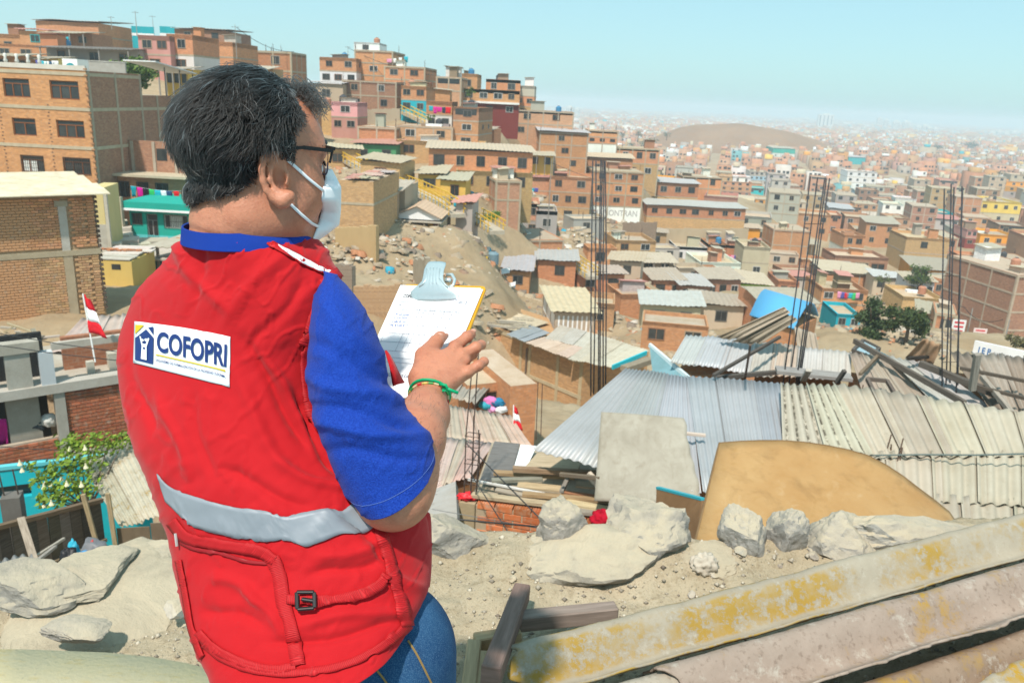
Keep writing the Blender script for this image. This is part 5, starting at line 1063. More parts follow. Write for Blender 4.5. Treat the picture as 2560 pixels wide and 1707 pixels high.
# gravel: one mass of tiny chips
r = np.random.default_rng(5); n = 11000; gx = r.uniform(-2.3, 3.0, n); gy = r.uniform(1.6, 2.95, n); gs = .0024 + .011 * r.random(n) ** 4
ii = np.clip(np.searchsorted(xs, gx), 1, len(xs) - 1); jj = np.clip(np.searchsorted(ys, gy), 1, len(ys) - 1); gz_ = Zg[jj, ii] + CAMZ
base = np.array([(1, 0, 0), (0, 1, 0), (-1, 0, 0), (0, -1, 0), (0, 0, .8), (0, 0, -.5)]); V = (base[None] * r.uniform(.6, 1.3, (n, 6, 1))) * gs[:, None, None] + np.stack([gx, gy, gz_], 1)[:, None]
F = np.array([(0, 1, 4), (1, 2, 4), (2, 3, 4), (3, 0, 4), (1, 0, 5), (2, 1, 5), (3, 2, 5), (0, 3, 5)]); F = (F[None] + (np.arange(n) * 6)[:, None, None]).reshape(-1, 3); me = bpy.data.meshes.new('gravel'); raw_mesh(me, V.reshape(-1, 3), F)
t_ = NT('gravel_chips'); rn = t_.node('ShaderNodeNewGeometry').outputs['Random Per Island']; me.materials.append(t_.done(t_.mix(rn, (.17, .14, .11), (.56, .50, .40)), .95, None, .1)); put('gravel', me)['kind'] = 'stuff'
c = PZ(1760, 1412, -1.62); blob('crumpled_paper', 'crumpled dirty white paper wedged in the ledge rocks', 'paper', c, (.05, .04, .045), (.50, .44, .36), 'fabric', 9, .32, 4, 3.6)
c = PZ(1752, 1430, -1.66); blob('red_scrap', 'tiny red scrap under the crumpled paper', 'scrap', c, (.008, .008, .007), (.55, .04, .03), 'plastic', 3)
# ---- cracked cement sheets, bottom right
a = PZ(1278, 1650, -1.58); b = PZ(2700, 1275, -1.46); ax = (b - a); AL = ax.length; ax.normalize(); pv = Vector((ax.y, -ax.x, 0)).normalized()
if pv.y > 0: pv = -pv
up = Vector((0, 0, 1))
def cement(lab, u0, u1, s0, s1, lift, phase, color, seed, jag0=0.0, jag1=0.0, matn='lichen', tilt=0.0, pitch=.21, amp=.042, jl=.03, droop=.0):
    nu, ns_ = 150, 44; V = np.zeros((ns_, nu, 3)); c = a.copy()
    for i in range(nu):
        u = i / (nu - 1)
        e0 = s0 + jag0 * mnoise.fractal(Vector((u * 9, seed, 0)), 1.0, 2.0, 4); e1 = s1 + jag1 * (mnoise.fractal(Vector((u * 7, seed + 5, 0)), 1.0, 2.0, 4) + .25 * mnoise.noise(Vector((u * 60, seed, 2))))
        for j in range(ns_):
            s = e0 + (e1 - e0) * j / (ns_ - 1); us = u0 + (u1 - u0) * u + (jl * mnoise.fractal(Vector((s * 14, seed + 9, 1)), 1.0, 2.0, 3) if u < .05 else 0) * (1 - u / .05)
            z = amp * math.cos((s + phase) / pitch * 2 * math.pi) + lift + tilt * s - droop * u + .007 * mnoise.fractal(Vector((us * 11, s * 5, seed)), 1.0, 2.0, 4) + .0016 * mnoise.noise(Vector((us * 130, s * 40, seed)))
            V[j, i] = ax * (us * AL) + pv * s + up * z
    o = put('cement_sheet', grid_mesh('cement_sheet', V, nu, ns_, mat(matn)), None, color); o.location = c; solid(o, .007); return tag(o, lab, 'cement sheet', None)
cement('uppermost corrugated cement sheet covered in yellow lichen, bottom right', 0.0, 1.0, -.02, .16, .0, .0, (.36, .315, .245), 3, .008, .012, 'lichen2'); cement('pinkish corrugated cement sheet with a long broken edge', .16, 1.0, .125, .40, -.028, .0, (.36, .285, .235), 7, .0, .05); cement('short pale end piece of cement sheet in front of the pinkish one', .0, .2, .12, .33, -.04, .0, (.40, .35, .285), 9, .0, .03, tilt=-.05); cement('brown cement sheet lying in the dark gap under the broken edge', .34, 1.0, .34, .56, -.095, .0, (.30, .215, .155), 11, .0, .03); cement('smooth cream cement sheet lowest of the pile at the bottom edge', .22, 1.0, .50, 1.05, -.085, .06, (.42, .37, .29), 13, .03, .02, amp=.03, pitch=.5)
def bar_t(name, lab, cat, p0, p1, w, h_, color, bev=.004):
    c = (p0 + p1) / 2; o = MB().bar(p0 - c, p1 - c, w, h_).build(name, mat('wood'), None, color, bevel=bev); o.location = c; return tag(o, lab, cat)
bar_t('timber', 'thick maroon-stained square timber lying beside the cement sheets', 'timber', PZ(1305, 1478, -1.60), PZ(1226, 1690, -1.50), .055, .06, (.25, .17, .145))
bar_t('timber', 'grey-maroon cross timber running under the lichen sheet', 'timber', PZ(1296, 1552, -1.62), PZ(1540, 1528, -1.62), .05, .055, (.30, .245, .215))
t = thing('slotted_frame', 'worn beige wooden frame corner with slots at the bottom edge', 'frame', PZ(1215, 1660, -1.6)); L0 = t.location
for p, q_, w in (((1186, 1612, -1.64), (1172, 1730, -1.64), .045), ((1186, 1606, -1.64), (1300, 1588, -1.64), .045), ((1210, 1640, -1.645), (1200, 1740, -1.645), .03)): MB().bar(PZ(*p) - L0, PZ(*q_) - L0, w, .05).build('frame_bar', mat('wood'), t, (.47, .36, .22), bevel=.004)
top = [(-60, 1632), (60, 1633), (147, 1636), (272, 1641), (381, 1652), (470, 1668), (544, 1687), (640, 1722)]; c = PZ(250, 1680, -1.66); nb = len(top); V = np.zeros((2, nb, 3))
for i, (x, y) in enumerate(top): V[1, i] = PZ(x, y, -1.66) - c; V[0, i] = PZ(x, y + 420, -1.64) - c
def m_slab():
    t = NT('yellowed_slab'); n = t.noise(3, detail=8, rough=.7); n2 = t.noise(14, detail=6, rough=.7, stretch=(.5, 1.5, 1)); n3 = t.noise(70, detail=4)
    col = t.mix(t.ramp(n, .35, .65), (.60, .51, .34), (.64, .53, .31)); col = t.mix(t.ramp(n2, .52, .68, 0, .6), col, (.60, .42, .15)); col = t.mix(t.ramp(n3, .6, .75, 0, .5), col, (.36, .32, .25)); return t.done(col, .9, t.bump(n3, .3, .004), .15)
MATS['slab'] = m_slab
o = put('curved_slab', grid_mesh('curved_slab', V, nb, 2, mat('slab'), smooth=False)); o.location = c; solid(o, .03); tag(o, 'cream yellow-stained slab with a curved edge at the bottom left', 'slab')
# ---------------------------------------------------------------- left side: the big brick blocks, teal house, brick-and-concrete frame house, shed and fence
def wall_holes(m, x0, x1, z0, z1, holes, y=0.0, deep=.16):
    """front wall (facing -y) with openings and their reveals"""
    xs = sorted({x0, x1, *[h[0] for h in holes], *[h[1] for h in holes]}); zs = sorted({z0, z1, *[h[2] for h in holes], *[h[3] for h in holes]})
    for i in range(len(xs) - 1):
        for j in range(len(zs) - 1):
            cx, cz = (xs[i] + xs[i + 1]) / 2, (zs[j] + zs[j + 1]) / 2
            if any(h[0] < cx < h[1] and h[2] < cz < h[3] for h in holes): continue
            m.face([(xs[i], y, zs[j]), (xs[i + 1], y, zs[j]), (xs[i + 1], y, zs[j + 1]), (xs[i], y, zs[j + 1])])
    for a, b, c, d in holes:
        e = y + deep
        m.face([(a, y, c), (a, e, c), (a, e, d), (a, y, d)]); m.face([(b, e, c), (b, y, c), (b, y, d), (b, e, d)]); m.face([(a, e, d), (b, e, d), (b, y, d), (a, y, d)]); m.face([(a, y, c), (b, y, c), (b, e, c), (a, e, c)])
    return m
def real_window(t, a, b, c, d, y, fcol, cols=3, transom=True, grille=False, curtain=None):
    """frame > panes set into the opening a..b x c..d"""
    m = MB(); w = .07
    m.box(a, a + w, y - .05, y + .03, c, d); m.box(b - w, b, y - .05, y + .03, c, d); m.box(a + w, b - w, y - .05, y + .03, d - w, d); m.box(a + w, b - w, y - .05, y + .03, c, c + w)
    zt = d - (d - c) * .27 if transom else d - w
    if transom: m.box(a + w, b - w, y - .04, y + .02, zt - .03, zt + .03)
    for k in range(1, cols): x = a + (b - a) * k / cols; m.box(x - .035, x + .035, y - .038, y + .018, c + w, zt - .03)
    f = m.build('window', mat('frame'), t, fcol)
    for k in range(cols):
        xa = a + (b - a) * k / cols + .03; xb = a + (b - a) * (k + 1) / cols - .03
        MB().face([(xa, y, c + .05), (xb, y, c + .05), (xb, y, zt), (xa, y, zt)]).build('pane', mat('plaster') if curtain and k in curtain else mat('glass'), f, (.72, .74, .7))
    if transom: MB().face([(a + .05, y, zt), (b - .05, y, zt), (b - .05, y, d - .05), (a + .05, y, d - .05)]).build('pane', mat('glass'), f)
    if grille:
        m = MB()
        n = int((b - a) / .14)
        for k in range(n + 1): x = a + (b - a) * k / n; m.box(x - .012, x + .012, y - .17, y - .146, c, d)
        for z in (c + .05, (c + d) / 2, d - .08): m.box(a, b, y - .185, y - .17, z, z + .03)
        m.build('grille', mat('metal'), f, (.09, .07, .06))
    return f
def at_thing(name, label, cat, px, py, d, yaw): return thing(name, label, cat, P(px, py, d), math.radians(yaw))
# --- the big corner block, three floors of brown-framed windows
t = at_thing('corner_block', 'big three-storey brick corner block with brown wooden windows and a blank shade-darkened side wall', 'building', 243, 458, 55, -3)
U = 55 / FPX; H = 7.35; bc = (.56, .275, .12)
holes = []
for z0, z1, cs in ((5.45, 6.65, ((-5.6, -3.75), (-2.35, -.35))), (2.95, 4.1, ((-5.3, -3.65), (-2.2, -.25))), (.5, 1.65, ((-5.0, -3.4), (-2.0, -.1)))):
    for a, b in cs: holes.append((a - .25, b - .25, z0, z1))
    holes.append((cs[0][0] - 4.2, cs[0][1] - 4.2, z0, z1))
m = wall_holes(MB(), -13, 0, -6, H, holes); m.build('front_wall', mat('brick'), t, bc)
for k, (a, b, c, d) in enumerate(holes): real_window(t, a, b, c, d, .12, (.22, .075, .025), 2 if k in (3,) else 3, True, k > 5, (0, 1) if k == 6 else None)
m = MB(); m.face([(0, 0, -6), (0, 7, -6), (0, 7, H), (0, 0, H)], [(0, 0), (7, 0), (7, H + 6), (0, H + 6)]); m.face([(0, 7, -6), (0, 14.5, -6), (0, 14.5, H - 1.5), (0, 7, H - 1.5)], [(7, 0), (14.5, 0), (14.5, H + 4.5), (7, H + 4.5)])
m.face([(0, 7, H - 1.5), (0, 7, H), (-13, 7, H), (-13, 7, H - 1.5)][::-1]); m.build('side_wall', mat('brick'), t, (.36, .19, .125))  # same brick as the front, with the side's shade put into its colour
MB().box(-13, -.02, .02, 6.98, H - .3, H - .15, 'd').build('roof', mat('roof'), t, CN['co']); MB().box(-13, -.02, 7, 14.5, H - 1.7, H - 1.55, 'd').build('roof', mat('roof'), t, CN['co'])
cc = (.50, .42, .30)
for z in (2.3, 4.85, 7.1): MB().box(-13, .03, -.04, 14.45 if z < 7 else 7, z - .1, z + .12).build('beam', mat('concrete'), t, cc)
for y in (.1, 3.4, 6.8, 9.2, 11.6, 14.2): MB().box(0, .035, y, y + .26, -6, H - (0 if y < 7 else 1.5)).build('column', mat('concrete'), t, (.44, .36, .27))
m = MB()
for k in range(58):
    if k % 2: m.box(-.12, .1, -.06, .02, -4 + k * .2, -3.9 + k * .2)
m.build('toothed_edge', mat('brick'), t, (.40, .2, .1))
m = MB()
for x0_ in (-2.9, -6.3, -9.9):
    for k in range(26): m.box(x0_ - .1 + .06 * (k % 2), x0_ + .02 + .06 * (k % 2), -.012, .0, -1 + k * .24, -.92 + k * .24)
m.build('putlog_marks', mat('brick'), t, (.14, .08, .055))
MB().box(-13, 0, -.05, .12, H, H + .3).build('parapet', mat('plaster'), t, (.62, .57, .5))
for k in range(13):
    o = MB().tube([(0, 0, 0), (0, 0, .12), (0, 0, .3), (0, 0, .5), (0, 0, .58)], [.09, .13, .07, .12, .05], 8).build('baluster', mat('plaster'), t, (.7, .68, .63), smooth=True); o.location = (-12.5 + k * .78, .05, H + .3)
MB().bar((0, 7.1, H + .95), (0, 14, H + .3), 2.5, .08, (0, 0, 1)).build('side_canopy', mat('plaster'), t, (.7, .7, .7))
for y in (9, 11.5, 13.8): MB().box(.9, .96, y, y + .06, H - 1.5, H + .6).build('canopy_post', mat('metal'), t, (.1, .12, .12))
t = at_thing('arched_turret', 'small white rooftop turret with a turquoise arched opening on the big corner block', 'turret', 178, 190, 57, -3)
m = MB(); wall_holes(m, -.55, .55, 0, 1.15, [(-.3, .35, .12, .6)], 0, .1); m.box(-.55, .55, 0.002, 1.4, 0, 1.15, 'fd'); m.build('wall', mat('plaster'), t, (.8, .8, .78))
m = MB()
for k in range(8):
    a, b = math.pi * k / 8, math.pi * (k + 1) / 8; m.face([(.02 + .36 * math.cos(a), -.02, .55 + .32 * math.sin(a)), (.02 + .36 * math.cos(b), -.02, .55 + .32 * math.sin(b)), (.02, -.02, .55)])
m.box(-.28, .33, .08, .1, .12, .6); m.build('arch', mat('plaster'), t, (.02, .28, .33))
t = at_thing('grey_wall', 'long grey concrete wall between the arched turret and the hillside tree', 'wall', 250, 192, 76, -4); MB().box(-2.2, 2.6, 0, .2, -2, 1.35).build('panel', mat('concrete'), t, (.42, .40, .36)); MB().box(-2.25, 2.65, -.04, .24, 1.35, 1.43).build('coping', mat('concrete'), t, (.5, .48, .44))
# turquoise-and-white billboards on the hilltop
for px, w, lab in ((358, 5.6, 'left turquoise and white banner wall on the hilltop skyline'), (420, 3.9, 'right turquoise and white banner wall on the hilltop skyline')):
    t = at_thing('banner_wall', lab, 'billboard', px, 95, 121, -4); MB().box(-w / 3.2, w / 3.2, 0, .12, -3, 1.6).build('panel', mat('plaster'), t, (.02, .36, .42)); MB().box(-w / 3.2, w / 3.2, -.02, 0, .25, .62, '').build('stripe', mat('plaster'), t, (.8, .8, .8))
def pole(px, py0, py1, d, lab, r=.05, arm=True):
    a = P(px, py1, d); h = (py1 - py0) * d / FPX; m = MB().tube([(0, 0, 0), (0, 0, h)], [r, r * .6], 6)
    o = m.build('utility_pole', mat('concrete'), None, (.35, .33, .3)); o.location = a
    if arm: MB().bar((-.5, 0, h * .93), (.5, 0, h * .93), .05).build('cross_arm', mat('metal'), o, (.2, .2, .2))
    return tag(o, lab, 'pole')
pole(343, 32, 92, 119, 'tall thin mast between the turquoise hilltop banners', .07); pole(280, 44, 75, 117, 'lamp post on the roof of the blank hilltop house', .06); pole(592, 68, 148, 105, 'slim antenna mast on the skyline left of the man’s hair', .06); pole(383, 42, 70, 121, 'thin aerial above the turquoise hilltop banner', .04)
pole(1368, 400, 590, 112, 'pale metal lamp post in front of the grey rendered house', .09, False); pole(2412, 768, 860, 88, 'white pole near the red and white street sign', .1, False); pole(2508, 796, 868, 80, 'white pole in front of the tall brown building', .09, False); pole(1607, 470, 535, 165, 'wooden pole at the corner of the long brick house', .1, False); pole(2275, 668, 712, 120, 'white street pole by the wide green tree', .1, False); pole(870, 118, 150, 138, 'antenna on the white ridge house', .05)
# --- the near blank brick wall with the beige board roof
d0 = 32.0; t = at_thing('brick_building', 'near blank brick building with a raw concrete column strip and a roof of beige boards', 'building', 266, 776, d0, 38)
H = 4.62; W = 10.5
MB().box(-W, 0, .03, 5, -3, H, 'd').build('wall', mat('concrete'), t, (.47, .32, .19))
def ubr(): 
    o = MB().box(0, .235, -.03, .03, 0, .083).build('brick', mat('brickpiece')); me = o.data; bpy.data.objects.remove(o); return me
FBR = ubr(); spots = []
for r_ in range(44):
    z = -.1 + r_ * .105
    if abs(z - 2.42) < .16: continue
    for k in range(42):
        x = -.3 - k * .25 - (.125 if r_ % 2 else 0) + (.1 if r_ % 2 and k == 0 else 0)
        if x < -W or -1.42 < x < -.98 and z > 2.4 or -1.42 < x < -.98 and z < 2.4: continue
        spots.append((x, z))
spots.sort(key=lambda s: -s[0]); rest = MB()
for k, (x, z) in enumerate(spots):
    c = jit((.58, .30, .155) if z > 2.4 else (.55, .34, .18), .14)
    if k < 300: o = put('brick', FBR, t, c); o.location = (x, 0, z)
    else: rest.box(x, x + .235, -.03 - random.uniform(0, .008), .03, z, z + .083, 'bd')
o = rest.build('brick_courses', mat('brickpiece'), t, (.56, .31, .16)); o['kind'] = 'stuff'
MB().box(-W, .02, -.05, .1, 2.31, 2.52).build('beam', mat('concrete'), t, (.46, .38, .26))
MB().box(-1.3, -1.02, -.035, .1, 2.52, 4.2).build('column', mat('concrete'), t, (.52, .49, .43)); MB().box(-1.4, -.95, -.05, .1, 4.2, 4.42).build('column_head', mat('concrete'), t, (.40, .36, .27)); MB().box(-1.3, -.98, -.033, .1, -.5, 2.31).build('column', mat('concrete'), t, (.47, .38, .26))
m = MB()
for k in range(24): m.box(-.06, .07, -.02, .16, .1 + k * .19, .2 + k * .19)
for k in range(12): m.box(-4.0 - .05 * (k % 2), -3.82 - .05 * (k % 2), -.055, -.02, 2.9 + k * .15, 2.97 + k * .15)
m.build('toothing', mat('brick'), t, (.10, .065, .05))
for k in range(5):
    y0 = -.55 + k * 1.0; m = MB(); zz = H + .12 + .06 * k; m.obox((-W / 2 + .25 - .08 * k, y0 + .55, zz), (W / 2 + random.uniform(-.1, .3), 0, 0), (0, .6, .05), (0, 0, .018)); m.build('roof_board', mat('board'), t, jit((.66, .59, .44), .04))
# yellow side wall behind it and the small yellow house
t = at_thing('yellow_wall', 'stained pale yellow side wall squeezed between the brick building and the corner block', 'wall', 250, 580, 47, 10); MB().box(-.45, .36, 0, 3, -4, 2.55).build('panel', mat('plaster'), t, (.60, .49, .23)); MB().box(-.47, .4, -.05, .03, -3.9, .45).build('plinth', mat('concrete'), t, (.45, .42, .36)); MB().box(.4, .58, -.08, .12, -3, 2.3).build('drain_column', mat('concrete'), t, (.52, .48, .4))
t = at_thing('yellow_house', 'small yellow plastered house under a slab roof littered with loose bricks', 'house', 293, 752, 39.5, 4); w = .86; H = 2.0
MB().box(-w, w, 0, 3, -3, H).build('wall', mat('plaster'), t, (.66, .47, .15)); MB().face([(-.1, -.012, 1.58), (.33, -.012, 1.58), (.33, -.012, 1.85), (-.1, -.012, 1.85)]).build('vent', mat('glass'), t)
for k in range(7): MB().obox((random.uniform(-.2, .2), .3 + k * .5, H + .08 + .03 * (k % 3)), (random.uniform(.8, 1.3), random.uniform(-.15, .15), 0), (0, random.uniform(.25, .4), 0), (0, 0, .03)).build('roof_slab', mat('concrete'), t, jit((.55, .50, .43)))
for k in range(16):
    o = put('brick', SBR, None, jit((.48, .2, .1))); o.location = P(258 + random.uniform(0, 90), 640 + random.uniform(-30, 14), 40.5); o.location.z = t.location.z + H + .16 + random.uniform(0, .04); o.rotation_euler.z = random.uniform(0, 3)
    tag(o, 'loose red brick holding down the slab roof of the small yellow house', 'brick', 'loose bricks on the slab roof')
t = at_thing('teal_shed', 'low dark teal shed beside the small yellow house', 'shed', 362, 690, 43, 4); MB().box(-.9, 1.2, 0, 2, -3, .9).build('wall', mat('plaster'), t, (.03, .16, .18)); MB().obox((.1, .8, .98), (1.3, .1, 0), (0, 1.2, 0), (0, 0, .05)).build('roof', mat('concrete'), t, (.5, .45, .38))
# concrete steps climbing to the teal house
t = at_thing('concrete_steps', 'broken concrete steps and slabs climbing to the teal house', 'steps', 330, 660, 46, 0); L0 = t.location
for k, (x, y, d, w, dp) in enumerate(((430, 640, 48, 1.6, .5), (415, 628, 49, 1.5, .5), (395, 620, 50, 1.8, .6), (370, 604, 51.5, 2.4, .8), (350, 613, 50, 1.2, .4), (335, 605, 51.5, 1.0, .4), (318, 597, 53, 1.0, .4), (300, 602, 50, 2.2, .8), (270, 592, 52, 1.2, .5), (290, 588, 51, 1.8, .6), (255, 560, 50, .9, .9), (300, 628, 48, 2.0, .5), (340, 640, 46, 1.8, .4), (270, 612, 48, 1.5, .4), (296, 572, 53, 1.6, .5), (290, 556, 54, 1.4, .4), (286, 540, 55, 1.2, .4))):
    p = P(x, y, d) - L0; an = random.uniform(.25, .6); MB().obox(p, (w / 2 * math.cos(an), w / 2 * math.sin(an), 0), (-dp * math.sin(an), dp * math.cos(an), 0), (0, 0, .13)).build('step', mat('concrete'), t, jit((.50, .45, .37)))
# --- teal house
t = at_thing('teal_house', 'teal one-storey house with a white stripe under its roof, beside the man’s neck', 'house', 335, 594, 54, -2); t.scale = (.844,) * 3; W = 6.2; H = 2.9; tc = (.015, .36, .29)
holes = [(0.0, .82, 1.05, 2.0), (1.2, 2.05, .05, 1.98), (2.6, 4.5, .9, 2.0)]
m = wall_holes(MB(), -.2, W, -2, 2.25, holes); m.box(-.2, W, .003, 6, -2, 2.25, 'fd'); m.build('wall', mat('plaster'), t, tc)
real_window(t, *holes[0], .1, (.05, .06, .06), 2, False, True); real_window(t, *holes[2], .1, (.6, .58, .55), 4, False, True, (1, 2)); real_window(t, *holes[1], .1, (.35, .35, .34), 2, True, True).name = 'door'
MB().box(-.45, W, -.7, 6, 2.27, 2.45).build('white_stripe', mat('plaster'), t, (.8, .8, .8)); MB().box(-.42, W, -.67, 6, 2.45, 2.95).build('roof_fascia', mat('plaster'), t, (.015, .34, .27))
MB().box(-.25, W + .02, -.05, .0, -.6, .28, '').build('plinth', mat('plaster'), t, (.12, .52, .55)); MB().box(-.62, -.3, -.95, -.6, -2, 3.3).build('pillar', mat('concrete'), t, (.52, .46, .34))
m = MB(); m.face([(-.62, -.5, .6), (-.62, -.5, 2.95), (-1.15, .6, .6)]); solid(m.build('side_gable', mat('plaster'), t, (.01, .20, .21)), .08)
t = at_thing('laundry_house', 'brick house with grilled windows behind two lines of bright washing above the teal house', 'house', 292, 508, 58, -2); t.scale = (.853,) * 3; W = 7.5; H = 2.35
holes = [(.35, 1.25, .55, 1.9), (1.9, 2.9, .4, 1.9), (3.5, 4.6, .55, 1.9)]; m = wall_holes(MB(), 0, W, -2.5, H, holes); m.box(0, W, .003, 5, -2.5, H, 'fd'); m.build('wall', mat('brick'), t, (.45, .22, .12))
for h_ in holes: real_window(t, *h_, .1, (.1, .12, .12), 2, False, True)
MB().box(-.3, W, -.7, 5, H, H + .2).build('slab', mat('concrete'), t, (.52, .44, .32)); MB().box(-.2, W, 2.2, 2.4, H + .2, H + 2.8).build('terrace_wall', mat('brick'), t, (.38, .19, .12))
for x in (.5, 2.4, 4.3): MB().box(x, x + .25, 2.1, 2.2, H + .2, H + 2.75).build('column', mat('concrete'), t, (.45, .38, .3))
MB().box(2.75, 3.65, 2.17, 2.2, H + 1.2, H + 2.2).build('opening', mat('glass'), t)
def washing(pts, items, lab, grp, hgt):
    a, b = P(*pts[0]), P(*pts[1]); c = a.copy(); o = MB().tube([(a.lerp(b, k / 8) - Vector((0, 0, .12 * math.sin(k / 8 * math.pi)))) - c for k in range(9)], .012, 4).build('clothesline', mat('plastic'), None, (.5, .5, .5)); o.location = c; tag(o, lab, 'clothesline')
    for u, w, h_, col, nm in items:
        p = a.lerp(b, u) - Vector((0, 0, .12 * math.sin(u * math.pi))); n = 6; V = np.zeros((5, n, 3)); ph = random.uniform(0, 6)
        for j in range(5):
            for i in range(n): V[j, i] = ((i / (n - 1) - .5) * w * (1 - .12 * j / 4 + .05 * math.sin(j * 2 + i)), .06 * math.sin(i * 1.9 + ph + j * .5) * (j + 1) / 4, -h_ * j / 4 + .03 * math.sin(i * 2.2 + ph) * j / 4)
        g = put('garment', grid_mesh('garment', V, n, 5, mat('fabric')), None, col); g.location = p; solid(g, .015); tag(g, nm, 'garment', grp)
washing(((326, 464, 56.3), (462, 478, 56.3)), [(u, w, h_, c, f'{n} hanging on the line above the teal house') for u, w, h_, c, n in ((.05, .38, .75, (.01, .27, .33), 'dark teal cloth, first garment'), (.17, .4, .75, (.6, .01, .27), 'magenta top'), (.28, .45, .95, (.015, .015, .02), 'black trousers'), (.38, .42, .75, (.03, .45, .12), 'green shirt'), (.5, .46, .75, (.02, .38, .48), 'bright turquoise shirt'), (.61, .42, .65, (.7, .72, .75), 'white shirt'), (.71, .4, .7, (.02, .06, .14), 'navy shirt'), (.84, .38, .7, (.62, .015, .02), 'red top'))], 'sagging clothesline along the grilled windows of the laundry house', 'washing above the teal house', .8)
washing(((292, 396, 59), (440, 404, 59)), [(u, w, h_, c, f'{n} on the upper terrace line by the man’s head') for u, w, h_, c, n in ((.05, .36, .6, (.5, .03, .4), 'purple cloth'), (.17, .6, .9, (.02, .16, .24), 'wide dark blue towel'), (.29, .4, .7, (.015, .03, .09), 'navy shorts'), (.42, .55, .8, (.55, .6, .72), 'pale checked sheet'), (.55, .5, .75, (.015, .02, .025), 'black trousers'), (.68, .4, .5, (.02, .2, .26), 'teal shorts'), (.84, .85, .85, (.75, .3, .45), 'pink blanket'))], 'upper clothesline on the terrace of the laundry house', 'washing on the upper terrace', .8)
# --- brick and concrete frame house low on the left
t = at_thing('frame_house', 'unfinished house of brick panels in a raw concrete frame, low at the left edge', 'house', 152, 1126, 23, 38); cg = (.40, .375, .33)
for x in (0, 2.25, 4.4, -2.9): MB().box(x, x + .27, -.04, .24, -2.5, 1.78).build('column', mat('concrete'), t, jit(cg, .06))
MB().box(-4.5, 6, -.1, .3, 1.78, 2.05).build('beam', mat('concrete'), t, (.47, .44, .39)); MB().box(.27, 6, -.06, .26, -.32, -.12).build('beam', mat('concrete'), t, (.43, .40, .35)); MB().box(-4.5, 6, .3, 4, 1.84, 2.0).build('floor_slab', mat('roof'), t, (.45, .41, .35))
nbk = 0; rest = MB()
def panel(xa, xb, za, zb):
    global nbk
    MB().box(xa, xb, .06, .2, za, zb).build('mortar', mat('concrete'), t, (.45, .37, .29))
    r_ = 0; z = za + .01
    while z < zb - .05:
        x = xa + .02 - (.12 if r_ % 2 else 0)
        while x < xb - .02:
            p, q_ = max(x, xa + .01), min(x + .225, xb - .01)
            if q_ - p > .05:
                if nbk < 298 and q_ - p > .2: o = put('brick', FBR, t, jit((.40, .13, .065), .16)); o.location = (p, .05, z); nbk += 1
                else: rest.box(p, q_, .02, .08, z, z + .083, 'b')
            x += .245
        z += .108; r_ += 1
panel(.27, 2.25, -.12, 1.78); panel(-2.63, 0, -.7, .42); panel(2.52, 4.4, -.12, 1.78); panel(-4.5, -2.9, -.8, .2); panel(4.67, 6, -.12, 1.78)
o = rest.build('brick_rest', mat('brickpiece'), t, (.42, .145, .07)); o['kind'] = 'stuff'
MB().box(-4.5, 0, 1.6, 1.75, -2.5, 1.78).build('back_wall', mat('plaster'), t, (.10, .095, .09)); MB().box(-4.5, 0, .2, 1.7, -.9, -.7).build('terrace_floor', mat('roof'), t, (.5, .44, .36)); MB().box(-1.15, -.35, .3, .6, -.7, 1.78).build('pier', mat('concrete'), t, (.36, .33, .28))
# upper storey
MB().box(.5, 6, 1.2, 1.4, 2.0, 3.0).build('upper_wall', mat('brick'), t, (.36, .15, .085)); MB().box(-4.5, 0, 1.0, 1.15, 2.0, 3.3).build('upper_shade_wall', mat('plaster'), t, (.03, .03, .03)); MB().box(-4.5, -2.9, .3, .5, 2.05, 3.0).build('upper_brick', mat('brick'), t, (.45, .16, .08))  # near-black backing paints the shade inside the upper opening
MB().box(-1.05, -.45, .0, .25, 2.05, 3.2).build('upper_pier', mat('concrete'), t, (.42, .40, .35)); MB().box(-4.5, -.2, -.05, .3, 3.05, 3.35).build('upper_beam', mat('concrete'), t, (.42, .39, .33)); MB().box(-.25, .1, -.06, .2, 2.05, 3.0).build('white_pillar', mat('plaster'), t, (.5, .53, .55)); MB().box(2.3, 2.62, -.05, .2, 2.05, 3.05).build('white_pillar', mat('plaster'), t, (.5, .53, .55)); MB().box(.1, 2.3, .05, .2, 3.0, 3.2).build('upper_beam', mat('concrete'), t, (.5, .46, .4))
for x, y, z, s in ((1.6, .6, 2.35, .3), (2.0, .6, 2.3, .25), (1.0, .55, 2.2, .2)): MB().box(x, x + s, y, y + s, 2.0, z + .15).build('concrete_block', mat('concrete'), t, (.52, .48, .4))
L0 = t.matrix_basis
washing(((-4, 1046, 22.2), (82, 1030, 23)), [(u, w, h_, c, f'{n} under the concrete beam at the left edge') for u, w, h_, c, n in ((.05, .35, .8, (.6, .02, .25), 'magenta dress'), (.3, .3, .4, (.7, .7, .75), 'white top'), (.5, .45, .55, (.3, .4, .48), 'grey-blue towel'), (.85, .6, .5, (.65, .02, .28), 'hot pink blanket'))], 'clothesline under the concrete beam at the left edge', 'washing under the concrete beam', .6)
for k, (x, y, c, n, r_) in enumerate(((45, 1062, (.5, .52, .52), 'grey plastic sack', .22), (75, 1055, (.5, .28, .1), 'orange-brown bundle', .2), (95, 1062, (.06, .065, .07), 'black tub', .22), (122, 1050, (.6, .58, .54), 'whitish sack', .2), (22, 1062, (.05, .13, .16), 'dark teal bucket heap', .2))):
    blob('terrace_clutter', n + ' on the open terrace of the frame house', 'bundle', P(x, y, 22.9), (r_, r_, r_ * 1.05), c, seed=20 + k)
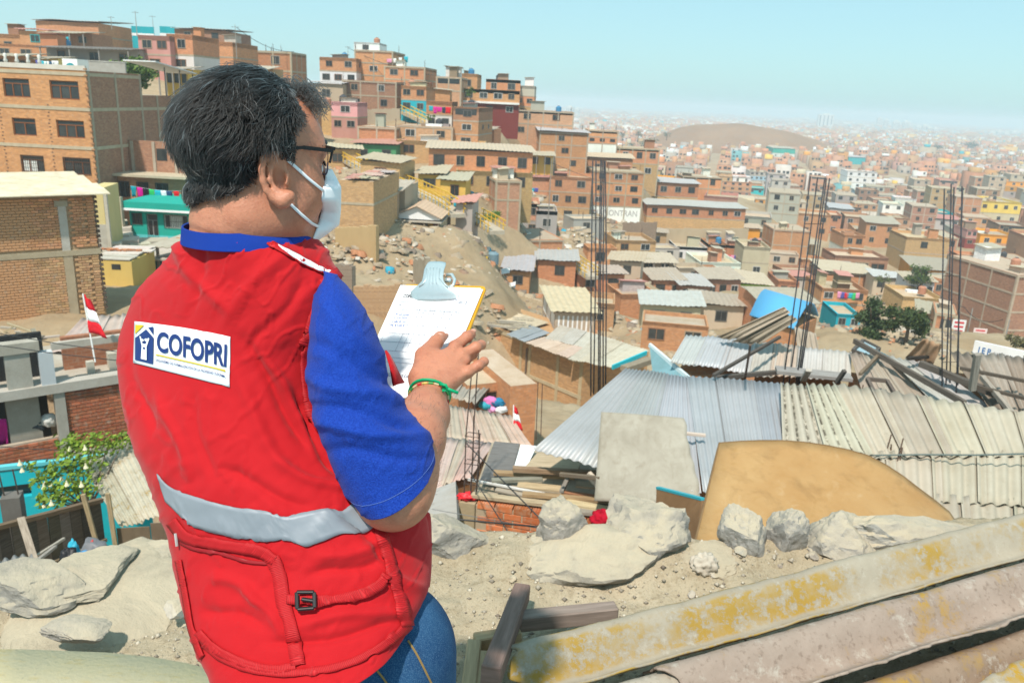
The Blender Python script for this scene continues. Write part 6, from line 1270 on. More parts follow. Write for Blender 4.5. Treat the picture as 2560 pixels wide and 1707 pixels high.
# --- shed with corrugated cement roof, plank fence, turquoise wall
roof_thing('shed_roof', 'beige corrugated cement shed roof with a yellow lichen patch, against the man’s left side', [P(300, 1316, 14.3), P(470, 1272, 14.0), P(395, 1100, 17.4), P(199, 1152, 17.4)], 3, .125, .02, [(.50, .45, .36), (.53, .47, .38)], 'lichen', walls=False, jitz=.02)
t = at_thing('shed', 'brown plywood shed front below the beige corrugated roof', 'shed', 292, 1400, 13.9, 12)
for k in range(3): MB().box(.05 + k * .55, .58 + k * .55, .0, .02, -1.5, .62 + .06 * k).build('plywood_panel', mat('board'), t, jit((.17, .125, .085), .06))
for x, lean in ((-.12, -.32), (.02, -.02)): MB().bar((x + .05, -.06, -1.2), (x + lean * .8, -.1, 1.35), .07, .05).build('post', mat('wood'), t, (.42, .33, .2))
fa, fb = P(-60, 1420, 12.0), P(268, 1400, 14.2); t = thing('plank_fence', 'dark grey-brown plank fence below the flowering bush', 'fence', fa); L0 = fa; fd = fb - fa; fd.z = 0; fl = fd.length; fd.normalize(); fn = Vector((fd.y, -fd.x, 0))
tops = [P(-60, 1322, 12.0).z, P(242, 1226, 14.2).z]; npl = int(fl / .19)
for k in range(npl):
    u = (k + .5) / npl; zt = tops[0] * (1 - u) + tops[1] * u + random.uniform(-.04, .04); c = fa.lerp(fb, u); zb = c.z - 2.0
    MB().obox((c.x - L0.x, c.y - L0.y, (zt + zb) / 2 - L0.z), fd * .097, fn * (.01 + .006 * (k % 2)), Vector((random.uniform(-.02, .02), 0, (zt - zb) / 2))).build('plank', mat('wood'), t, jit(random.choice([(.13, .105, .08), (.17, .14, .105), (.10, .085, .07), (.2, .17, .14)]), .1))
z0_, z1_ = tops; MB().bar(Vector((fa.x, fa.y, z0_ + .03)) + fn * .04 - L0, Vector((fb.x, fb.y, z1_ + .03)) + fn * .04 - L0, .09, .07).build('top_rail', mat('wood'), t, (.2, .14, .09)); MB().bar(Vector((fa.x, fa.y, z0_ - 1.0)) + fn * .04 - L0, Vector((fb.x, fb.y, z1_ - .75)) + fn * .04 - L0, .05, .06).build('lower_rail', mat('wood'), t, (.3, .23, .15))
t = at_thing('turquoise_house', 'bright turquoise painted wall with a dark slot window behind the flowering bush', 'house', -20, 1330, 17.5, 24); m = wall_holes(MB(), -2, 3.2, -2, 1.45, [(-1.5, .85, .75, 1.05)], 0, .25); m.box(-2, 3.2, .003, .3, -2, 1.45, 'fd'); m.build('wall', mat('plaster'), t, (.015, .42, .50)); MB().face([(-1.5, .2, .75), (.85, .2, .75), (.85, .2, 1.05), (-1.5, .2, 1.05)]).build('slot_window', mat('glass'), t); MB().box(-2.05, 3.25, -.03, .1, 1.45, 1.53).build('coping', mat('plaster'), t, (.12, .5, .56))
t = at_thing('grey_pillar', 'dark grey concrete pillar with two rods in front of the turquoise wall', 'pillar', 45, 1345, 13.2, 20); MB().box(-.14, .14, -.14, .14, -1, .8).build('shaft', mat('concrete'), t, (.16, .145, .13))
for x in (-.1, .1): MB().tube([(x, 0, .78), (x - .03, 0, 1.25)], .012, 5).build('rod', mat('metal'), t, (.08, .06, .05))
def loose(name, lab, cat, pts, w, h_, color, matn='wood'):
    a, b = P(*pts[0]), P(*pts[1]); c = (a + b) / 2; o = MB().bar(a - c, b - c, w, h_).build(name, mat(matn), None, color, bevel=.003); o.location = c; return tag(o, lab, cat)
loose('lattice_plank', 'pale perforated plank leaning on the dark fence', 'plank', ((52, 1294, 11.8), (92, 1420, 10.8)), .10, .03, (.40, .33, .26)); loose('stick', 'long bare stick leaning across the lower fence', 'stick', ((78, 1398, 11.0), (160, 1346, 12.0)), .04, .04, (.52, .47, .40)); loose('stick', 'second bare stick crossing the long one at the fence foot', 'stick', ((92, 1402, 10.6), (138, 1366, 11.6)), .05, .04, (.42, .38, .34))
q = [P(-30, 1450, 8.6), P(92, 1424, 8.8), P(80, 1386, 9.4), P(-30, 1404, 9.4)]; roof_thing('tin_sheet', 'dull grey corrugated scrap at the lower left edge, behind the ledge rocks', q, 1, .09, .02, [(.33, .32, .31)], walls=False, cat='tin sheet', endw=.05)
for k, (x, y, d, r_, c, n, mt) in enumerate(((172, 1408, 8.6, (.10, .08, .19), (.015, .015, .018), 'black rubbish bag standing by the fence', 'plastic'), (186, 1392, 8.7, (.06, .05, .2), (.03, .36, .5), 'bright blue plastic toy piece in the rubbish', 'plastic'), (198, 1412, 8.5, (.12, .08, .1), (.6, .3, .02), 'yellow and orange plastic scrap in the rubbish', 'plastic'), (212, 1400, 8.6, (.09, .07, .1), (.05, .25, .5), 'blue plastic scrap next to the yellow one', 'plastic'), (236, 1382, 9.0, (.16, .12, .17), (.16, .16, .17), 'grey bin bag full of rubbish by the fence', 'plastic'), (222, 1410, 8.5, (.05, .05, .05), (.55, .35, .6), 'lilac scrap in front of the grey bin bag', 'fabric'), (232, 1362, 9.0, (.02, .02, .06), (.6, .04, .03), 'small red tie on top of the grey bin bag', 'plastic'))):
    blob('rubbish', n, 'rubbish', P(x, y, d), r_, c, mt, 40 + k, .5, 3, 2.4)
# flowering bush
bt = thing('flowering_bush', 'sprawling light green bush with drooping pale yellow flowers over the fence', 'bush', P(215, 1240, 15.6)); L0 = bt.location; m = MB(); bl = []
for x, y, d, r_ in ((175, 1115, 16.2, .35), (220, 1110, 16.4, .4), (270, 1108, 16.8, .35), (310, 1100, 17, .25), (205, 1160, 16, .38), (160, 1160, 15.8, .3), (120, 1180, 15.5, .25), (95, 1200, 15.3, .2), (130, 1225, 15.2, .28), (175, 1215, 15.4, .3), (215, 1210, 15.4, .28), (110, 1250, 15.0, .2), (150, 1250, 15.0, .22), (70, 1165, 15.4, .15)):
    p = P(x, y, d) - L0; bl.append((p.x, p.y, p.z, r_))
leaf_cloud(m, bl, 1700, .05, 77); m.build('leaves', mat('leaf'), bt, (.16, .25, .03)); m = MB()
for b_ in bl: m.tube([(0, 0, -.3), (b_[0] * .5, b_[1] * .5, b_[2] * .3 - .1), b_[:3]], [.03, .018, .006], 5)
m.build('branches', mat('bark'), bt)
for k in range(14):
    b_ = bl[random.randrange(len(bl))]; m = MB(); m.tube([(0, 0, 0), (0, 0, -.05), (0, 0, -.11)], [.01, .02, .05], 6, False); o = m.build('flower', mat('plaster'), bt, (.8, .74, .5)); o.location = (b_[0] + random.uniform(-.25, .25), b_[1] - b_[3] * .8, b_[2] + random.uniform(-.2, .2))
# flags
def flag(px0, py0, px1, py1, d, hpx, lab):
    a, b = P(px1, py1, d), P(px0, py0, d); o = thing('flag', lab, 'flag', a, 0, 'red-white-red flags'); MB().tube([Vector(), b - a], .02, 6).build('pole', mat('plastic'), o, (.7, .7, .68)); h_ = hpx * d / FPX; w = h_ * .32
    for k, c in enumerate(((.62, .02, .03), (.8, .8, .8), (.62, .02, .03))):
        n = 5; V = np.zeros((4, n, 3))
        for j in range(4):
            for i in range(n): v = (k + j / 3) / 3; V[j, i] = (b - a) * (1 - v * h_ / (b - a).length) + Vector((w * i / 4 * (.5 + v * .9), .05 * math.sin(i * 1.8 + v * 5), -.15 * h_ * i / 4))
        solid(put('stripe', grid_mesh('stripe', V, n, 4, mat('fabric')), o, c), .006)
flag(207, 734, 238, 905, 22, 98, 'limp red and white flag on a white pole before the blank brick wall'); flag(1284, 1012, 1283, 1085, 27, 55, 'little red and white flag beyond the raised hand')
# scrap-wood heap and pink roof between flag and brick building
for k in range(26):
    a = P(random.uniform(-10, 96), random.uniform(815, 880), random.uniform(25.5, 27)); o = MB().bar((0, 0, 0), (random.uniform(-.9, .9), random.uniform(-.3, .5), random.uniform(-.25, .35)), .14, .05).build('scrap_board', mat('wood'), None, jit(random.choice([(.45, .40, .33), (.55, .46, .3), (.3, .26, .21), (.5, .45, .4)]))); o.location = a
    tag(o, 'broken board in the scrap-wood heap at the left edge', 'board', 'scrap-wood heap at the left edge')
roof_thing('sheet_roof', 'faded pink sheet roof behind the flag pole', [P(120, 880, 25), P(345, 862, 25), P(345, 782, 29.5), P(206, 796, 29.5)], 4, .3, .025, [(.50, .40, .36), (.55, .46, .41), (.46, .38, .34)], 'sheet', endw=.06)
cable('black cable from the left edge to the man’s shoulder, upper one', [(-10, 832, 20), (150, 860, 20), (330, 884, 20)], .012); cable('black cable from the left edge to the man’s shoulder, lower one', [(-10, 862, 20), (140, 884, 20), (330, 905, 20)], .012); cable('black cable sagging along the brick parapet at the left edge', [(-10, 1115, 19), (80, 1122, 19), (190, 1126, 19)], .01); cable('thin cable looping over the turquoise wall', [(-10, 1180, 16), (55, 1172, 16), (60, 1150, 16.2), (150, 1146, 16.4)], .008)
# ---------------------------------------------------------------- the slope in the middle: gabled house, yellow stairs, ruins, rubble, washing, tanks, signs
t = at_thing('gabled_house', 'pale pink-roofed gabled house with orange and maroon panels over a tall ochre base wall', 'house', 1042, 592, 71, -3); W = 2.05
MB().box(-W - .15, W + .25, -.5, 4.5, -2.9, 0).build('base_wall', mat('plaster'), t, (.52, .34, .17)); m = MB()
MB().box(-W, W, .1, 4.4, 0, 1.32).build('wall', mat('plaster'), t, (.55, .42, .27))
for a, b, c in ((-1.55, -.75, (.60, .31, .03)), (-.72, .1, (.16, .075, .05)), (.13, .95, (.18, .085, .055)), (.98, 1.4, (.66, .33, .03)), (1.42, 1.95, (.2, .06, .04))): MB().box(a, b, .04, .1, .12 if c[1] < .2 else 0, 1.28).build('panel', mat('plaster'), t, c)
MB().box(-W - .1, W + .1, -.55, 0, .42, .5).build('rail', mat('wood'), t, (.4, .3, .2))
for x in (-1.9, -.6, .7, 1.95): MB().box(x, x + .07, -.52, -.45, 0, 1.4).build('post', mat('wood'), t, (.5, .43, .33))
m = MB(); m.face([(-W, .05, 1.55), (W, .05, 1.55), (W, .05, 1.75), (0, .05, 2.62), (-W, .05, 1.75)]); solid(m.build('white_gable', mat('plaster'), t, (.8, .8, .8)), .06); MB().box(-W - .2, W + .2, -.6, 4.4, 1.36, 1.44).build('porch_roof', mat('sheet'), t, (.42, .38, .32))
for s in (-1, 1):
    m = MB(); corrug(m, (0, -.3, 2.75) if s > 0 else (-W - .2, -.3, 1.72), (W + .2, -.3, 1.72) if s > 0 else (0, -.3, 2.75), (W + .2, 4.4, 1.75) if s > 0 else (0, 4.4, 2.8), (0, 4.4, 2.8) if s > 0 else (-W - .2, 4.4, 1.75), .3, .012, 4, 3, 0, endw=.04); solid(m.build('roof_sheet', mat('sheet'), t, (.60, .42, .29)), .04)
def retaining(lab, px0, px1, yt, yb, d0, d1, color, matn='plaster', th=.35, name='retaining_wall'):
    a, b = P(px0, yb, d0), P(px1, yb, d1); hh = (yb - yt) * (d0 + d1) / 2 / FPX; d = b - a; d.z = 0; L = d.length; d.normalize(); n = Vector((-d.y, d.x, 0)); t = thing(name, lab, 'wall', a); ns = 10; m = MB()
    for k in range(ns):
        h0 = hh + random.uniform(-.12, .12); z = (b.z - a.z) * (k + .5) / ns; m.obox(d * L * (k + .5) / ns + n * th / 2 + Vector((0, 0, z + h0 / 2 - 1.2)), d * L / ns / 2, n * th / 2, Vector((0, 0, h0 / 2 + 1.2)))
    m.build('wall', mat(matn), t, color); return t
retaining('ochre mud retaining wall right of the mask, below the rubble-roofed house', 838, 940, 566, 612, 60, 58, (.47, .33, .17)); retaining('cracked pale concrete ramp wall under the gabled house', 1032, 1062, 646, 712, 57, 52, (.40, .34, .26), 'concrete')
retaining('ruined brick wall with rubble along its top, left of the clipboard', 884, 1012, 712, 772, 47, 46, (.44, .28, .16), 'brick'); retaining('broken plastered wall end behind the man’s shoulder', 822, 880, 662, 715, 50, 49, (.30, .24, .19), 'brick'); retaining('low grey stone wall above the gabled house', 1074, 1120, 508, 540, 80, 78, (.38, .34, .28), 'concrete'); retaining('stone terrace wall below the yellow houses', 1060, 1165, 492, 506, 86, 84, (.44, .35, .22)); retaining('long ochre retaining wall under the seven-windowed brick house', 1640, 1870, 572, 590, 156, 154, (.46, .36, .24)); retaining('curved dark rubble wall below the white lettered wall', 1555, 1640, 556, 584, 138, 136, (.26, .19, .14), 'brick'); retaining('grey mud wall under the pink house', 900, 1000, 274, 300, 124, 122, (.42, .34, .24))
def railing(lab, pts, steps=True, color=(.66, .40, .03)):
    q = [P(*p) for p in pts]
    for p in q: p.z = max(p.z, Tz(p.x, p.y) + .15)
    t = thing('stairway', lab, 'stairs', q[0]); L0 = q[0]; m2 = MB()
    for i in range(len(q) - 1):
        a, b = q[i] - L0, q[i + 1] - L0; n = max(2, int((b - a).length / .9)); s = Vector((-(b - a).y, (b - a).x, 0)).normalized() * .75
        for sd in (-1, 1): MB().bar(a + s * sd + Vector((0, 0, .95)), b + s * sd + Vector((0, 0, .95)), .09, .1).build('handrail', mat('plastic'), t, color); MB().bar(a + s * sd + Vector((0, 0, .5)), b + s * sd + Vector((0, 0, .5)), .07, .08).build('handrail', mat('plastic'), t, color)
        for k in range(n):
            p = a.lerp(b, (k + .5) / n); m2.obox(p + Vector((0, 0, -.15)), (b - a) / n * .5, s * .95, Vector((0, 0, .18)))
            for sd in (-1, 1): MB().box(-.04, .04, -.04, .04, -.2, .98).build('baluster', mat('plastic'), t, color).location = p + s * sd
    m2.build('steps', mat('concrete'), t, (.48, .42, .33)); return t
railing('long yellow-railed stairway running down the slope past the yellow houses', [(850, 388, 99), (905, 420, 95), (980, 452, 90), (1045, 478, 84), (1102, 506, 79), (1145, 536, 75)]); railing('short yellow-railed stairs below the turquoise ground floor', [(1012, 280, 121), (1050, 298, 118), (1086, 318, 115)]); railing('yellow stair rail beside the bright green bush', [(1186, 545, 80), (1215, 560, 77), (1244, 578, 74)]); railing('yellow-railed stairs right of the square orange brick house', [(1408, 640, 97), (1445, 668, 92), (1482, 692, 88)])
# bits and pieces of the shacks
t = at_thing('yellow_shed', 'bright yellow two-panel metal shed beside a grey water tank', 'shed', 1197, 688, 72, 0); MB().box(-.75, .75, .06, 1.6, -1, 1.75).build('wall', mat('plaster'), t, (.5, .4, .2))
for i in (0, 1):
    for j in (0, 1): MB().box(-.74 + i * .75, -.02 + i * .75, 0, .06, .02 + j * .88, .84 + j * .88).build('panel', mat('plastic'), t, (.72, .45, .01))
t = at_thing('blue_tarp', 'light blue tarpaulin roof over a shack behind the yellow shed', 'tarpaulin', 1165, 640, 77, 0); q = [P(1136, 640, 76) - t.location, P(1200, 642, 75) - t.location, P(1192, 618, 80) - t.location, P(1140, 619, 80) - t.location]; solid(MB().face(q).build('sheet', mat('fabric'), t, (.14, .38, .60)), .05)
for k, (s, c, lab) in enumerate((('1196 686 78 1276 668 80 1274 682 78 1200 694 77', (.74, .74, .74), 'upper white awning sheet on the open-fronted shack'), ('1214 722 74 1290 704 76 1288 714 74 1216 732 73', (.72, .72, .71), 'lower white awning sheet near the clipboard corner'))):
    v = list(map(float, s.split())); q = [P(*v[i:i + 3]) for i in (0, 3, 6, 9)]; c0 = q[0]; o = MB().face([x - c0 for x in q]).build('awning', mat('sheet'), None, c); o.location = c0; solid(o, .04); tag(o, lab, 'awning')
tk = tank(P(1232, 660, 74), 'grey-blue water tank standing beside the yellow shed', None); tk.color = (.16, .24, .28, 1)
nt = 0
for h in HOUSES:
    if len(h['lab'].split()) <= 11 and nt < 26 and random.random() < .55 and h['d'] > 90 and not any(c in h['fl'] for c in 'cCk'):
        o = tank(h['B'] + Vector((math.cos(h['yaw']) * h['w'] * random.uniform(-.35, .35) - math.sin(h['yaw']) * h['L'] * .5, h['L'] * .45, h['H'] - .2)), 'water tank on the ' + h['lab']); nt += 1
def small_wash(p0, p1, n, where):
    its = []
    for k in range(n): c = random.randrange(len(CLC)); its.append(((k + .5) / n, random.uniform(.5, .9), random.uniform(.6, 1.0), CLC[c], ['teal', 'magenta', 'black', 'green', 'turquoise', 'white', 'navy', 'red', 'pink', 'cream', 'indigo'][c] + ' cloth, number ' + 'one two three four five six seven eight nine ten'.split()[k] + ' from the left, ' + where))
    washing((p0, p1), its, 'clothesline ' + where, 'washing ' + where, .8)
small_wash((1266, 582, 102), (1372, 594, 101), 9, 'on the open roof of the square orange house'); small_wash((1374, 690, 93), (1426, 694, 92), 5, 'below the square orange house'); small_wash((966, 148, 136), (1022, 140, 136), 4, 'over the ridge roofs'); small_wash((1282, 468, 138), (1345, 470, 138), 6, 'on the pinkish house roof'); small_wash((1125, 492, 84), (1165, 496, 84), 4, 'in front of the dark-doored yellow house'); small_wash((1768, 634, 146), (1810, 636, 146), 5, 'on the turquoise-hung roof room'); small_wash((1818, 636, 145), (1856, 638, 145), 4, 'on the towel-hung parapet'); small_wash((2095, 728, 102), (2150, 732, 102), 6, 'on the wide-windowed house by the trees'); small_wash((128, 90, 103), (170, 92, 103), 4, 'under the lean-to roof on the hilltop'); small_wash((92, 150, 86), (142, 152, 86), 5, 'on the pale ochre balcony'); small_wash((1072, 264, 111), (1126, 268, 111), 5, 'on the brick balcony of the white-fronted house')
# street signs and the long lettered school wall
for lab, px, yt, yb, w, d, c in (('red and white street sign on the ground-floor wall', 2446, 820, 849, 31, 90, (.72, .6, .58)), ('white and red shop board half behind the right rods', 2392, 798, 837, 31, 82, (.75, .74, .72))):
    t = at_thing('street_sign', lab, 'sign', px, yb, d, -10); W = w * d / FPX / 2; H = (yb - yt) * d / FPX; MB().box(-W, W, 0, .08, 0, H).build('board', mat('plastic'), t, c)
    for k, z in enumerate((.2, .48, .75)): MB().box(-W * .7, W * .7, -.012, 0, H * z, H * (z + .13)).build('red_line', mat('plastic'), t, (.6, .05, .06))
a, b = P(2431, 880, 57), P(2600, 918, 54); d = b - a; L = d.length; t = thing('lettered_wall', 'long white wall with blue and black capital letters at the right edge', 'wall', a); d.normalize(); n = Vector((d.y, -d.x, 0)).normalized(); n = -n if n.y > 0 else n
MB().obox(d * L / 2 + Vector((0, 0, .0)) - n * .1, d * L / 2, n * .1, Vector((0, 0, .85))).build('panel', mat('plaster'), t, (.76, .76, .77))
def wall_text(s, u0, u1, z0, z1, c, bold=.02):
    V, F = text_tris(s, bold); lo, hi = V.min(0), V.max(0); W_ = (V - lo) / (hi - lo); me = bpy.data.meshes.new('lettering'); me.from_pydata([tuple(d * (u0 + (u1 - u0) * x) + Vector((0, 0, z0 + (z1 - z0) * y)) + n * .012) for x, y in W_], [], F); me.materials.append(mat('plastic')); put('lettering', me, t, c)
def text_tris(s, bold=.0):
    cu = bpy.data.curves.new('t', 'FONT'); cu.body = s; cu.size = 1; cu.offset = bold; cu.resolution_u = 4; ob = bpy.data.objects.new('t', cu); COL.objects.link(ob); dg = bpy.context.evaluated_depsgraph_get(); me = bpy.data.meshes.new_from_object(ob.evaluated_get(dg)); V = np.array([v.co[:2] for v in me.vertices]); F = [tuple(p.vertices) for p in me.polygons]; bpy.data.objects.remove(ob); bpy.data.meshes.remove(me); return V, F
wall_text('I E P', .35, 1.15, .05, .5, (.01, .12, .35), .03); wall_text('NAT  EUROLA', 1.35, 2.75, .0, .35, (.02, .02, .03)); wall_text('INICIAL', .1, 1.1, -.35, -.05, (.6, .03, .05))
h7 = next(h for h in HOUSES if h['lab'].startswith('four-level')); V, F = text_tris('MANONTRAN', .02); lo, hi = V.min(0), V.max(0); W_ = (V - lo) / (hi - lo); me = bpy.data.meshes.new('mural'); me.from_pydata([(-h7['w'] * .42 + h7['w'] * .84 * x, -.02, .35 + 1.1 * y) for x, y in W_], [], F); me.materials.append(mat('plaster')); put('mural', me, h7['t'], (.48, .46, .44))
# rubble: one uncountable mass of broken brick, stones and scraps over the bare slopes
pts = []; r = np.random.default_rng(12)
while len(pts) < 9000:
    px, py = r.uniform(760, 2380, 4000), r.uniform(380, 870, 4000); d = r.uniform(34, 150, 4000); q = np.array([ray(a, b) for a, b in zip(px, py)]) * d[:, None]; z = T(q[:, 0], q[:, 1]); m_ = np.abs(q[:, 2] + CAMZ - z) < 1.3
    for k in np.nonzero(m_)[0]: pts.append((q[k, 0], q[k, 1], z[k], d[k]))
pts = np.array(pts); n = len(pts); cl = fbm(pts[:, 0], pts[:, 1], .22, 3, 90); keep = cl > -.12; pts = pts[keep]; n = len(pts); sz = (.05 + .22 * r.random(n) ** 3) * (.7 + pts[:, 3] / 110); cube = np.array([(-1, -1, -1), (1, -1, -1), (1, 1, -1), (-1, 1, -1), (-.8, -.8, 1), (.8, -.7, 1), (.7, .8, 1), (-.8, .7, 1)]); an = r.uniform(0, 6.28, n); sc = np.stack([sz * r.uniform(.7, 2.4, n), sz * r.uniform(.6, 1.3, n), sz * r.uniform(.25, .8, n)], 1)
V = cube[None] * r.uniform(.75, 1.25, (n, 8, 1)) * sc[:, None]; ca_, sa_ = np.cos(an)[:, None], np.sin(an)[:, None]; V = np.stack([V[..., 0] * ca_ - V[..., 1] * sa_, V[..., 0] * sa_ + V[..., 1] * ca_, V[..., 2] + r.uniform(-.3, .3, (n, 1)) * V[..., 0]], -1) + (pts[:, :3] + np.array((0, 0, .1)))[:, None]
F = np.array([(0, 1, 5, 4), (1, 2, 6, 5), (2, 3, 7, 6), (3, 0, 4, 7), (4, 5, 6, 7)]); me = bpy.data.meshes.new('rubble'); raw_mesh(me, V.reshape(-1, 3), (F[None] + (np.arange(n) * 8)[:, None, None]).reshape(-1, 4)); rp = np.array([(.42, .34, .24), (.36, .29, .21), (.46, .22, .12), (.5, .44, .36), (.24, .19, .15), (.62, .58, .52), (.3, .2, .14)])[r.choice(7, n, p=[.3, .2, .16, .14, .1, .05, .05])]; rp[r.random(n) < .02] = (.05, .35, .5)
at_ = me.color_attributes.new('Col', 'FLOAT_COLOR', 'POINT'); at_.data.foreach_set('color', np.concatenate([np.repeat(rp, 8, 0), np.ones((n * 8, 1))], 1).astype('f').ravel()); _tm = NT('rubble_bits'); a_ = _tm.node('ShaderNodeVertexColor', layer_name='Col'); me.materials.append(_tm.done(_tm.mix(_tm.ramp(_tm.noise(6, detail=4), .4, .7, 0, .5), a_.outputs[0], _tm.mix(1, a_.outputs[0], (.65, .6, .55), 'MULTIPLY')), .95, None, .1)); put('rubble', me)['kind'] = 'stuff'
# wires between poles over the houses
for (xa, ya, da), (xb, yb, db), lab in (((1368, 402, 112), (1607, 472, 165), 'long wire from the pale lamp post to the wooden pole'), ((1607, 474, 165), (1890, 548, 175), 'long wire running right from the wooden pole'), ((592, 70, 105), (735, 130, 118), 'wire from the slim antenna mast to the skyline house'), ((2412, 770, 88), (2508, 798, 80), 'wire between the two white street poles'), ((2275, 670, 120), (2412, 769, 88), 'wire from the white street pole down the street'), ((870, 120, 138), (1100, 190, 130), 'wire over the ridge roofs')):
    cable(lab, [(xa, ya, da), (xb, yb, db)], .035, (.03, .03, .03), .8)
# parked cars in the street far below
def car(px, py, d, lab, c, yaw):
    t = at_thing('parked_car', lab, 'car', px, py, d, yaw); t.location.z = Tz(t.location.x, t.location.y) + .1; m = MB(); pr = [(-2.1, .35), (2.05, .35), (2.1, .8), (1.1, .95), (.6, 1.42), (-1.1, 1.45), (-1.75, .98), (-2.15, .85)]
    m.face([(x, -.8, z) for x, z in pr]); m.face([(x, .8, z) for x, z in pr][::-1])
    for k in range(len(pr)): (x0, z0), (x1, z1) = pr[k], pr[(k + 1) % len(pr)]; m.face([(x0, -.8, z0), (x0, .8, z0), (x1, .8, z1), (x1, -.8, z1)])
    m.build('body', mat('plastic'), t, c)
    for s in (-1, 1): MB().face([(x, .812 * s, z) for x, z in ((-1.5, 1.0), (.95, 1.0), (.5, 1.36), (-1.05, 1.38))]).build('window', mat('glass'), t)
    for x in (-1.3, 1.25):
        for s in (-.72, .72): MB().tube([(x, s - .1, .34), (x, s + .1, .34)], .34, 12).build('wheel', mat('plastic'), t, (.02, .02, .02))
car(2217, 655, 142, 'dark car parked in the street below the wide green tree', (.03, .045, .06), 20); car(2236, 668, 136, 'teal three-wheeler-sized car next to the dark parked car', (.02, .12, .14), 60)
# ---------------------------------------------------------------- the man with the clipboard
def N3(v): return np.array((v[0], v[1], v[2] - CAMZ))
def PP(x, y, d): return ray(x, y) * d                           # eye-relative numpy point
def smin(a, b, k): h = np.clip(.5 + .5 * (b - a) / k, 0, 1); return b * (1 - h) + a * h - k * h * (1 - h)
def smax(a, b, k): return -smin(-a, -b, k)
def cone(p, a, b, ra, rb):
    a = np.asarray(a); b = np.asarray(b); ab = b - a; t = np.clip(((p - a) @ ab) / (ab @ ab), 0, 1); return np.linalg.norm(p - a - t[:, None] * ab, axis=1) - (ra + (rb - ra) * t)
def ell(p, c, r, M=None):
    q = p - np.asarray(c)
    if M is not None: q = q @ M
    r = np.asarray(r); k0 = np.linalg.norm(q / r, axis=1); k1 = np.linalg.norm(q / r ** 2, axis=1); return k0 * (k0 - 1) / np.maximum(k1, 1e-9)
def chain(p, pts, rs, k=.006):
    d = None
    for i in range(len(pts) - 1):
        e = cone(p, pts[i], pts[i + 1], rs[i], rs[i + 1]); d = e if d is None else smin(d, e, k)
    return d
def surface_nets(phi, org, h):
    s = phi < 0; nx, ny, nz = phi.shape
    c = [s[i:nx - 1 + i, j:ny - 1 + j, k:nz - 1 + k] for i in (0, 1) for j in (0, 1) for k in (0, 1)]; n = sum(x.astype(np.int8) for x in c); act = (n > 0) & (n < 8)
    I = np.argwhere(act); idx = np.full(act.shape, -1, np.int32); idx[act] = np.arange(len(I)); acc = np.zeros((len(I), 3)); cnt = np.zeros(len(I))
    for ax in range(3):
        for o1 in (0, 1):
            for o2 in (0, 1):
                off = np.zeros(3, int); oth = [a for a in range(3) if a != ax]; off[oth[0]] = o1; off[oth[1]] = o2
                A = I + off; Bq = A.copy(); Bq[:, ax] += 1; fa = phi[A[:, 0], A[:, 1], A[:, 2]]; fb = phi[Bq[:, 0], Bq[:, 1], Bq[:, 2]]; m = (fa < 0) != (fb < 0)
                t = fa[m] / (fa[m] - fb[m]); q = A[m].astype(float); q[:, ax] += t; acc[m] += q; cnt[m] += 1
    V = acc / cnt[:, None] * h + org; F = []
    for ax in range(3):
        a1, a2 = [(1, 2), (2, 0), (0, 1)][ax]; sl = [slice(None)] * 3; sh = [slice(None)] * 3; sl[ax] = slice(0, -1); sh[ax] = slice(1, None); e = s[tuple(sl)] != s[tuple(sh)]
        E_ = np.argwhere(e); E_ = E_[(E_[:, a1] > 0) & (E_[:, a2] > 0) & (E_[:, a1] < phi.shape[a1] - 1) & (E_[:, a2] < phi.shape[a2] - 1)]
        def cell(d1, d2): q = E_.copy(); q[:, a1] -= d1; q[:, a2] -= d2; return idx[q[:, 0], q[:, 1], q[:, 2]]
        q = np.stack([cell(1, 1), cell(0, 1), cell(0, 0), cell(1, 0)], 1); inside = s[E_[:, 0], E_[:, 1], E_[:, 2]]; q[~inside] = q[~inside][:, ::-1]; F.append(q)
    F = np.concatenate(F); return V, F[(F >= 0).all(1)]
def mesh_sdf(f, lo, hi, h, B=8):
    lo = np.asarray(lo, float); nb = np.ceil((np.asarray(hi) - lo) / (h * B)).astype(int); n = nb * B + 1
    g = np.stack(np.meshgrid(*[lo[a] + (np.arange(nb[a]) + .5) * h * B for a in range(3)], indexing='ij'), -1).reshape(-1, 3); dc = f(g).reshape(nb)
    phi = np.repeat(np.repeat(np.repeat(dc, B, 0), B, 1), B, 2).astype('f'); phi = np.pad(phi, ((0, 1),) * 3, mode='edge'); near = np.abs(dc) < h * B * 1.15
    mk = np.repeat(np.repeat(np.repeat(near, B, 0), B, 1), B, 2); mk = np.pad(mk, ((0, 1),) * 3, mode='edge'); I = np.argwhere(mk)
    for k in range(0, len(I), 400000): J = I[k:k + 400000]; phi[J[:, 0], J[:, 1], J[:, 2]] = f(lo + J * h)
    return surface_nets(phi, lo, h)
def mesh_obj(name, V, F, m, parent, off, smooth=True, color=None):
    me = bpy.data.meshes.new(name); raw_mesh(me, np.asarray(V) - off, F); me.materials.append(m)
    if smooth: me.polygons.foreach_set('use_smooth', np.ones(len(F), bool))
    return put(name, me, parent, color)
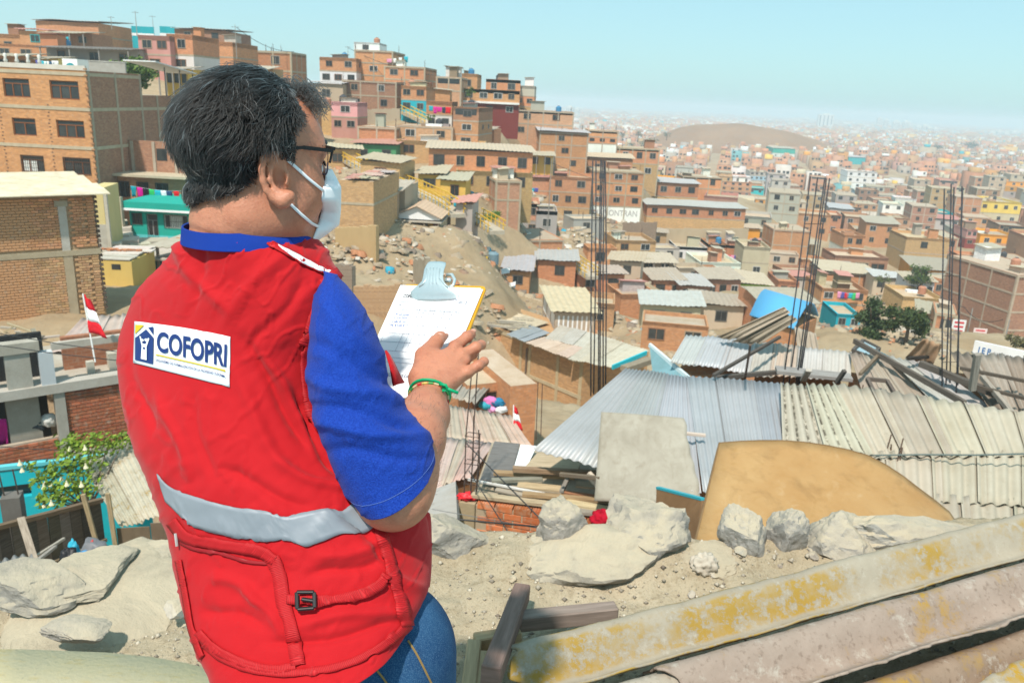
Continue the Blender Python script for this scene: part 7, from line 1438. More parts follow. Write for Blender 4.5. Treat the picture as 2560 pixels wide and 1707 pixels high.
# ---- head frame
_ha = math.radians(52); HF = np.array([math.sin(_ha), math.cos(_ha), -.06]); HF /= np.linalg.norm(HF); HRt = np.array([math.cos(_ha), -math.sin(_ha), 0.0]); HU = np.cross(HRt, HF); HM = np.stack([HF, HRt, HU], 1)
HO = PP(634, 398, 1.125)
def hl(f_, r_, u_): return HO + HF * f_ + HRt * r_ + HU * u_
def headsdf(p):
    q = (p - HO) @ HM; q = np.stack([q[:, 0], np.abs(q[:, 1]), q[:, 2]], 1)       # symmetric about the middle plane
    d = ell(q, (.001, 0, .030), (.094, .073, .075)); d = smin(d, ell(q, (.038, 0, -.020), (.060, .064, .085)), .035)
    d = smin(d, ell(q, (.022, 0, -.070), (.062, .064, .046)), .03); d = smin(d, ell(q, (.074, 0, -.098), (.022, .026, .020)), .025); d = smin(d, ell(q, (.052, .040, -.040), (.028, .024, .032)), .03)
    d = smin(d, cone(q, (.084, 0, .016), (.076, .036, .018), .013, .013), .016); d = smin(d, cone(q, (.090, 0, .004), (.110, 0, -.034), .009, .013), .012)
    d = smax(d, -ell(q, (.096, .033, -.006), (.018, .020, .014)), .012); d = smin(d, ell(q, (.0, .050, -.080), (.045, .024, .03)), .03)
    d = smin(d, ell(q, (.040, 0, -.112), (.045, .045, .024)), .03)
    d = smin(d, cone(q, (-.020, 0, -.055), (-.028, 0, -.098), .056, .057), .03); d = smin(d, cone(q, (-.028, 0, -.098), (-.015, 0, -.16), .056, .03), .01); d = smin(d, cone(q, (-.046, 0, -.070), (-.040, 0, -.092), .025, .022), .03)
    # skin creases round the neck
    s = q[:, 2] + .115 + .35 * np.clip(q[:, 0], -.1, .1) * 0.6; d = d + .0016 * np.exp(-(s / .0035) ** 2) + .0013 * np.exp(-((s + .022) / .003) ** 2)
    return d
def trace(px, py, f=headsdf, d0=.85):
    v = ray(px, py); n = np.linalg.norm(v); t = d0
    for _ in range(60):
        e = float(f((v * t)[None])[0]); t += e / n * .9
        if e < 1e-4: return v * t, t
        if t > 2: return None, None
    return v * t, t
# ---- ear, laid out on the side of the head
_, ED_ = trace(700, 440)
def earp(x, y, o): return PP(x, y, ED_ - o - .006)
EAR_HX = [(706, 408, -.002), (706, 392, .006), (698, 380, .010), (684, 375, .014), (669, 380, .018), (658, 398, .022), (654, 424, .023), (657, 452, .020), (667, 477, .015), (684, 495, .010), (702, 506, .006)]
def earsdf(p):
    bb = np.linalg.norm(p - earp(690, 445, .01), axis=1); d = bb - .05; m = bb < .058
    if not m.any(): return d
    q = p[m]; pts = [earp(*a) for a in EAR_HX]
    e = chain(q, pts, [.0026, .0038, .0044, .0046, .0046, .0044, .0042, .0042, .0044, .006, .0085], .003)
    e = smin(e, chain(q, [earp(701, 404, .001), earp(684, 398, .008), earp(676, 420, .012), earp(678, 450, .011), earp(690, 474, .008), earp(704, 484, .006)], [.003, .0042, .0046, .0044, .0042, .004], .004), .005)   # antihelix
    e = smin(e, cone(q, earp(712, 500, .004), earp(722, 492, .004), .0095, .009), .008)
    sh = ell(q, earp(682, 440, .004), (.021, .021, .036)); nrm = HRt * .93 - HF * .36; s = (q - earp(684, 440, .006)) @ nrm; sheet = smax(sh, np.abs(s + .003) - .0022, .003); e = smin(e, sheet, .006)
    e = smin(e, cone(q, earp(713, 440, .003), earp(711, 458, .005), .0045, .0055), .006)      # tragus
    e = smin(e, cone(q, earp(672, 440, -.004), earp(690, 450, -.014), .012, .018), .012)
    e = smax(e, -ell(q, earp(699, 446, .006), (.008, .008, .013)), .006); d[m] = e; return d
# ---- right arm and hand
ELB = PP(983, 1226, 1.075); ARM = [PP(830, 810, 1.13), PP(868, 960, 1.11), PP(983, 1226, 1.075)]; FOR = [ELB, PP(1000, 1180, 1.12), PP(1030, 1095, 1.185), PP(1062, 1040, 1.25), PP(1072, 988, 1.305)]
def hand_pts():
    W = PP(1072, 985, 1.305)
    return dict(W=W, th=[PP(1052, 945, 1.325), PP(1062, 890, 1.36), PP(1090, 856, 1.395), PP(1113, 829, 1.44)], thr=[.017, .0165, .0125, .0105],
        ix=[PP(1138, 866, 1.385), PP(1168, 842, 1.40), PP(1184, 830, 1.425), PP(1183, 836, 1.447)], ixr=[.0108, .0092, .0086, .0076],
        md=[PP(1155, 888, 1.375), PP(1190, 868, 1.385), PP(1203, 862, 1.41), PP(1196, 868, 1.435)], mdr=[.0108, .0093, .0086, .0076],
        rg=[PP(1160, 902, 1.372), PP(1180, 886, 1.40), PP(1186, 882, 1.43), PP(1176, 886, 1.45)], rgr=[.0104, .0086, .0080, .0072],
        lt=[PP(1168, 930, 1.35), PP(1196, 914, 1.355), PP(1210, 904, 1.372), PP(1208, 902, 1.392)], ltr=[.0102, .0084, .0080, .0071])
HP = hand_pts()
def handsdf(p):
    W = HP['W']; d = None
    for k, r_ in (('ix', .0135), ('md', .0135), ('rg', .013), ('lt', .0125)):
        e = cone(p, W + (HP[k][0] - W) * .08, W + (HP[k][0] - W) * .86, .022, r_ * .93); d = e if d is None else smin(d, e, .012)
    d = smin(d, cone(p, HP['th'][0], PP(1090, 905, 1.36), .02, .018), .022)
    d = smin(d, chain(p, HP['th'], HP['thr'], .004), .010)
    for k in ('ix', 'md', 'rg', 'lt'):
        e = chain(p, HP[k], HP[k + 'r'], .0035); e = smin(e, np.linalg.norm(p - HP[k][1], axis=1) - HP[k + 'r'][1] * 1.10, .003)
        e = smin(e, np.linalg.norm(p - HP[k][0] + HRt * 0 - (HP[k][0] * -.004), axis=1) - .0108, .006); d = smin(d, e, .0032)
    # tendons over the back of the hand
    for k in ('ix', 'md', 'lt'):
        a = W + (HP[k][0] - W) * .3; b = HP[k][0]; a = a * (1 - .019 / np.linalg.norm(a)); b = b * (1 - .0115 / np.linalg.norm(b)); d = smin(d, cone(p, a, b, .0022, .0026), .007)
    return d
LSH, LEL, LWR = PP(410, 830, 1.35), PP(420, 1130, 1.55), PP(760, 1010, 1.62)
def torsosdf(p):
    d = cone(p, PP(600, 800, 1.24), PP(640, 1240, 1.18), .06, .085); d = smin(d, cone(p, PP(640, 1240, 1.18), PP(720, 1500, 1.13), .085, .09), .06)
    d = smin(d, cone(p, PP(450, 830, 1.32), PP(780, 830, 1.16), .04, .04), .03); return d
def bodysdf(p):
    d = np.full(len(p), 1.0); z = p[:, 2]
    def part(c, R_, fn, k):
        m = np.linalg.norm(p - c, axis=1) < R_
        if m.any(): d[m] = smin(d[m], fn(p[m]), k)
    part(HO + np.array((0, 0, -.06)), .36, lambda q: smin(headsdf(q), earsdf(q), .006), .01)
    d = smin(d, torsosdf(p), .03)
    d = smin(d, chain(p, ARM, [.034, .038, .047], .03), .03)
    part(PP(1030, 1110, 1.18), .30, lambda q: smin(chain(q, FOR, [.047, .0475, .044, .033, .0285], .03), handsdf(q) if True else 0, .015), .03)
    d = smin(d, chain(p, [LSH, LEL, LWR], [.048, .045, .03], .03), .03); d = smin(d, cone(p, LWR, PP(830, 1000, 1.66), .03, .026), .02)
    for k in range(4): d = smin(d, chain(p, [PP(840, 985 + k * 12, 1.66), PP(868, 972 + k * 14, 1.675), PP(884, 965 + k * 15, 1.655)], [.011, .010, .009], .004), .006)
    d = smin(d, chain(p, [PP(800, 985, 1.64), PP(850, 955, 1.60), PP(880, 945, 1.585)], [.015, .012, .010], .004), .008)
    return d
BV, BF = mesh_sdf(bodysdf, (-.80, .82, -.90), (.06, 1.62, .06), .0027)
MB0 = np.array((-.30, 1.12, -1.72))           # the man's base, between the feet
def m_skin():
    t = NT('skin'); g = t.geo(); n = t.noise(28, g, 6, .65); n2 = t.noise(7, g, 4); n3 = t.noise(240, g, 3, .6)
    col = t.mix(t.ramp(n2, .35, .68), (.47, .18, .10), (.54, .23, .14)); col = t.mix(t.ramp(n, .48, .72, 0, .65), col, (.32, .10, .055)); col = t.mix(t.ramp(n3, .56, .75, 0, .4), col, (.30, .11, .06))
    return t.done(col, .5, t.bump(t.math('ADD', n3, t.math('MULTIPLY', n, .8)), .45, .0018), .4, 0, Subsurface_Weight=.12, Subsurface_Radius=(.01, .004, .002), Subsurface_Scale=.5)
MATS['skin'] = m_skin
man = thing('person', 'man seen from behind in a red reflective vest, white mask and glasses, holding a clipboard', 'person', MB0 + np.array((0, 0, CAMZ)))
body = mesh_obj('body', BV, BF, mat('skin'), man, MB0)
# ---- hair: a dark mass over the scalp, then strands
HAIR = [(462, 530), (482, 518), (520, 503), (590, 488), (622, 462), (640, 432), (652, 402), (664, 382), (690, 368), (706, 390), (722, 402), (740, 406), (741, 358), (733, 330), (754, 303), (750, 286), (735, 240), (712, 196), (700, 130), (520, 80), (340, 130), (320, 350), (380, 500)]
def inpoly(x, y, poly):
    r_ = np.zeros(len(x), bool); n = len(poly)
    for i in range(n):
        (x1, y1), (x2, y2) = poly[i], poly[(i + 1) % n]; c = ((y1 > y) != (y2 > y)) & (x < (x2 - x1) * (y - y1) / ((y2 - y1) or 1e-9) + x1); r_ ^= c
    return r_
def dpoly(x, y, poly):
    d = np.full(len(x), 1e9)
    for i in range(len(poly)):
        a = np.array(poly[i], float); b = np.array(poly[(i + 1) % len(poly)], float); ab = b - a; q = np.stack([x, y], 1) - a; t = np.clip(q @ ab / (ab @ ab), 0, 1); d = np.minimum(d, np.linalg.norm(q - t[:, None] * ab, axis=1))
    return d
def projn(p): d = p @ _f; return 1280 + FPX * (p @ _R) / d, 853.5 - FPX * (p @ _U) / d
def nrm_of(f, p, e=.001):
    n = np.stack([f(p + np.eye(3)[k] * e) - f(p - np.eye(3)[k] * e) for k in range(3)], 1); return n / np.maximum(np.linalg.norm(n, axis=1), 1e-9)[:, None]
def hairmask(p):
    """0..1 how deep inside the hair; the far half is judged by its mirror image"""
    q = (p - HO) @ HM; q2 = q.copy(); q2[:, 1] = np.abs(q2[:, 1]); pm = HO + q2 @ HM.T; x, y = projn(pm); ins = inpoly(x, y, HAIR); return np.where(ins, dpoly(x, y, HAIR), -1)
HVv, HFf = mesh_sdf(headsdf, HO + (-.17, -.17, -.14), HO + (.17, .17, .17), .0032)
hm = hairmask(HVv); hn = nrm_of(headsdf, HVv); ql = (HVv - HO) @ HM
lift = np.clip(hm / 45, 0, 1) ** .6 * (.0085 + .0045 * np.clip((ql[:, 2] - .02) / .1, 0, 1)); lump = np.array([mnoise.fractal(Vector(v * 42), 1.0, 2.0, 3) for v in HVv]) * .0045 * np.clip(hm / 25, 0, 1)
keepv = hm > 0; kf = keepv[HFf].all(1)
def m_hair():
    t = NT('black_hair'); g = t.geo(); n = t.noise(55, g, 6, .6, stretch=(1, 1, .35)); return t.done(t.mix(n, (.006, .005, .005), (.022, .019, .018)), .5, t.bump(n, .8, .004), .4)
MATS['hair'] = m_hair
used = np.unique(HFf[kf]); remap = np.full(len(HVv), -1); remap[used] = np.arange(len(used))
hcap = mesh_obj('hair', (HVv + hn * (lift + lump)[:, None])[used], remap[HFf[kf]], mat('hair'), man, MB0)
def strands(name, roots, norms, m, seed, rad, lenmul=1.0, curl=1.0, parent=None):
    r_ = np.random.default_rng(seed); n = len(roots); K = 9; q = (roots - HO) @ HM
    down = -HU * 1.0; back = -HF
    w = np.clip((q[:, 2] - .03) / .08, 0, 1)[:, None]; flow = down * (1 - w * .55) + back * (.25 + .75 * w) + HRt * (np.sign(q[:, 1]) * .25 * w[:, 0])[:, None]
    cl = np.array([mnoise.noise_vector(Vector(v * 26) + Vector((7, 1, 3))) for v in roots]); cl2 = np.array([mnoise.noise_vector(Vector(v * 75)) for v in roots])
    px_, py_ = projn(roots); ne = np.clip(1 - np.hypot((px_ - 700) / 95, (py_ - 400) / 80), 0, 1)[:, None] * (q[:, 1:2] > 0); flow = flow * (1 - ne * .9) + back * ne * 2.2 + HU * ne * .25; flow = flow + cl * (1.0 - .6 * ne) + cl2 * .5 + r_.normal(size=(n, 3)) * .13; flow -= norms * (flow * norms).sum(1)[:, None]; flow /= np.linalg.norm(flow, axis=1)[:, None]; side = np.cross(norms, flow)
    L = (.020 + .020 * np.clip((q[:, 2] + .05) / .1, 0, 1)) * r_.uniform(.7, 1.3, n) * lenmul * np.clip(hairmask(roots) / 42, .22, 1); ph = cl[:, 0] * 9 + r_.uniform(0, .8, n); base = roots + norms * .004; pts = np.empty((n, K, 3))
    lf = np.clip(hairmask(roots) / 45, 0.05, 1) ** .6 * (.0095 + .005 * np.clip((q[:, 2] - .02) / .1, 0, 1)) * r_.uniform(.65, 1.2, n)
    for k in range(K):
        t = k / (K - 1); pts[:, k] = base + flow * (L * t)[:, None] + norms * (lf * math.sin(min(1, t * 1.6) * 1.57) - lf * .25 * t * t + cl2[:, 1] * .004 * t)[:, None] + side * (np.sin(ph + t * 4.2) * .0038 * curl * t)[:, None]
    hc = bpy.data.hair_curves.new(name); hc.add_curves([K] * n); hc.attributes['position'].data.foreach_set('vector', (pts.reshape(-1, 3) - MB0).astype('f').ravel())
    ra = hc.attributes.new('radius', 'FLOAT', 'POINT') if 'radius' not in hc.attributes else hc.attributes['radius']; ra.data.foreach_set('value', np.tile(rad * np.array([1, 1, 1, 1, .95, .9, .8, .6, .25]), n).astype('f')); hc.materials.append(m)
    return put(name, hc, parent)
def m_strand(name, c, r=.48):
    b = bpy.data.materials.new(name); b.use_nodes = True; n = b.node_tree; n.nodes.remove(n.nodes['Principled BSDF']); h = n.nodes.new('ShaderNodeBsdfHairPrincipled'); h.parametrization = 'COLOR'; h.inputs['Color'].default_value = (*c, 1); h.inputs['Roughness'].default_value = r; h.inputs['Radial Roughness'].default_value = .45
    n.links.new(h.outputs[0], n.nodes['Material Output'].inputs[0]); return b
cand = HVv[keepv]; cn = hn[keepv]; pick = rng.choice(len(cand), 15000); jitp = rng.normal(size=(15000, 3)) * .0012
strands('hair_strands', cand[pick] + jitp, cn[pick], m_strand('hair_strand_black', (.006, .005, .0045)), 1, .00042, parent=hcap)
pick = rng.choice(len(cand), 1000); strands('grey_strands', cand[pick] + rng.normal(size=(1000, 3)) * .002, cn[pick] * 1.0, m_strand('hair_strand_grey', (.40, .38, .36)), 2, .00030, 1.0, 1.5, parent=hcap)
# curly tuft over the forehead, sideburn and nape stubble
def free_curls(name, seeds, n, L, R_, seed, m, rad=.0004):
    r_ = np.random.default_rng(seed); K = 16; pts = np.empty((n, K, 3))
    for i in range(n):
        a, d = seeds[r_.integers(len(seeds))]; a = np.array(a) + r_.normal(size=3) * .006; d = np.array(d) + r_.normal(size=3) * .25; d /= np.linalg.norm(d); s = np.cross(d, HRt); s /= np.linalg.norm(s); ph = r_.uniform(0, 6.3); rr = R_ * r_.uniform(.6, 1.3); l = L * r_.uniform(.6, 1.2)
        for k in range(K): t = k / (K - 1); pts[i, k] = a + d * l * t + HRt * 0 + (s * (math.cos(ph + t * 7) - math.cos(ph)) + np.cross(d, s) * (math.sin(ph + t * 7) - math.sin(ph)) * .5) * rr * t ** .5 - HU * .012 * t * t
    hc = bpy.data.hair_curves.new(name); hc.add_curves([K] * n); hc.attributes['position'].data.foreach_set('vector', (pts.reshape(-1, 3) - MB0).astype('f').ravel()); ra = hc.attributes.new('radius', 'FLOAT', 'POINT') if 'radius' not in hc.attributes else hc.attributes['radius']; ra.data.foreach_set('value', np.full(n * K, rad, 'f')); hc.materials.append(m); return put(name, hc, hcap)
mk_ = m_strand('hair_strand_tuft', (.014, .012, .011))
free_curls('forelock', [(hl(.060, .02, .092), HF * .8 + HU * .55), (hl(.050, .0, .098), HF * .9 + HU * .5), (hl(.066, .03, .084), HF * .9 + HU * .3)], 300, .026, .007, 4, mk_); free_curls('flyaway_hair', [(hl(-.03 + .026 * k, .02 * math.sin(k * 2), .112 - .003 * k), HU * .5 - HF * .5 + HRt * .3 * math.sin(k)) for k in range(4)], 90, .018, .006, 5, mk_, .0003)
# ---- face details: eye, brow
def sph(name, c, r, m, parent, color=None):
    bm = bmesh.new(); bmesh.ops.create_uvsphere(bm, u_segments=16, v_segments=12, radius=r); me = bpy.data.meshes.new(name); bm.to_mesh(me); bm.free(); me.materials.append(m); me.polygons.foreach_set('use_smooth', [True] * len(me.polygons)); o = put(name, me, parent, color); o.location = c - MB0; return o
for s in (1, -1):
    e = sph('eye', hl(.0785, .033 * s, -.006), .0118, mat('plastic'), man, (.75, .70, .66)); k_ = sph('iris', hl(.0862, .033 * s, -.006), .0052, mat('plastic'), e, (.03, .015, .01))
    m = MB(); m.tube([hl(.088, .047 * s, .0) - MB0, hl(.0915, .034 * s, .0035) - MB0, hl(.092, .022 * s, .0) - MB0], [.0016, .0024, .0014], 6); m.build('eyelashes', mat('hair'), man)
    m = MB(); m.tube([hl(.078, .052 * s, .026) - MB0, hl(.090, .036 * s, .031) - MB0, hl(.096, .016 * s, .026) - MB0], [.002, .0045, .004], 7); m.build('eyebrow', mat('hair'), man, smooth=True)
# ---- mask: from the cheek edge to the ridge on the middle plane
def on_plane(px, py, r0):         # sight line meets the head plane r = r0
    v = ray(px, py); t = (r0 + HO @ HRt) / (v @ HRt); return v * t
edge_px = [(815, 424), (812, 446), (806, 470), (803, 498), (803, 527), (797, 550), (790, 572), (781, 598)]; ridge_px = [(826, 424), (839, 446), (851, 466), (850, 497), (849, 530), (847, 562), (820, 582), (782, 606)]
def mask_edge(px, py):
    q, t = trace(px, py)
    if q is None: q = on_plane(px, py, .03)
    return q + HRt * .002
RG = np.array([on_plane(*p, 0.0) for p in ridge_px]); EG = []
for k, p in enumerate(edge_px):
    q, t = trace(*p)
    if q is None or t > RG[k] @ _f: q = on_plane(*p, .036)
    l = (q - HO) @ HM; l[1] = np.clip(l[1], .024, .062); q = on_plane(*p, l[1]); EG.append(q + HRt * .0015)
EG = np.array(EG); nv = 40; vv = np.linspace(0, 7, nv); RGi = np.stack([np.interp(vv, np.arange(8), RG[:, k]) for k in range(3)], 1); EGi = np.stack([np.interp(vv, np.arange(8), EG[:, k]) for k in range(3)], 1); nu = 14
V = np.zeros((nv, 2 * nu - 1, 3))
for i in range(nu):
    s = i / (nu - 1); q = EGi * (1 - s) + RGi * s + HRt * (.016 * math.sin(s * math.pi) * np.sin(np.linspace(.15, 2.9, nv)))[:, None] + HF * (.004 * math.sin(s * math.pi)); V[:, i] = q
    ql_ = (q - HO) @ HM; ql_[:, 1] *= -1; V[:, 2 * nu - 2 - i] = HO + ql_ @ HM.T
def m_mask():
    t = NT('mask_fabric'); n = t.noise(400, detail=2); return t.done((.82, .82, .84), .85, t.bump(n, .12, .0006), .15)
MATS['mask'] = m_mask; mk = put('face_mask', grid_mesh('face_mask', (V - MB0).reshape(-1, 3), 2 * nu - 1, nv, mat('mask')), man); solid(mk, .0016)
def ribbon_pts(P3, nrm, w, m=None):
    """flat band along points with given normals -> (2,n) grid"""
    P3 = np.asarray(P3); n = len(P3); T_ = np.gradient(P3, axis=0); S = np.cross(np.asarray(nrm), T_); S /= np.maximum(np.linalg.norm(S, axis=1), 1e-9)[:, None]; w = np.asarray(w) if np.ndim(w) else np.full(n, w); return np.stack([P3 - S * w[:, None] / 2, P3 + S * w[:, None] / 2])
def head_band(name, pxs, w, off, m, parent, end=None, start=None):
    xs_ = np.linspace(0, len(pxs) - 1, 22); X_ = np.interp(xs_, range(len(pxs)), [p[0] for p in pxs]); Y_ = np.interp(xs_, range(len(pxs)), [p[1] for p in pxs]); Q_ = []
    hs = lambda q: smin(headsdf(q), earsdf(q), .004)
    for x, y in zip(X_, Y_):
        q, t = trace(x, y); Q_.append(q if q is not None else on_plane(x, y, .03))
    Q_ = np.array(Q_); n_ = nrm_of(headsdf, Q_); Q_ = Q_ + n_ * off; b = ribbon_pts(Q_, n_, w); o = put(name, grid_mesh(name, (b - MB0), 22, 2, m), parent); solid(o, .0012); return o
head_band('ear_loop', [(806, 478), (770, 448), (735, 415), (708, 392), (700, 384)], .0042, .0022, mat('mask'), mk); head_band('ear_loop', [(799, 570), (775, 556), (750, 535), (726, 512), (714, 502)], .0042, .0022, mat('mask'), mk)
# ---- glasses
gl_m = mat('plastic'); GF = .106; gt = on_plane(692, 374, .079); gq = on_plane(834, 372, .070); gl = (gq - HO) @ HM; GF = gl[0]; GU = gl[2]
spec = MB(); sp = lambda f_, r_, u_: Vector(hl(f_, r_, u_) - MB0); gtl = (gt - HO) @ HM
def bar_l(m, a, b, w, h_): m.bar(sp(*a), sp(*b), w, h_, tuple(HU))
for s in (1, -1): bar_l(spec, (GF - .002, .070 * s, GU - .003), (GF - .046, .074 * s, GU - .001), .0022, .0052); bar_l(spec, (GF - .046, .074 * s, GU - .001), (gtl[0] - .005, .079 * s, gtl[2]), .003, .0042); bar_l(spec, (GF, .072 * s, GU), (GF, .008 * s, GU + .001), .003, .005); bar_l(spec, (GF - .001, .0705 * s, GU + .002), (GF - .003, .066 * s, GU - .020), .003, .0034)
bar_l(spec, (GF + .001, .012, GU - .004), (GF + .001, -.012, GU - .004), .0025, .003)
gls = spec.build('glasses', gl_m, man, (.012, .012, .013))
_gm = bpy.data.materials.new('spectacle_lens'); _gm.use_nodes = True; _b = _gm.node_tree.nodes['Principled BSDF']; _b.inputs['Transmission Weight'].default_value = 1; _b.inputs['Roughness'].default_value = .02; _b.inputs['IOR'].default_value = 1.12; _b.inputs['Base Color'].default_value = (.9, .92, 1, 1)
for s in (1, -1):
    pts = []
    for k in range(20):
        a = 2 * math.pi * k / 20; x = math.copysign(abs(math.cos(a)) ** .5, math.cos(a)); y = math.copysign(abs(math.sin(a)) ** .5, math.sin(a)); pts.append(sp(GF - .001 - .006 * (x * .5 + .5) * 1, (.041 + .027 * x) * s, GU - .020 + .018 * y))
    o = MB().face(pts).build('lens', _gm, gls); solid(o, .0016); m = MB()
    m.tube(pts[10:] + pts[:1], .0011, 5); m.build('rim', gl_m, gls, (.03, .03, .06))
# ---------------------------------------------------------------- clothes: lofts through rings read off the photograph
def catmull(A, n):
    A = np.asarray(A, float); m = len(A); t = np.linspace(0, m - 1 - 1e-9, n); i = t.astype(int); f = (t - i)[:, None]; g = lambda k: A[np.clip(k, 0, m - 1)]
    p0, p1, p2, p3 = g(i - 1), g(i), g(i + 1), g(i + 2); return .5 * (2 * p1 + (p2 - p0) * f + (2 * p0 - 5 * p1 + 4 * p2 - p3) * f ** 2 + (3 * p1 - p0 - 3 * p2 + p3) * f ** 3)
def loft_rings(rings, nv, nu, exp=2.35, close=True):
    """ring: (xl, yl, dl, xr, yr, dr, depth radius, sx, sy): two silhouette points and how far it bulges towards us"""
    C, A, B_ = [], [], []
    for xl, yl, dl, xr, yr, dr, b, *sh in rings:
        l, r_ = PP(xl, yl, dl), PP(xr, yr, dr); c = (l + r_) / 2; a = (r_ - l) / 2
        if sh: n = -(c / np.linalg.norm(c)) * b + (PP((xl + xr) / 2 + sh[0], (yl + yr) / 2 + sh[1], (dl + dr) / 2) - PP((xl + xr) / 2, (yl + yr) / 2, (dl + dr) / 2))
        else: n = np.array((a[1], -a[0], 0)); n = n / np.linalg.norm(n) * b; n = -n if n[1] > 0 else n
        C.append(c); A.append(a); B_.append(n)
    C, A, B_ = np.array(C), np.array(A), np.array(B_); th0 = np.linspace(0, 2 * math.pi, 72, endpoint=False); e0 = 2 / exp
    c0, s0 = np.cos(th0), np.sin(th0); c0 = np.sign(c0) * np.abs(c0) ** e0; s0 = np.sign(s0) * np.abs(s0) ** e0
    for i, rg in enumerate(rings):                    # keep the outline, as seen, on the two silhouette points
        for _ in range(4):
            x, y = projn(C[i] + A[i] * c0[:, None] + B_[i] * s0[:, None]); ax = np.array((rg[3] - rg[0], rg[4] - rg[1]), float); L = np.linalg.norm(ax); ax /= L
            u = (x - rg[0]) * ax[0] + (y - rg[1]) * ax[1]; w = u.max() - u.min(); sh_ = L / 2 - (u.max() + u.min()) / 2; dd = C[i] @ _f
            A[i] *= L / w; C[i] = C[i] + (_R * ax[0] - _U * ax[1]) * sh_ * dd / FPX
    C, A, B_ = catmull(C, nv), catmull(A, nv), catmull(B_, nv); th = np.linspace(0, 2 * math.pi, nu, endpoint=False); ct, st = np.cos(th), np.sin(th); e = 2 / exp
    cx = np.sign(ct) * np.abs(ct) ** e; sx = np.sign(st) * np.abs(st) ** e
    return C[:, None] + A[:, None] * cx[None, :, None] + B_[:, None] * sx[None, :, None]           # (nv, nu, 3); th = pi/2 faces us
VR = [(486, 562, 1.20, 752, 606, 1.10, .080), (455, 582, 1.25, 800, 640, 1.085, .090), (402, 645, 1.30, 838, 692, 1.08, .10), (350, 702, 1.34, 866, 745, 1.08, .115), (316, 768, 1.36, 872, 820, 1.09, .125), (303, 840, 1.36, 862, 900, 1.10, .132),
      (315, 935, 1.34, 868, 1000, 1.10, .137), (345, 1045, 1.31, 905, 1100, 1.10, .14), (388, 1155, 1.28, 968, 1195, 1.10, .143), (424, 1262, 1.245, 1040, 1290, 1.115, .15), (450, 1385, 1.205, 1072, 1400, 1.115, .156), (476, 1500, 1.17, 1074, 1480, 1.10, .158), (520, 1598, 1.135, 1052, 1556, 1.075, .150)]
NVV, NUU = 230, 300
VS = loft_rings(VR, NVV, NUU, 2.3)
def vnormals(S):
    du = np.roll(S, -1, 1) - np.roll(S, 1, 1); dv = np.gradient(S, axis=0); n = np.cross(du, dv); n /= np.maximum(np.linalg.norm(n, axis=2, keepdims=True), 1e-9); c = S.mean(1, keepdims=True); s = np.sign(((S - c) * n).sum(2, keepdims=True)); return n * s
def folds(S, specs, base=.0028, seed=0, fr=9):
    """soft cloth relief: broad noise plus a few long creases given in picture-plane directions on the body"""
    x, y = projn(S.reshape(-1, 3)); h = fbm(x, y, 1 / 120, 4, 70 + seed) * base + fbm(x + y, (y - x) * .4, 1 / 26, 3, 80 + seed) * base * .22 + base * .42 * np.exp(-(fbm(x + .5 * y, (y - .6 * x) * .4, 1 / 64, 3, 90 + seed) / .045) ** 2)
    for (x0, y0, x1, y1, w, a) in specs:
        d = np.array((x1 - x0, y1 - y0), float); L = np.linalg.norm(d); d /= L; u = ((x - x0) * d[0] + (y - y0) * d[1]) / L; s = -(x - x0) * d[1] + (y - y0) * d[0] + 9 * np.sin(u * 5 + x0); h += a * np.exp(-(s / w) ** 2) * np.clip(np.minimum(u + .15, 1.15 - u) * 4, 0, 1)
    if not seed: h *= 1 - .9 * np.exp(-((x - 458) / 150) ** 4 - ((y - 885) / 105) ** 4)      # the stiff logo patch keeps the cloth flat
    return h.reshape(S.shape[:2])
vspec = [(430, 600, 560, 780, 22, .004), (520, 620, 470, 800, 18, -.003), (700, 640, 520, 860, 26, .004), (760, 700, 640, 860, 22, -.003), (610, 860, 760, 1090, 22, -.006), (660, 900, 800, 1120, 18, .006), (560, 900, 720, 1180, 26, .004), (480, 980, 520, 1180, 20, -.003), (400, 980, 470, 1180, 18, .004), (330, 900, 380, 1080, 18, -.004),
         (730, 1000, 840, 1180, 16, -.007), (700, 1160, 860, 1230, 18, .005), (560, 1180, 760, 1260, 22, -.004), (800, 1400, 960, 1350, 20, .005), (780, 1440, 940, 1400, 16, -.005), (760, 1560, 1000, 1520, 22, .005), (700, 1610, 980, 1560, 18, -.005), (540, 1440, 660, 1500, 20, .004), (520, 1520, 660, 1560, 22, -.004), (620, 1460, 700, 1580, 16, .004), (860, 1290, 960, 1400, 18, -.004), (900, 1380, 1040, 1470, 20, .005)]
VN = vnormals(VS); VS2 = VS + VN * folds(VS, [(a, b, c, d, w * .62, h * 1.45) for a, b, c, d, w, h in vspec], .005)[..., None]
# armhole: what the sleeve passes through is taken out of the vest
ARMH = [(838, 684), (806, 716), (779, 782), (760, 860), (754, 925), (762, 985), (784, 1050), (810, 1104), (838, 1150), (880, 1215), (930, 1290), (1010, 1290), (1010, 900), (960, 700)]
def m_vest():
    t = NT('red_vest_fabric'); n = t.noise(3.5, detail=4); w = t.noise(900, detail=1, rough=.4); n2 = t.noise(60, detail=4)
    col = t.mix(t.ramp(n, .3, .7), (.43, .007, .011), (.49, .010, .015)); return t.done(col, .78, t.bump(t.math('ADD', w, t.math('MULTIPLY', n2, .4)), .4, .0012), .15, 0, Sheen_Weight=.1, Sheen_Roughness=.5)
def m_web():
    t = NT('red_webbing'); g = t.noise(500, detail=1); wv = t.node('ShaderNodeTexWave', wave_type='BANDS'); t.t.links.new(t.coord('UV'), wv.inputs['Vector']); wv.inputs['Scale'].default_value = 1.0; wv.inputs['Distortion'].default_value = .3
    return t.done(t.mix(t.ramp(wv.outputs['Fac'], .2, .8), (.36, .006, .009), (.52, .012, .016)), .6, t.bump(wv.outputs['Fac'], .5, .001), .3)
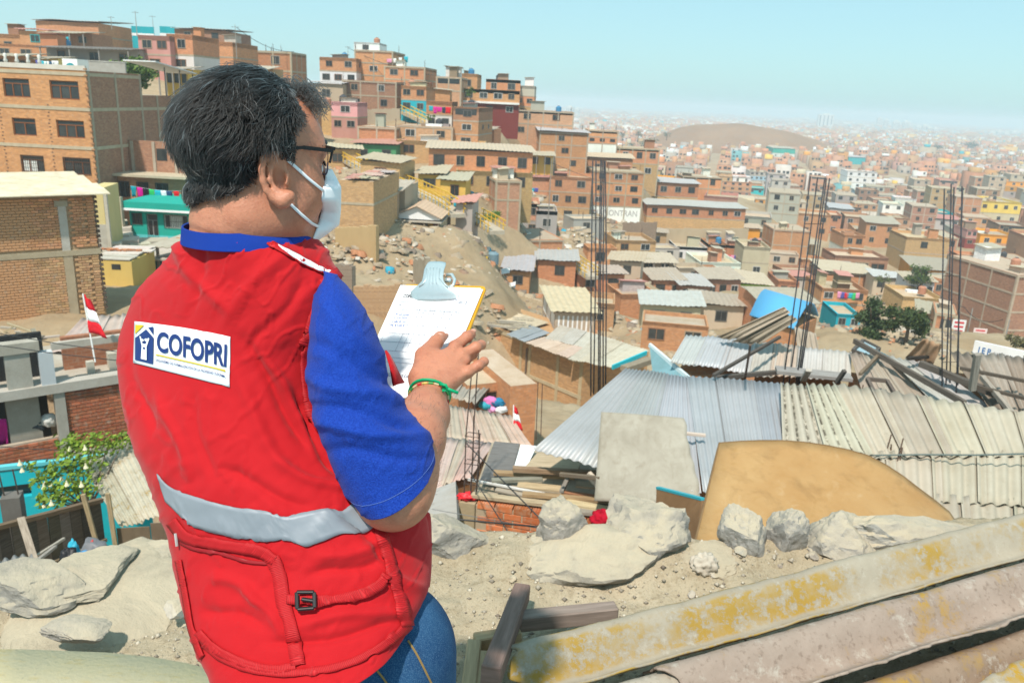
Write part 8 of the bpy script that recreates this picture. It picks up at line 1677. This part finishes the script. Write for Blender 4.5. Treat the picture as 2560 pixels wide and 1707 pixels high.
def m_shirt():
    t = NT('blue_pique'); g = t.geo(); w = t.noise(520, g, 2, .5); n = t.noise(5, g, 4); return t.done(t.mix(t.ramp(w, .3, .7), t.mix(t.ramp(n, .3, .7), (.005, .026, .22), (.007, .036, .28)), (.014, .060, .38)), .8, t.bump(w, .8, .0018), .12, 0, Sheen_Weight=.05)
def m_reflect():
    t = NT('grey_reflective_tape'); n = t.noise(5, detail=5); return t.done(t.mix(t.ramp(n, .3, .7), (.22, .24, .27), (.29, .31, .34)), .5, t.bump(n, .3, .004), .4, .1)
def m_denim():
    t = NT('blue_denim'); g = t.geo(); n = t.noise(9, g, 6); w = t.noise(700, g, 2); col = t.mix(t.ramp(n, .35, .7), (.010, .042, .115), (.028, .095, .20)); return t.done(t.mix(t.ramp(w, .45, .7, 0, .5), col, (.10, .20, .32)), .85, t.bump(w, .4, .001), .15)
MATS.update(vest=m_vest, web=m_web, shirt=m_shirt, reflect=m_reflect, denim=m_denim)
idx = np.arange(NVV * NUU).reshape(NVV, NUU); Fv = np.stack([idx[:-1], np.roll(idx, -1, 1)[:-1], np.roll(idx, -1, 1)[1:], idx[1:]], -1).reshape(-1, 4); Vf = VS2.reshape(-1, 3); cen = Vf[Fv].mean(1); cx, cy = projn(cen); fn_ = VN.reshape(-1, 3)[Fv[:, 0]]; front = (fn_ * cen).sum(1) < .25 * np.linalg.norm(cen, axis=1)
mid = VS.mean((0, 1)); cutf = inpoly(cx, cy, ARMH) & (cen @ _f < 1.22)
# the front of the vest hangs open: a narrow gap down the chest
thf = (np.tile(np.arange(NUU), NVV - 1) / NUU) * 360; gap = (np.abs((thf - 300 + 180) % 360 - 180) < 9)
Fv2 = Fv[~cutf & ~gap]; bvv = [tuple(v) for v in Vf]; BVH = BVHTree.FromPolygons(bvv, [tuple(f) for f in Fv.tolist()])
vest = mesh_obj('vest', Vf, Fv2, mat('vest'), man, MB0); solid(vest, .0022)
def vray(px, py):
    v = ray(px, py); h = BVH.ray_cast(Vector((0, 0, 0)), Vector(v / np.linalg.norm(v)))
    return (np.array(h[0]), np.array(h[1])) if h[0] is not None else (None, None)
def resample(px, n):
    p = np.array(px, float); t = catmull(p, n * 4); s = np.r_[0, np.cumsum(np.linalg.norm(np.diff(t, axis=0), axis=1))]; return np.stack([np.interp(np.linspace(0, s[-1], n), s, t[:, k]) for k in (0, 1)], 1)
def strip(name, top, bot, m, parent, n=60, k=5, off=.0035, color=None, thick=.0016, rib=None):
    """band sewn on the vest between two picture polylines"""
    T_, Bq = resample(top, n), resample(bot, n); V, uv, ok = np.zeros((k, n, 3)), np.zeros((k, n, 2)), []
    for i in range(n):
        col = []
        for j in range(k):
            q = T_[i] * (1 - j / (k - 1)) + Bq[i] * j / (k - 1); h, nn = vray(*q)
            if h is None: col = None; break
            if nn @ h > 0: nn = -nn
            col.append(h + nn * off)
        if col is not None: ok.append(i); V[:, i] = col
    V = V[:, ok]; s = np.r_[0, np.cumsum(np.linalg.norm(np.diff(V[0], axis=0), axis=1))]; uv = np.stack([np.tile(s * (rib or 150), (k, 1)), np.repeat(np.linspace(0, .01, k)[:, None], len(ok), 1)], -1)
    o = put(name, grid_mesh(name, V - MB0, len(ok), k, m, uv), parent, color); solid(o, thick); return o
def webbing(name, line, w, parent=None, off=.004, n=50, m=None, color=None, thick=.002):
    L = resample(line, n); t = np.gradient(L, axis=0); t /= np.linalg.norm(t, axis=1)[:, None]; nrm = np.stack([-t[:, 1], t[:, 0]], 1); w = np.asarray(w, float) if np.ndim(w) else np.full(n, float(w)); w = np.interp(np.linspace(0, 1, n), np.linspace(0, 1, len(w)), w)
    return strip(name, (L - nrm * w[:, None] / 2), (L + nrm * w[:, None] / 2), m or mat('web'), parent or vest, n, 4, off, color, thick)
def dark_web(): pass
strip('reflective_band', [(398, 1184), (433, 1217), (497, 1242), (593, 1267), (664, 1276), (710, 1290), (753, 1283), (806, 1273), (852, 1276), (890, 1252)], [(419, 1251), (465, 1296), (487, 1315), (575, 1338), (664, 1352), (717, 1349), (764, 1365), (806, 1352), (852, 1335), (895, 1335), (927, 1322), (944, 1300)], mat('reflect'), vest, 110, 8, .0035)
webbing('pocket_trim', [(434, 1300), (468, 1340), (520, 1354), (590, 1366), (650, 1376), (690, 1400)], 28); webbing('zipper', [(456, 1352), (490, 1370), (560, 1384), (620, 1402), (672, 1408)], 9, m=mat('plastic'), color=(.28, .006, .01), off=.003)
webbing('pocket_trim', [(682, 1392), (700, 1440), (712, 1510), (734, 1590), (748, 1662)], 36); webbing('pocket_trim', [(500, 1580), (545, 1622), (610, 1655), (680, 1672), (742, 1664)], 22)
webbing('strap', [(722, 1498), (770, 1500), (830, 1499), (890, 1488), (940, 1466), (968, 1432)], 25, off=.007); webbing('side_strap', [(944, 1316), (962, 1372), (978, 1430), (1000, 1510), (1016, 1580)], [22, 26, 28, 30, 28], off=.005)
webbing('hem_binding', [(452, 1398), (470, 1490), (482, 1560), (505, 1628), (512, 1640)], 14); webbing('hem_binding', [(516, 1606), (565, 1645), (640, 1674), (720, 1682), (820, 1672), (900, 1646), (965, 1606), (1020, 1556), (1050, 1510), (1064, 1460)], 20, n=90)
webbing('pocket_seam', [(470, 1540), (500, 1590), (560, 1640)], 8, off=.003)
h, nn = vray(770, 1502); c = h + nn * (.011 if nn @ h < 0 else -.011) - MB0
def pxv(x, y, o): h, nn = vray(x, y); nn = nn if nn @ h < 0 else -nn; return Vector(h + nn * o - MB0)
m = MB()
for a, b in (((752, 1484), (787, 1482)), ((787, 1482), (788, 1520)), ((788, 1520), (753, 1522)), ((753, 1522), (752, 1484)), ((753, 1503), (787, 1502))): m.bar(pxv(*a, .012), pxv(*b, .012), .005, .004)
m.build('buckle', mat('plastic'), vest, (.012, .012, .013), bevel=.001)
m = MB(); m.tube([pxv(449, 1330, .006), pxv(453, 1362, .006)], .002, 6); m.build('zip_pull', mat('metal'), vest, (.5, .5, .5))
webbing('neck_binding', [(466, 590), (520, 599), (590, 603), (650, 604), (690, 606)], 15, off=.002); webbing('shoulder_seam', [(668, 610), (720, 636), (775, 664), (836, 690)], [12, 16, 20, 22], off=.004)
webbing('armhole_binding', [(838, 688), (806, 720), (779, 786), (760, 862), (754, 927), (762, 987), (784, 1052), (812, 1106), (842, 1150)], [22, 24, 23, 21, 20, 18, 16, 12, 10], off=.009, n=80)
strip('white_shoulder_stripe', [(694, 618), (740, 640), (800, 672), (832, 684)], [(696, 622), (736, 652), (796, 682), (830, 690)], mat('mask'), vest, 24, 3, .0045)
# open front edge of the vest swinging out past the elbow
FL = [[(1046, 1296, 1.19), (1058, 1284, 1.21), (1076, 1272, 1.235)], [(1052, 1350, 1.185), (1066, 1344, 1.20), (1077, 1338, 1.24)], [(1056, 1410, 1.18), (1070, 1420, 1.19), (1078, 1412, 1.235)], [(1064, 1450, 1.17), (1070, 1462, 1.18), (1072, 1476, 1.22)]]
o = put('vest_front_flap', grid_mesh('vest_front_flap', np.array([[PP(*q) - MB0 for q in row] for row in FL]), 3, 4, mat('vest')), vest); o.modifiers.new('s', 'SUBSURF').levels = 2; o.modifiers['s'].render_levels = 2; solid(o, .003)
FL = [[(964, 876, 1.22), (974, 888, 1.24), (984, 906, 1.25)], [(976, 918, 1.21), (990, 926, 1.235), (1002, 944, 1.25)], [(984, 965, 1.20), (996, 960, 1.22), (1010, 957, 1.25)]]
o = put('collar_tip', grid_mesh('collar_tip', np.array([[PP(*q) - MB0 for q in row] for row in FL]), 3, 3, mat('vest')), vest); solid(o, .003)
# ---- logo patch
PQ = [(341.5, 804), (578, 841), (576.6, 967.5), (338.5, 907)]
def patch(u, v, off):
    a, b, c, d = [np.array(q, float) for q in PQ]; q = (a * (1 - u) + b * u) * (1 - v) + (d * (1 - u) + c * u) * v; q = q + np.array((0, -7 * math.sin(u * math.pi) * (1 - v) * .5)); h, nn = vray(*q); nn = nn if nn @ h < 0 else -nn; return h + nn * off - MB0
nu_, nv_ = 26, 14; o = put('logo_patch', grid_mesh('logo_patch', np.array([[patch(i / (nu_ - 1), j / (nv_ - 1), .0028) for i in range(nu_)] for j in range(nv_)]), nu_, nv_, mat('mask')), vest); solid(o, .001); logo = o
def print_on(name, V, F, fn, parent, color, m='plastic'):
    me = bpy.data.meshes.new(name); me.from_pydata([tuple(fn(*v)) for v in V], [], F); me.update(); me.materials.append(mat(m)); return put(name, me, parent, color)
def text_on(name, s, fn, u0, u1, v0, v1, parent, color, bold=0.0):
    V, F = text_tris(s, bold); lo, hi = V.min(0), V.max(0); W_ = (V - lo) / (hi - lo); return print_on(name, np.stack([u0 + (u1 - u0) * W_[:, 0], v1 - (v1 - v0) * W_[:, 1]], 1), F, fn, parent, color)
NAVY = (.012, .035, .16); pf = lambda u, v: patch(u, v, .0050); pf2 = lambda u, v: patch(u, v, .0058)
text_on('logo_lettering', 'COFOPRI', pf, .25, .975, .16, .62, logo, NAVY, .028); text_on('small_lettering', 'ORGANISMO DE FORMALIZACIÓN DE LA PROPIEDAD INFORMAL', pf, .24, .97, .76, .835, logo, NAVY, .012)
def poly_on(name, pts, fn, color): return print_on(name, pts, [tuple(range(len(pts)))], fn, logo, color)
print_on('yellow_rule', [(.24 + .73 * k / 12, .675) for k in range(13)] + [(.24 + .73 * k / 12, .705) for k in range(13)], [(k, k + 1, 14 + k, 13 + k) for k in range(12)], pf, logo, (.62, .45, .01))
poly_on('house_emblem', [(.025, .40), (.135, .15), (.215, .32), (.215, .92), (.03, .92)], pf, NAVY); poly_on('emblem_chimney', [(.155, .10), (.21, .07), (.212, .26)], pf, NAVY); poly_on('yellow_corner', [(.025, .08), (.115, .06), (.025, .30)], pf, (.62, .45, .01))
for pts in ([(.075, .34), (.088, .34), (.108, .50), (.100, .56)], [(.165, .34), (.178, .36), (.150, .56), (.140, .50)], [(.100, .50), (.150, .50), (.155, .86), (.095, .86)]): poly_on('emblem_figure', pts, pf2, (.8, .8, .8))
for cx_, cy_, r_ in ((.105, .42, .016), (.145, .40, .018), (.125, .60, .014)): poly_on('emblem_head', [(cx_ + r_ * math.cos(a), cy_ + 1.9 * r_ * math.sin(a)) for a in np.linspace(0, 6.28, 11)[:-1]], pf2, (.8, .8, .8) if cy_ < .5 else NAVY)
# ---- polo shirt: inner torso, sleeve, collar
TS = loft_rings(VR, 60, 90, 2.3); c = TS.mean(1, keepdims=True); TS = c + (TS - c) * .90
SR = [(806, 676, 1.125, 842, 684, 1.125, .02, 0, 0), (806, 694, 1.115, 868, 708, 1.12, .045, 0, 4), (784, 745, 1.10, 900, 752, 1.11, .066, -2, 8), (772, 830, 1.09, 928, 808, 1.11, .080, 0, 12), (764, 915, 1.085, 952, 880, 1.11, .083, 4, 16), (772, 1000, 1.08, 978, 965, 1.11, .084, 8, 20), (798, 1085, 1.075, 1022, 1040, 1.11, .082, 14, 26), (834, 1165, 1.07, 1068, 1090, 1.115, .078, 22, 34), (862, 1232, 1.065, 1077, 1112, 1.12, .074, 30, 42), (903, 1279, 1.06, 1077, 1124, 1.125, .070, 36, 48)]
SS = loft_rings(SR, 130, 120, 2.1); SN = vnormals(SS); SS = SS + SN * folds(SS, [(800, 760, 960, 900, 20, .004), (780, 860, 990, 960, 16, -.005), (770, 940, 1000, 1010, 16, .006), (785, 1010, 1030, 1070, 14, -.006), (800, 1060, 1050, 1095, 14, .007), (830, 1130, 1060, 1140, 14, -.005), (1000, 1000, 1070, 1100, 14, .006), (800, 980, 860, 1200, 18, .003)], .0035, 3)[..., None]
hemi = SS[-1]; hc_ = hemi.mean(0); SS = np.concatenate([SS, (hc_ + (hemi - hc_) * .985)[None], (hc_ + (SS[-8] - SS[-8].mean(0)) * .95 + (SS[-8].mean(0) - hc_))[None]])
ns1, nu1 = SS.shape[:2]; Vs = np.concatenate([SS.reshape(-1, 3), TS.reshape(-1, 3)]); i1 = np.arange(ns1 * nu1).reshape(ns1, nu1); i2 = np.arange(60 * 90).reshape(60, 90) + ns1 * nu1
qf = lambda i: np.stack([i[:-1], np.roll(i, -1, 1)[:-1], np.roll(i, -1, 1)[1:], i[1:]], -1).reshape(-1, 4)
shirt = mesh_obj('polo_shirt', Vs, np.concatenate([qf(i1), qf(i2)]), mat('shirt'), man, MB0)
CRg = [(462, 575, 1.225, 778, 628, 1.09, .093), (463, 556, 1.22, 768, 608, 1.09, .090), (466, 536, 1.215, 752, 586, 1.09, .087)]
CS = loft_rings(CRg, 16, 120, 2.1); uvc = np.stack(np.meshgrid(np.arange(120) * 1.2, np.linspace(0, .01, 16)), -1)
def m_rib():
    t = NT('ribbed_collar'); wv = t.node('ShaderNodeTexWave', wave_type='BANDS'); t.t.links.new(t.coord('UV'), wv.inputs['Vector']); wv.inputs['Scale'].default_value = .9; return t.done(t.mix(wv.outputs['Fac'], (.006, .03, .26), (.012, .065, .42)), .75, t.bump(wv.outputs['Fac'], .6, .0015), .2)
MATS['rib'] = m_rib; o = put('collar', grid_mesh('collar', CS - MB0, 120, 16, mat('rib'), uvc, wrap=True), shirt); solid(o, .003)
strip_pts = SS[-14]; m = MB(); m.tube([Vector(q - MB0) for q in np.roll(SS[118], 60, 0)[::2] * .9993], .00032, 4, False); m.build('hem_stitching', mat('plastic'), shirt, (.12, .2, .5))
# ---- jeans and shoes
HIPR, HIPL = PP(985, 1650, 1.14), PP(680, 1700, 1.17); FTR, FTL = np.array((-.16, 1.00, -1.66)), np.array((-.40, 1.16, -1.66)); KR, KL = (HIPR + FTR) / 2 + (.02, .02, 0), (HIPL + FTL) / 2 + (0, .02, 0)
def jeansdf(p):
    d = cone(p, PP(745, 1560, 1.13), PP(800, 1680, 1.11), .09, .115); d = smin(d, ell(p, PP(1010, 1640, 1.15), (.07, .075, .11)), .03); d = smin(d, chain(p, [HIPR, KR, FTR + (0, 0, .06)], [.082, .075, .062], .04), .03); d = smin(d, chain(p, [HIPL, KL, FTL + (0, 0, .06)], [.085, .078, .062], .04), .03)
    return d + .003 * np.sin(p[:, 2] * 60 + p[:, 0] * 40) * np.clip((-.7 - p[:, 2]) * 4, 0, 1)
JV, JF = mesh_sdf(jeansdf, (-.75, .75, -1.72), (.15, 1.45, -.60), .007)
jeans = mesh_obj('jeans', JV, JF, mat('denim'), man, MB0)
jb = BVHTree.FromPolygons([tuple(v) for v in JV], [tuple(f) for f in JF.tolist()])
for ln in ([(1020, 1600), (1045, 1640), (1085, 1720)], [(925, 1655), (955, 1690), (975, 1720)], [(560, 1690), (590, 1715)]):
    pts = []
    for x, y in resample(ln, 12):
        v = ray(x, y); h = jb.ray_cast(Vector(), Vector(v / np.linalg.norm(v)))
        if h[0] is not None: pts.append(h[0] * .998 - Vector(MB0))
    if len(pts) > 2: MB().tube(pts, .0014, 5).build('seam', mat('fabric'), jeans, (.30, .19, .07))
def shoesdf(F_): return lambda p: smin(ell(p, F_ + (.03, .07, -.01), (.055, .14, .06)), cone(p, F_, F_ + (0, 0, .06), .055, .055), .03)
for F_ in (FTR, FTL): V_, F2 = mesh_sdf(shoesdf(F_), F_ - .25, F_ + .25, .008); mesh_obj('shoe', V_, F2, mat('plastic'), man, MB0, color=(.03, .03, .03))
# ---- wrist cords
def ring_on_arm(y, col, name, r=.0022, wob=.0, k=0, parent=man):
    a, b = FOR[3], FOR[4]; c = a + (b - a) * y; ax_ = (b - a) / np.linalg.norm(b - a); u = np.cross(ax_, (0, 0, 1)); u /= np.linalg.norm(u); w = np.cross(ax_, u); pts = []
    for i in range(25):
        th = 2 * math.pi * i / 24; dr = u * math.cos(th) + w * math.sin(th) * .92; lo_, hi_ = .015, .06
        for _ in range(18):
            md_ = (lo_ + hi_) / 2
            if float(bodysdf((c + dr * md_)[None])[0]) < r * .6: lo_ = md_
            else: hi_ = md_
        pts.append(Vector(c + dr * hi_ + ax_ * wob * math.sin(th * 2 + k) - MB0))
    return pts
g = ring_on_arm(.93, 0, 'x', .0028, .004, 1); o = MB().tube(g, .0026, 7, False).build('green_bracelet', mat('plastic'), man, (.0, .30, .12), smooth=True)
kn = PP(1106, 965, 1.275) - MB0; m = MB(); m.tube([Vector(kn), Vector(kn + (.012, -.004, -.004)), Vector(kn + (.026, -.006, -.008))], [.003, .0028, .0026], 7); m.tube([Vector(kn + (-.004, 0, .003)), Vector(kn + (.006, -.006, .004)), Vector(kn + (.01, -.002, -.006)), Vector(kn + (0, -.004, -.006))], .0028, 7); m.build('knot', mat('plastic'), o, (.0, .34, .14), smooth=True)
g = ring_on_arm(.80, 0, 'x', .002, .003, 2); bd = bpy.data.objects.new('x', None); bd = MB().tube(g, .0012, 5, False).build('beaded_bracelet', mat('plastic'), man, (.5, .35, .12))
for k in range(24):
    p, q_ = g[k], g[(k + 1) % 24]; MB().tube([p.lerp(q_, .1), p.lerp(q_, .9)], .0021, 6).build('bead', mat('plastic'), bd, [(.5, .02, .03), (.55, .42, .08), (.06, .3, .08), (.6, .5, .3)][k % 4])
# ---- fine dark hair on the forearm, nails
ra_ = np.random.default_rng(8); bb = BV[(np.linalg.norm(BV - FOR[2], axis=1) < .13)]; bb = bb[ra_.choice(len(bb), 520)]; bn = nrm_of(bodysdf, bb); fd_ = (FOR[4] - FOR[0]) / np.linalg.norm(FOR[4] - FOR[0]); pts = np.empty((520, 4, 3)); dr_ = fd_ * .6 + bn * .45 + ra_.normal(size=(520, 3)) * .3
for k in range(4): pts[:, k] = bb + dr_ * (.011 * k / 3) - bn * .002 * (k / 3) ** 2
hc = bpy.data.hair_curves.new('arm_hair'); hc.add_curves([4] * 520); hc.attributes['position'].data.foreach_set('vector', (pts.reshape(-1, 3) - MB0).astype('f').ravel()); ra = hc.attributes.new('radius', 'FLOAT', 'POINT') if 'radius' not in hc.attributes else hc.attributes['radius']; ra.data.foreach_set('value', np.full(2080, .00013, 'f')); hc.materials.append(mk_); put('arm_hair', hc, man)
for k in ('ix', 'md', 'lt', 'th'):
    a, b = HP[k][-2], HP[k][-1]; c = b * .4 + a * .6; tw = -c / np.linalg.norm(c); o = sph('fingernail', c + (tw + _U * .5) / np.linalg.norm(tw + _U * .5) * HP[k + 'r'][-2] * .86, 1, mat('plastic'), man, (.55, .30, .22)); o.scale = (.0055, .0055, .0045)
# ---------------------------------------------------------------- clipboard
K4 = [PP(1012, 706, 1.62), PP(1218, 711, 1.51), PP(1098, 1020, 1.37), PP(878, 990, 1.47)]; kx = K4[1] - K4[0]; ky = (K4[3] - K4[0] + K4[2] - K4[1]) / 2; kn_ = np.cross(kx, ky); kn_ /= np.linalg.norm(kn_); kn_ = kn_ if kn_ @ K4[0] < 0 else -kn_
CB0 = K4[3].copy(); cb = thing('clipboard', 'yellow wooden clipboard with white forms under a big metal clip, in the man’s right hand', 'clipboard', CB0 + np.array((0, 0, CAMZ)))
def onb(u, v, h_): return K4[0] + kx * u + ky * v + kn_ * h_ - CB0
def pxb(x, y, h_): v_ = ray(x, y); q = v_ * ((K4[0] @ kn_) / (v_ @ kn_)); return q + kn_ * h_ - CB0
def plate(name, pts, m, parent, color, th, loc=None):
    o = MB().face([Vector(q) for q in pts]).build(name, m, parent, color); solid(o, th); return o
def rrect(u0, u1, v0, v1, r, h_):
    out = []
    for cu_, cv, a0 in ((u1 - r, v0 + r, -90), (u1 - r, v1 - r, 0), (u0 + r, v1 - r, 90), (u0 + r, v0 + r, 180)):
        for k in range(5): a = math.radians(a0 + k * 22.5); out.append(onb(cu_ + r * math.cos(a), cv + r * .7 * math.sin(a), h_))
    return out
def m_cbw():
    t = NT('yellow_board'); n = t.noise(40, detail=6, rough=.7); return t.done(t.mix(t.ramp(n, .66, .72), (.60, .31, .02), (.75, .7, .6)), .5, None, .35)
MATS['cbw'] = m_cbw
plate('board', rrect(0, 1, 0, 1, .05, -.002), mat('cbw'), cb, None, .003)
PC = [(1004.6, 717), (1206, 725), (1087, 1010), (885, 985)]
def paper(u, v, h_):
    a, b, c, d = [np.array(q, float) for q in PC]; q = (a * (1 - u) + b * u) * (1 - v) + (d * (1 - u) + c * u) * v; return pxb(q[0], q[1], h_ + .004 * math.sin(u * 3) * v)
for k in range(3):
    s = .012 * (2 - k); plate('paper', [Vector(paper(0 + s * .3, .0, .002 + .0012 * k)), Vector(paper(1 - s * .2 + .02 - .01 * k, .0 + .01 * k, .002 + .0012 * k)), Vector(paper(1 - s * .2 + .02 - .01 * k, 1, .002 + .0012 * k)), Vector(paper(0, 1, .002 + .0012 * k))], mat('mask'), cb, None, .0004)
PH = .0064; sheet = put('paper', grid_mesh('paper', np.array([[paper(i / 9, j / 9, .0055) for i in range(10)] for j in range(10)]), 10, 10, mat('mask')), cb); ppf = lambda u, v: paper(u, v, PH)
INK = (.20, .22, .28)
def rule(u0, v0, u1, v1, w=.0022, col=INK):
    n = 8; du, dv = (0, w) if abs(u1 - u0) > abs(v1 - v0) else (w * 1.1, 0); P_ = [(u0 + (u1 - u0) * k / n, v0 + (v1 - v0) * k / n) for k in range(n + 1)]; print_on('ruled_line', P_ + [(a + du, b + dv) for a, b in P_], [(k, k + 1, n + 2 + k, n + 1 + k) for k in range(n)], ppf, sheet, col)
for v in (.20, .245, .28, .36, .44, .52, .60, .66, .70): rule(.07, v, .90, v)
for u in (.30, .37, .43, .50, .56, .68, .78): rule(u, .20, u, .60)
rule(.07, .06, .92, .06); rule(.07, .20, .07, .60); rule(.90, .06, .90, .60)
text_on('form_heading', 'COFOPRI', ppf, .10, .27, .085, .115, sheet, (.02, .02, .03), .02); text_on('form_title', 'CONTROL DIARIO DE MOVILIDAD', ppf, .34, .78, .095, .118, sheet, INK)
text_on('form_text', 'Nombre del', ppf, .09, .2, .145, .158, sheet, INK); text_on('form_text', 'Placa', ppf, .09, .18, .178, .19, sheet, INK); text_on('form_number', '00213', ppf, .80, .90, .12, .145, sheet, INK); text_on('form_text', 'CARGO', ppf, .13, .22, .215, .23, sheet, INK); text_on('form_text', 'HORA    RECORRIDO   RESPONSABLE   FIRMA', ppf, .33, .88, .215, .23, sheet, INK); text_on('form_footer', 'CONTROL DIARIO DE MOVILIDAD', ppf, .10, .62, .80, .83, sheet, INK)
for k in range(4): text_on('handwriting', ['Av. Las Lomas', 'Jr. Los Pinos', 'Calle El Sol', 'Mz. B Lote 4'][k], ppf, .10, .27, .255 + k * .035, .275 + k * .035, sheet, (.05, .12, .4))
# metal clip
def clip_h(y): return .012 + .012 * math.sin(np.clip((y - 664) / 90, 0, 1) * math.pi) - .006 * np.clip((y - 730) / 20, 0, 1)
OUT = [(664, 1075, 1119), (672, 1073, 1121), (690, 1072, 1121), (708, 1071, 1120), (719, 1068, 1121), (726, 1060, 1126), (733, 1046, 1136), (739, 1035, 1146), (744, 1031, 1151), (750, 1031, 1150), (755, 1032, 1149)]
def m_steel():
    t = NT('clip_steel'); n = t.noise(90, detail=3); return t.done(t.mix(n, (.50, .60, .62), (.62, .70, .71)), .38, None, .5, .55)
MATS['steel'] = m_steel
nu_ = 24; V = np.array([[pxb(a + (b - a) * i / (nu_ - 1), y + 3 * math.sin(i / (nu_ - 1) * math.pi) * (y > 735), clip_h(y) - .004 * (abs(i / (nu_ - 1) - .5) * 2) ** 4 + .0012 * (math.exp(-((i / (nu_ - 1) - .5) * 14 % 2 - 1) ** 2 * 9) if 685 < y < 730 else 0)) for i in range(nu_)] for y, a, b in OUT]); clip = put('clip', grid_mesh('clip', V, nu_, len(OUT), mat('steel')), cb); solid(clip, .0016)
for xs_ in ([(1080, 690), (1080, 718), (1072, 728), (1060, 733)], [(1089, 688), (1089, 728)], [(1097, 688), (1097, 728)], [(1106, 688), (1106, 728)], [(1113, 690), (1113, 716), (1122, 727), (1131, 734)]): MB().tube([Vector(pxb(x, y, clip_h(y) + .0012)) for x, y in xs_], .0011, 6).build('clip_rib', mat('steel'), clip, smooth=True)
m = MB(); m.tube([Vector(pxb(1120, 692, .006)), Vector(pxb(1132, 690, .004)), Vector(pxb(1138, 702, .002)), Vector(pxb(1134, 716, .002)), Vector(pxb(1122, 722, .004))], .0035, 7); m.tube([Vector(pxb(1118, 706, .006)), Vector(pxb(1130, 706, .006))], .005, 8); m.build('spring', mat('steel'), clip, smooth=True)
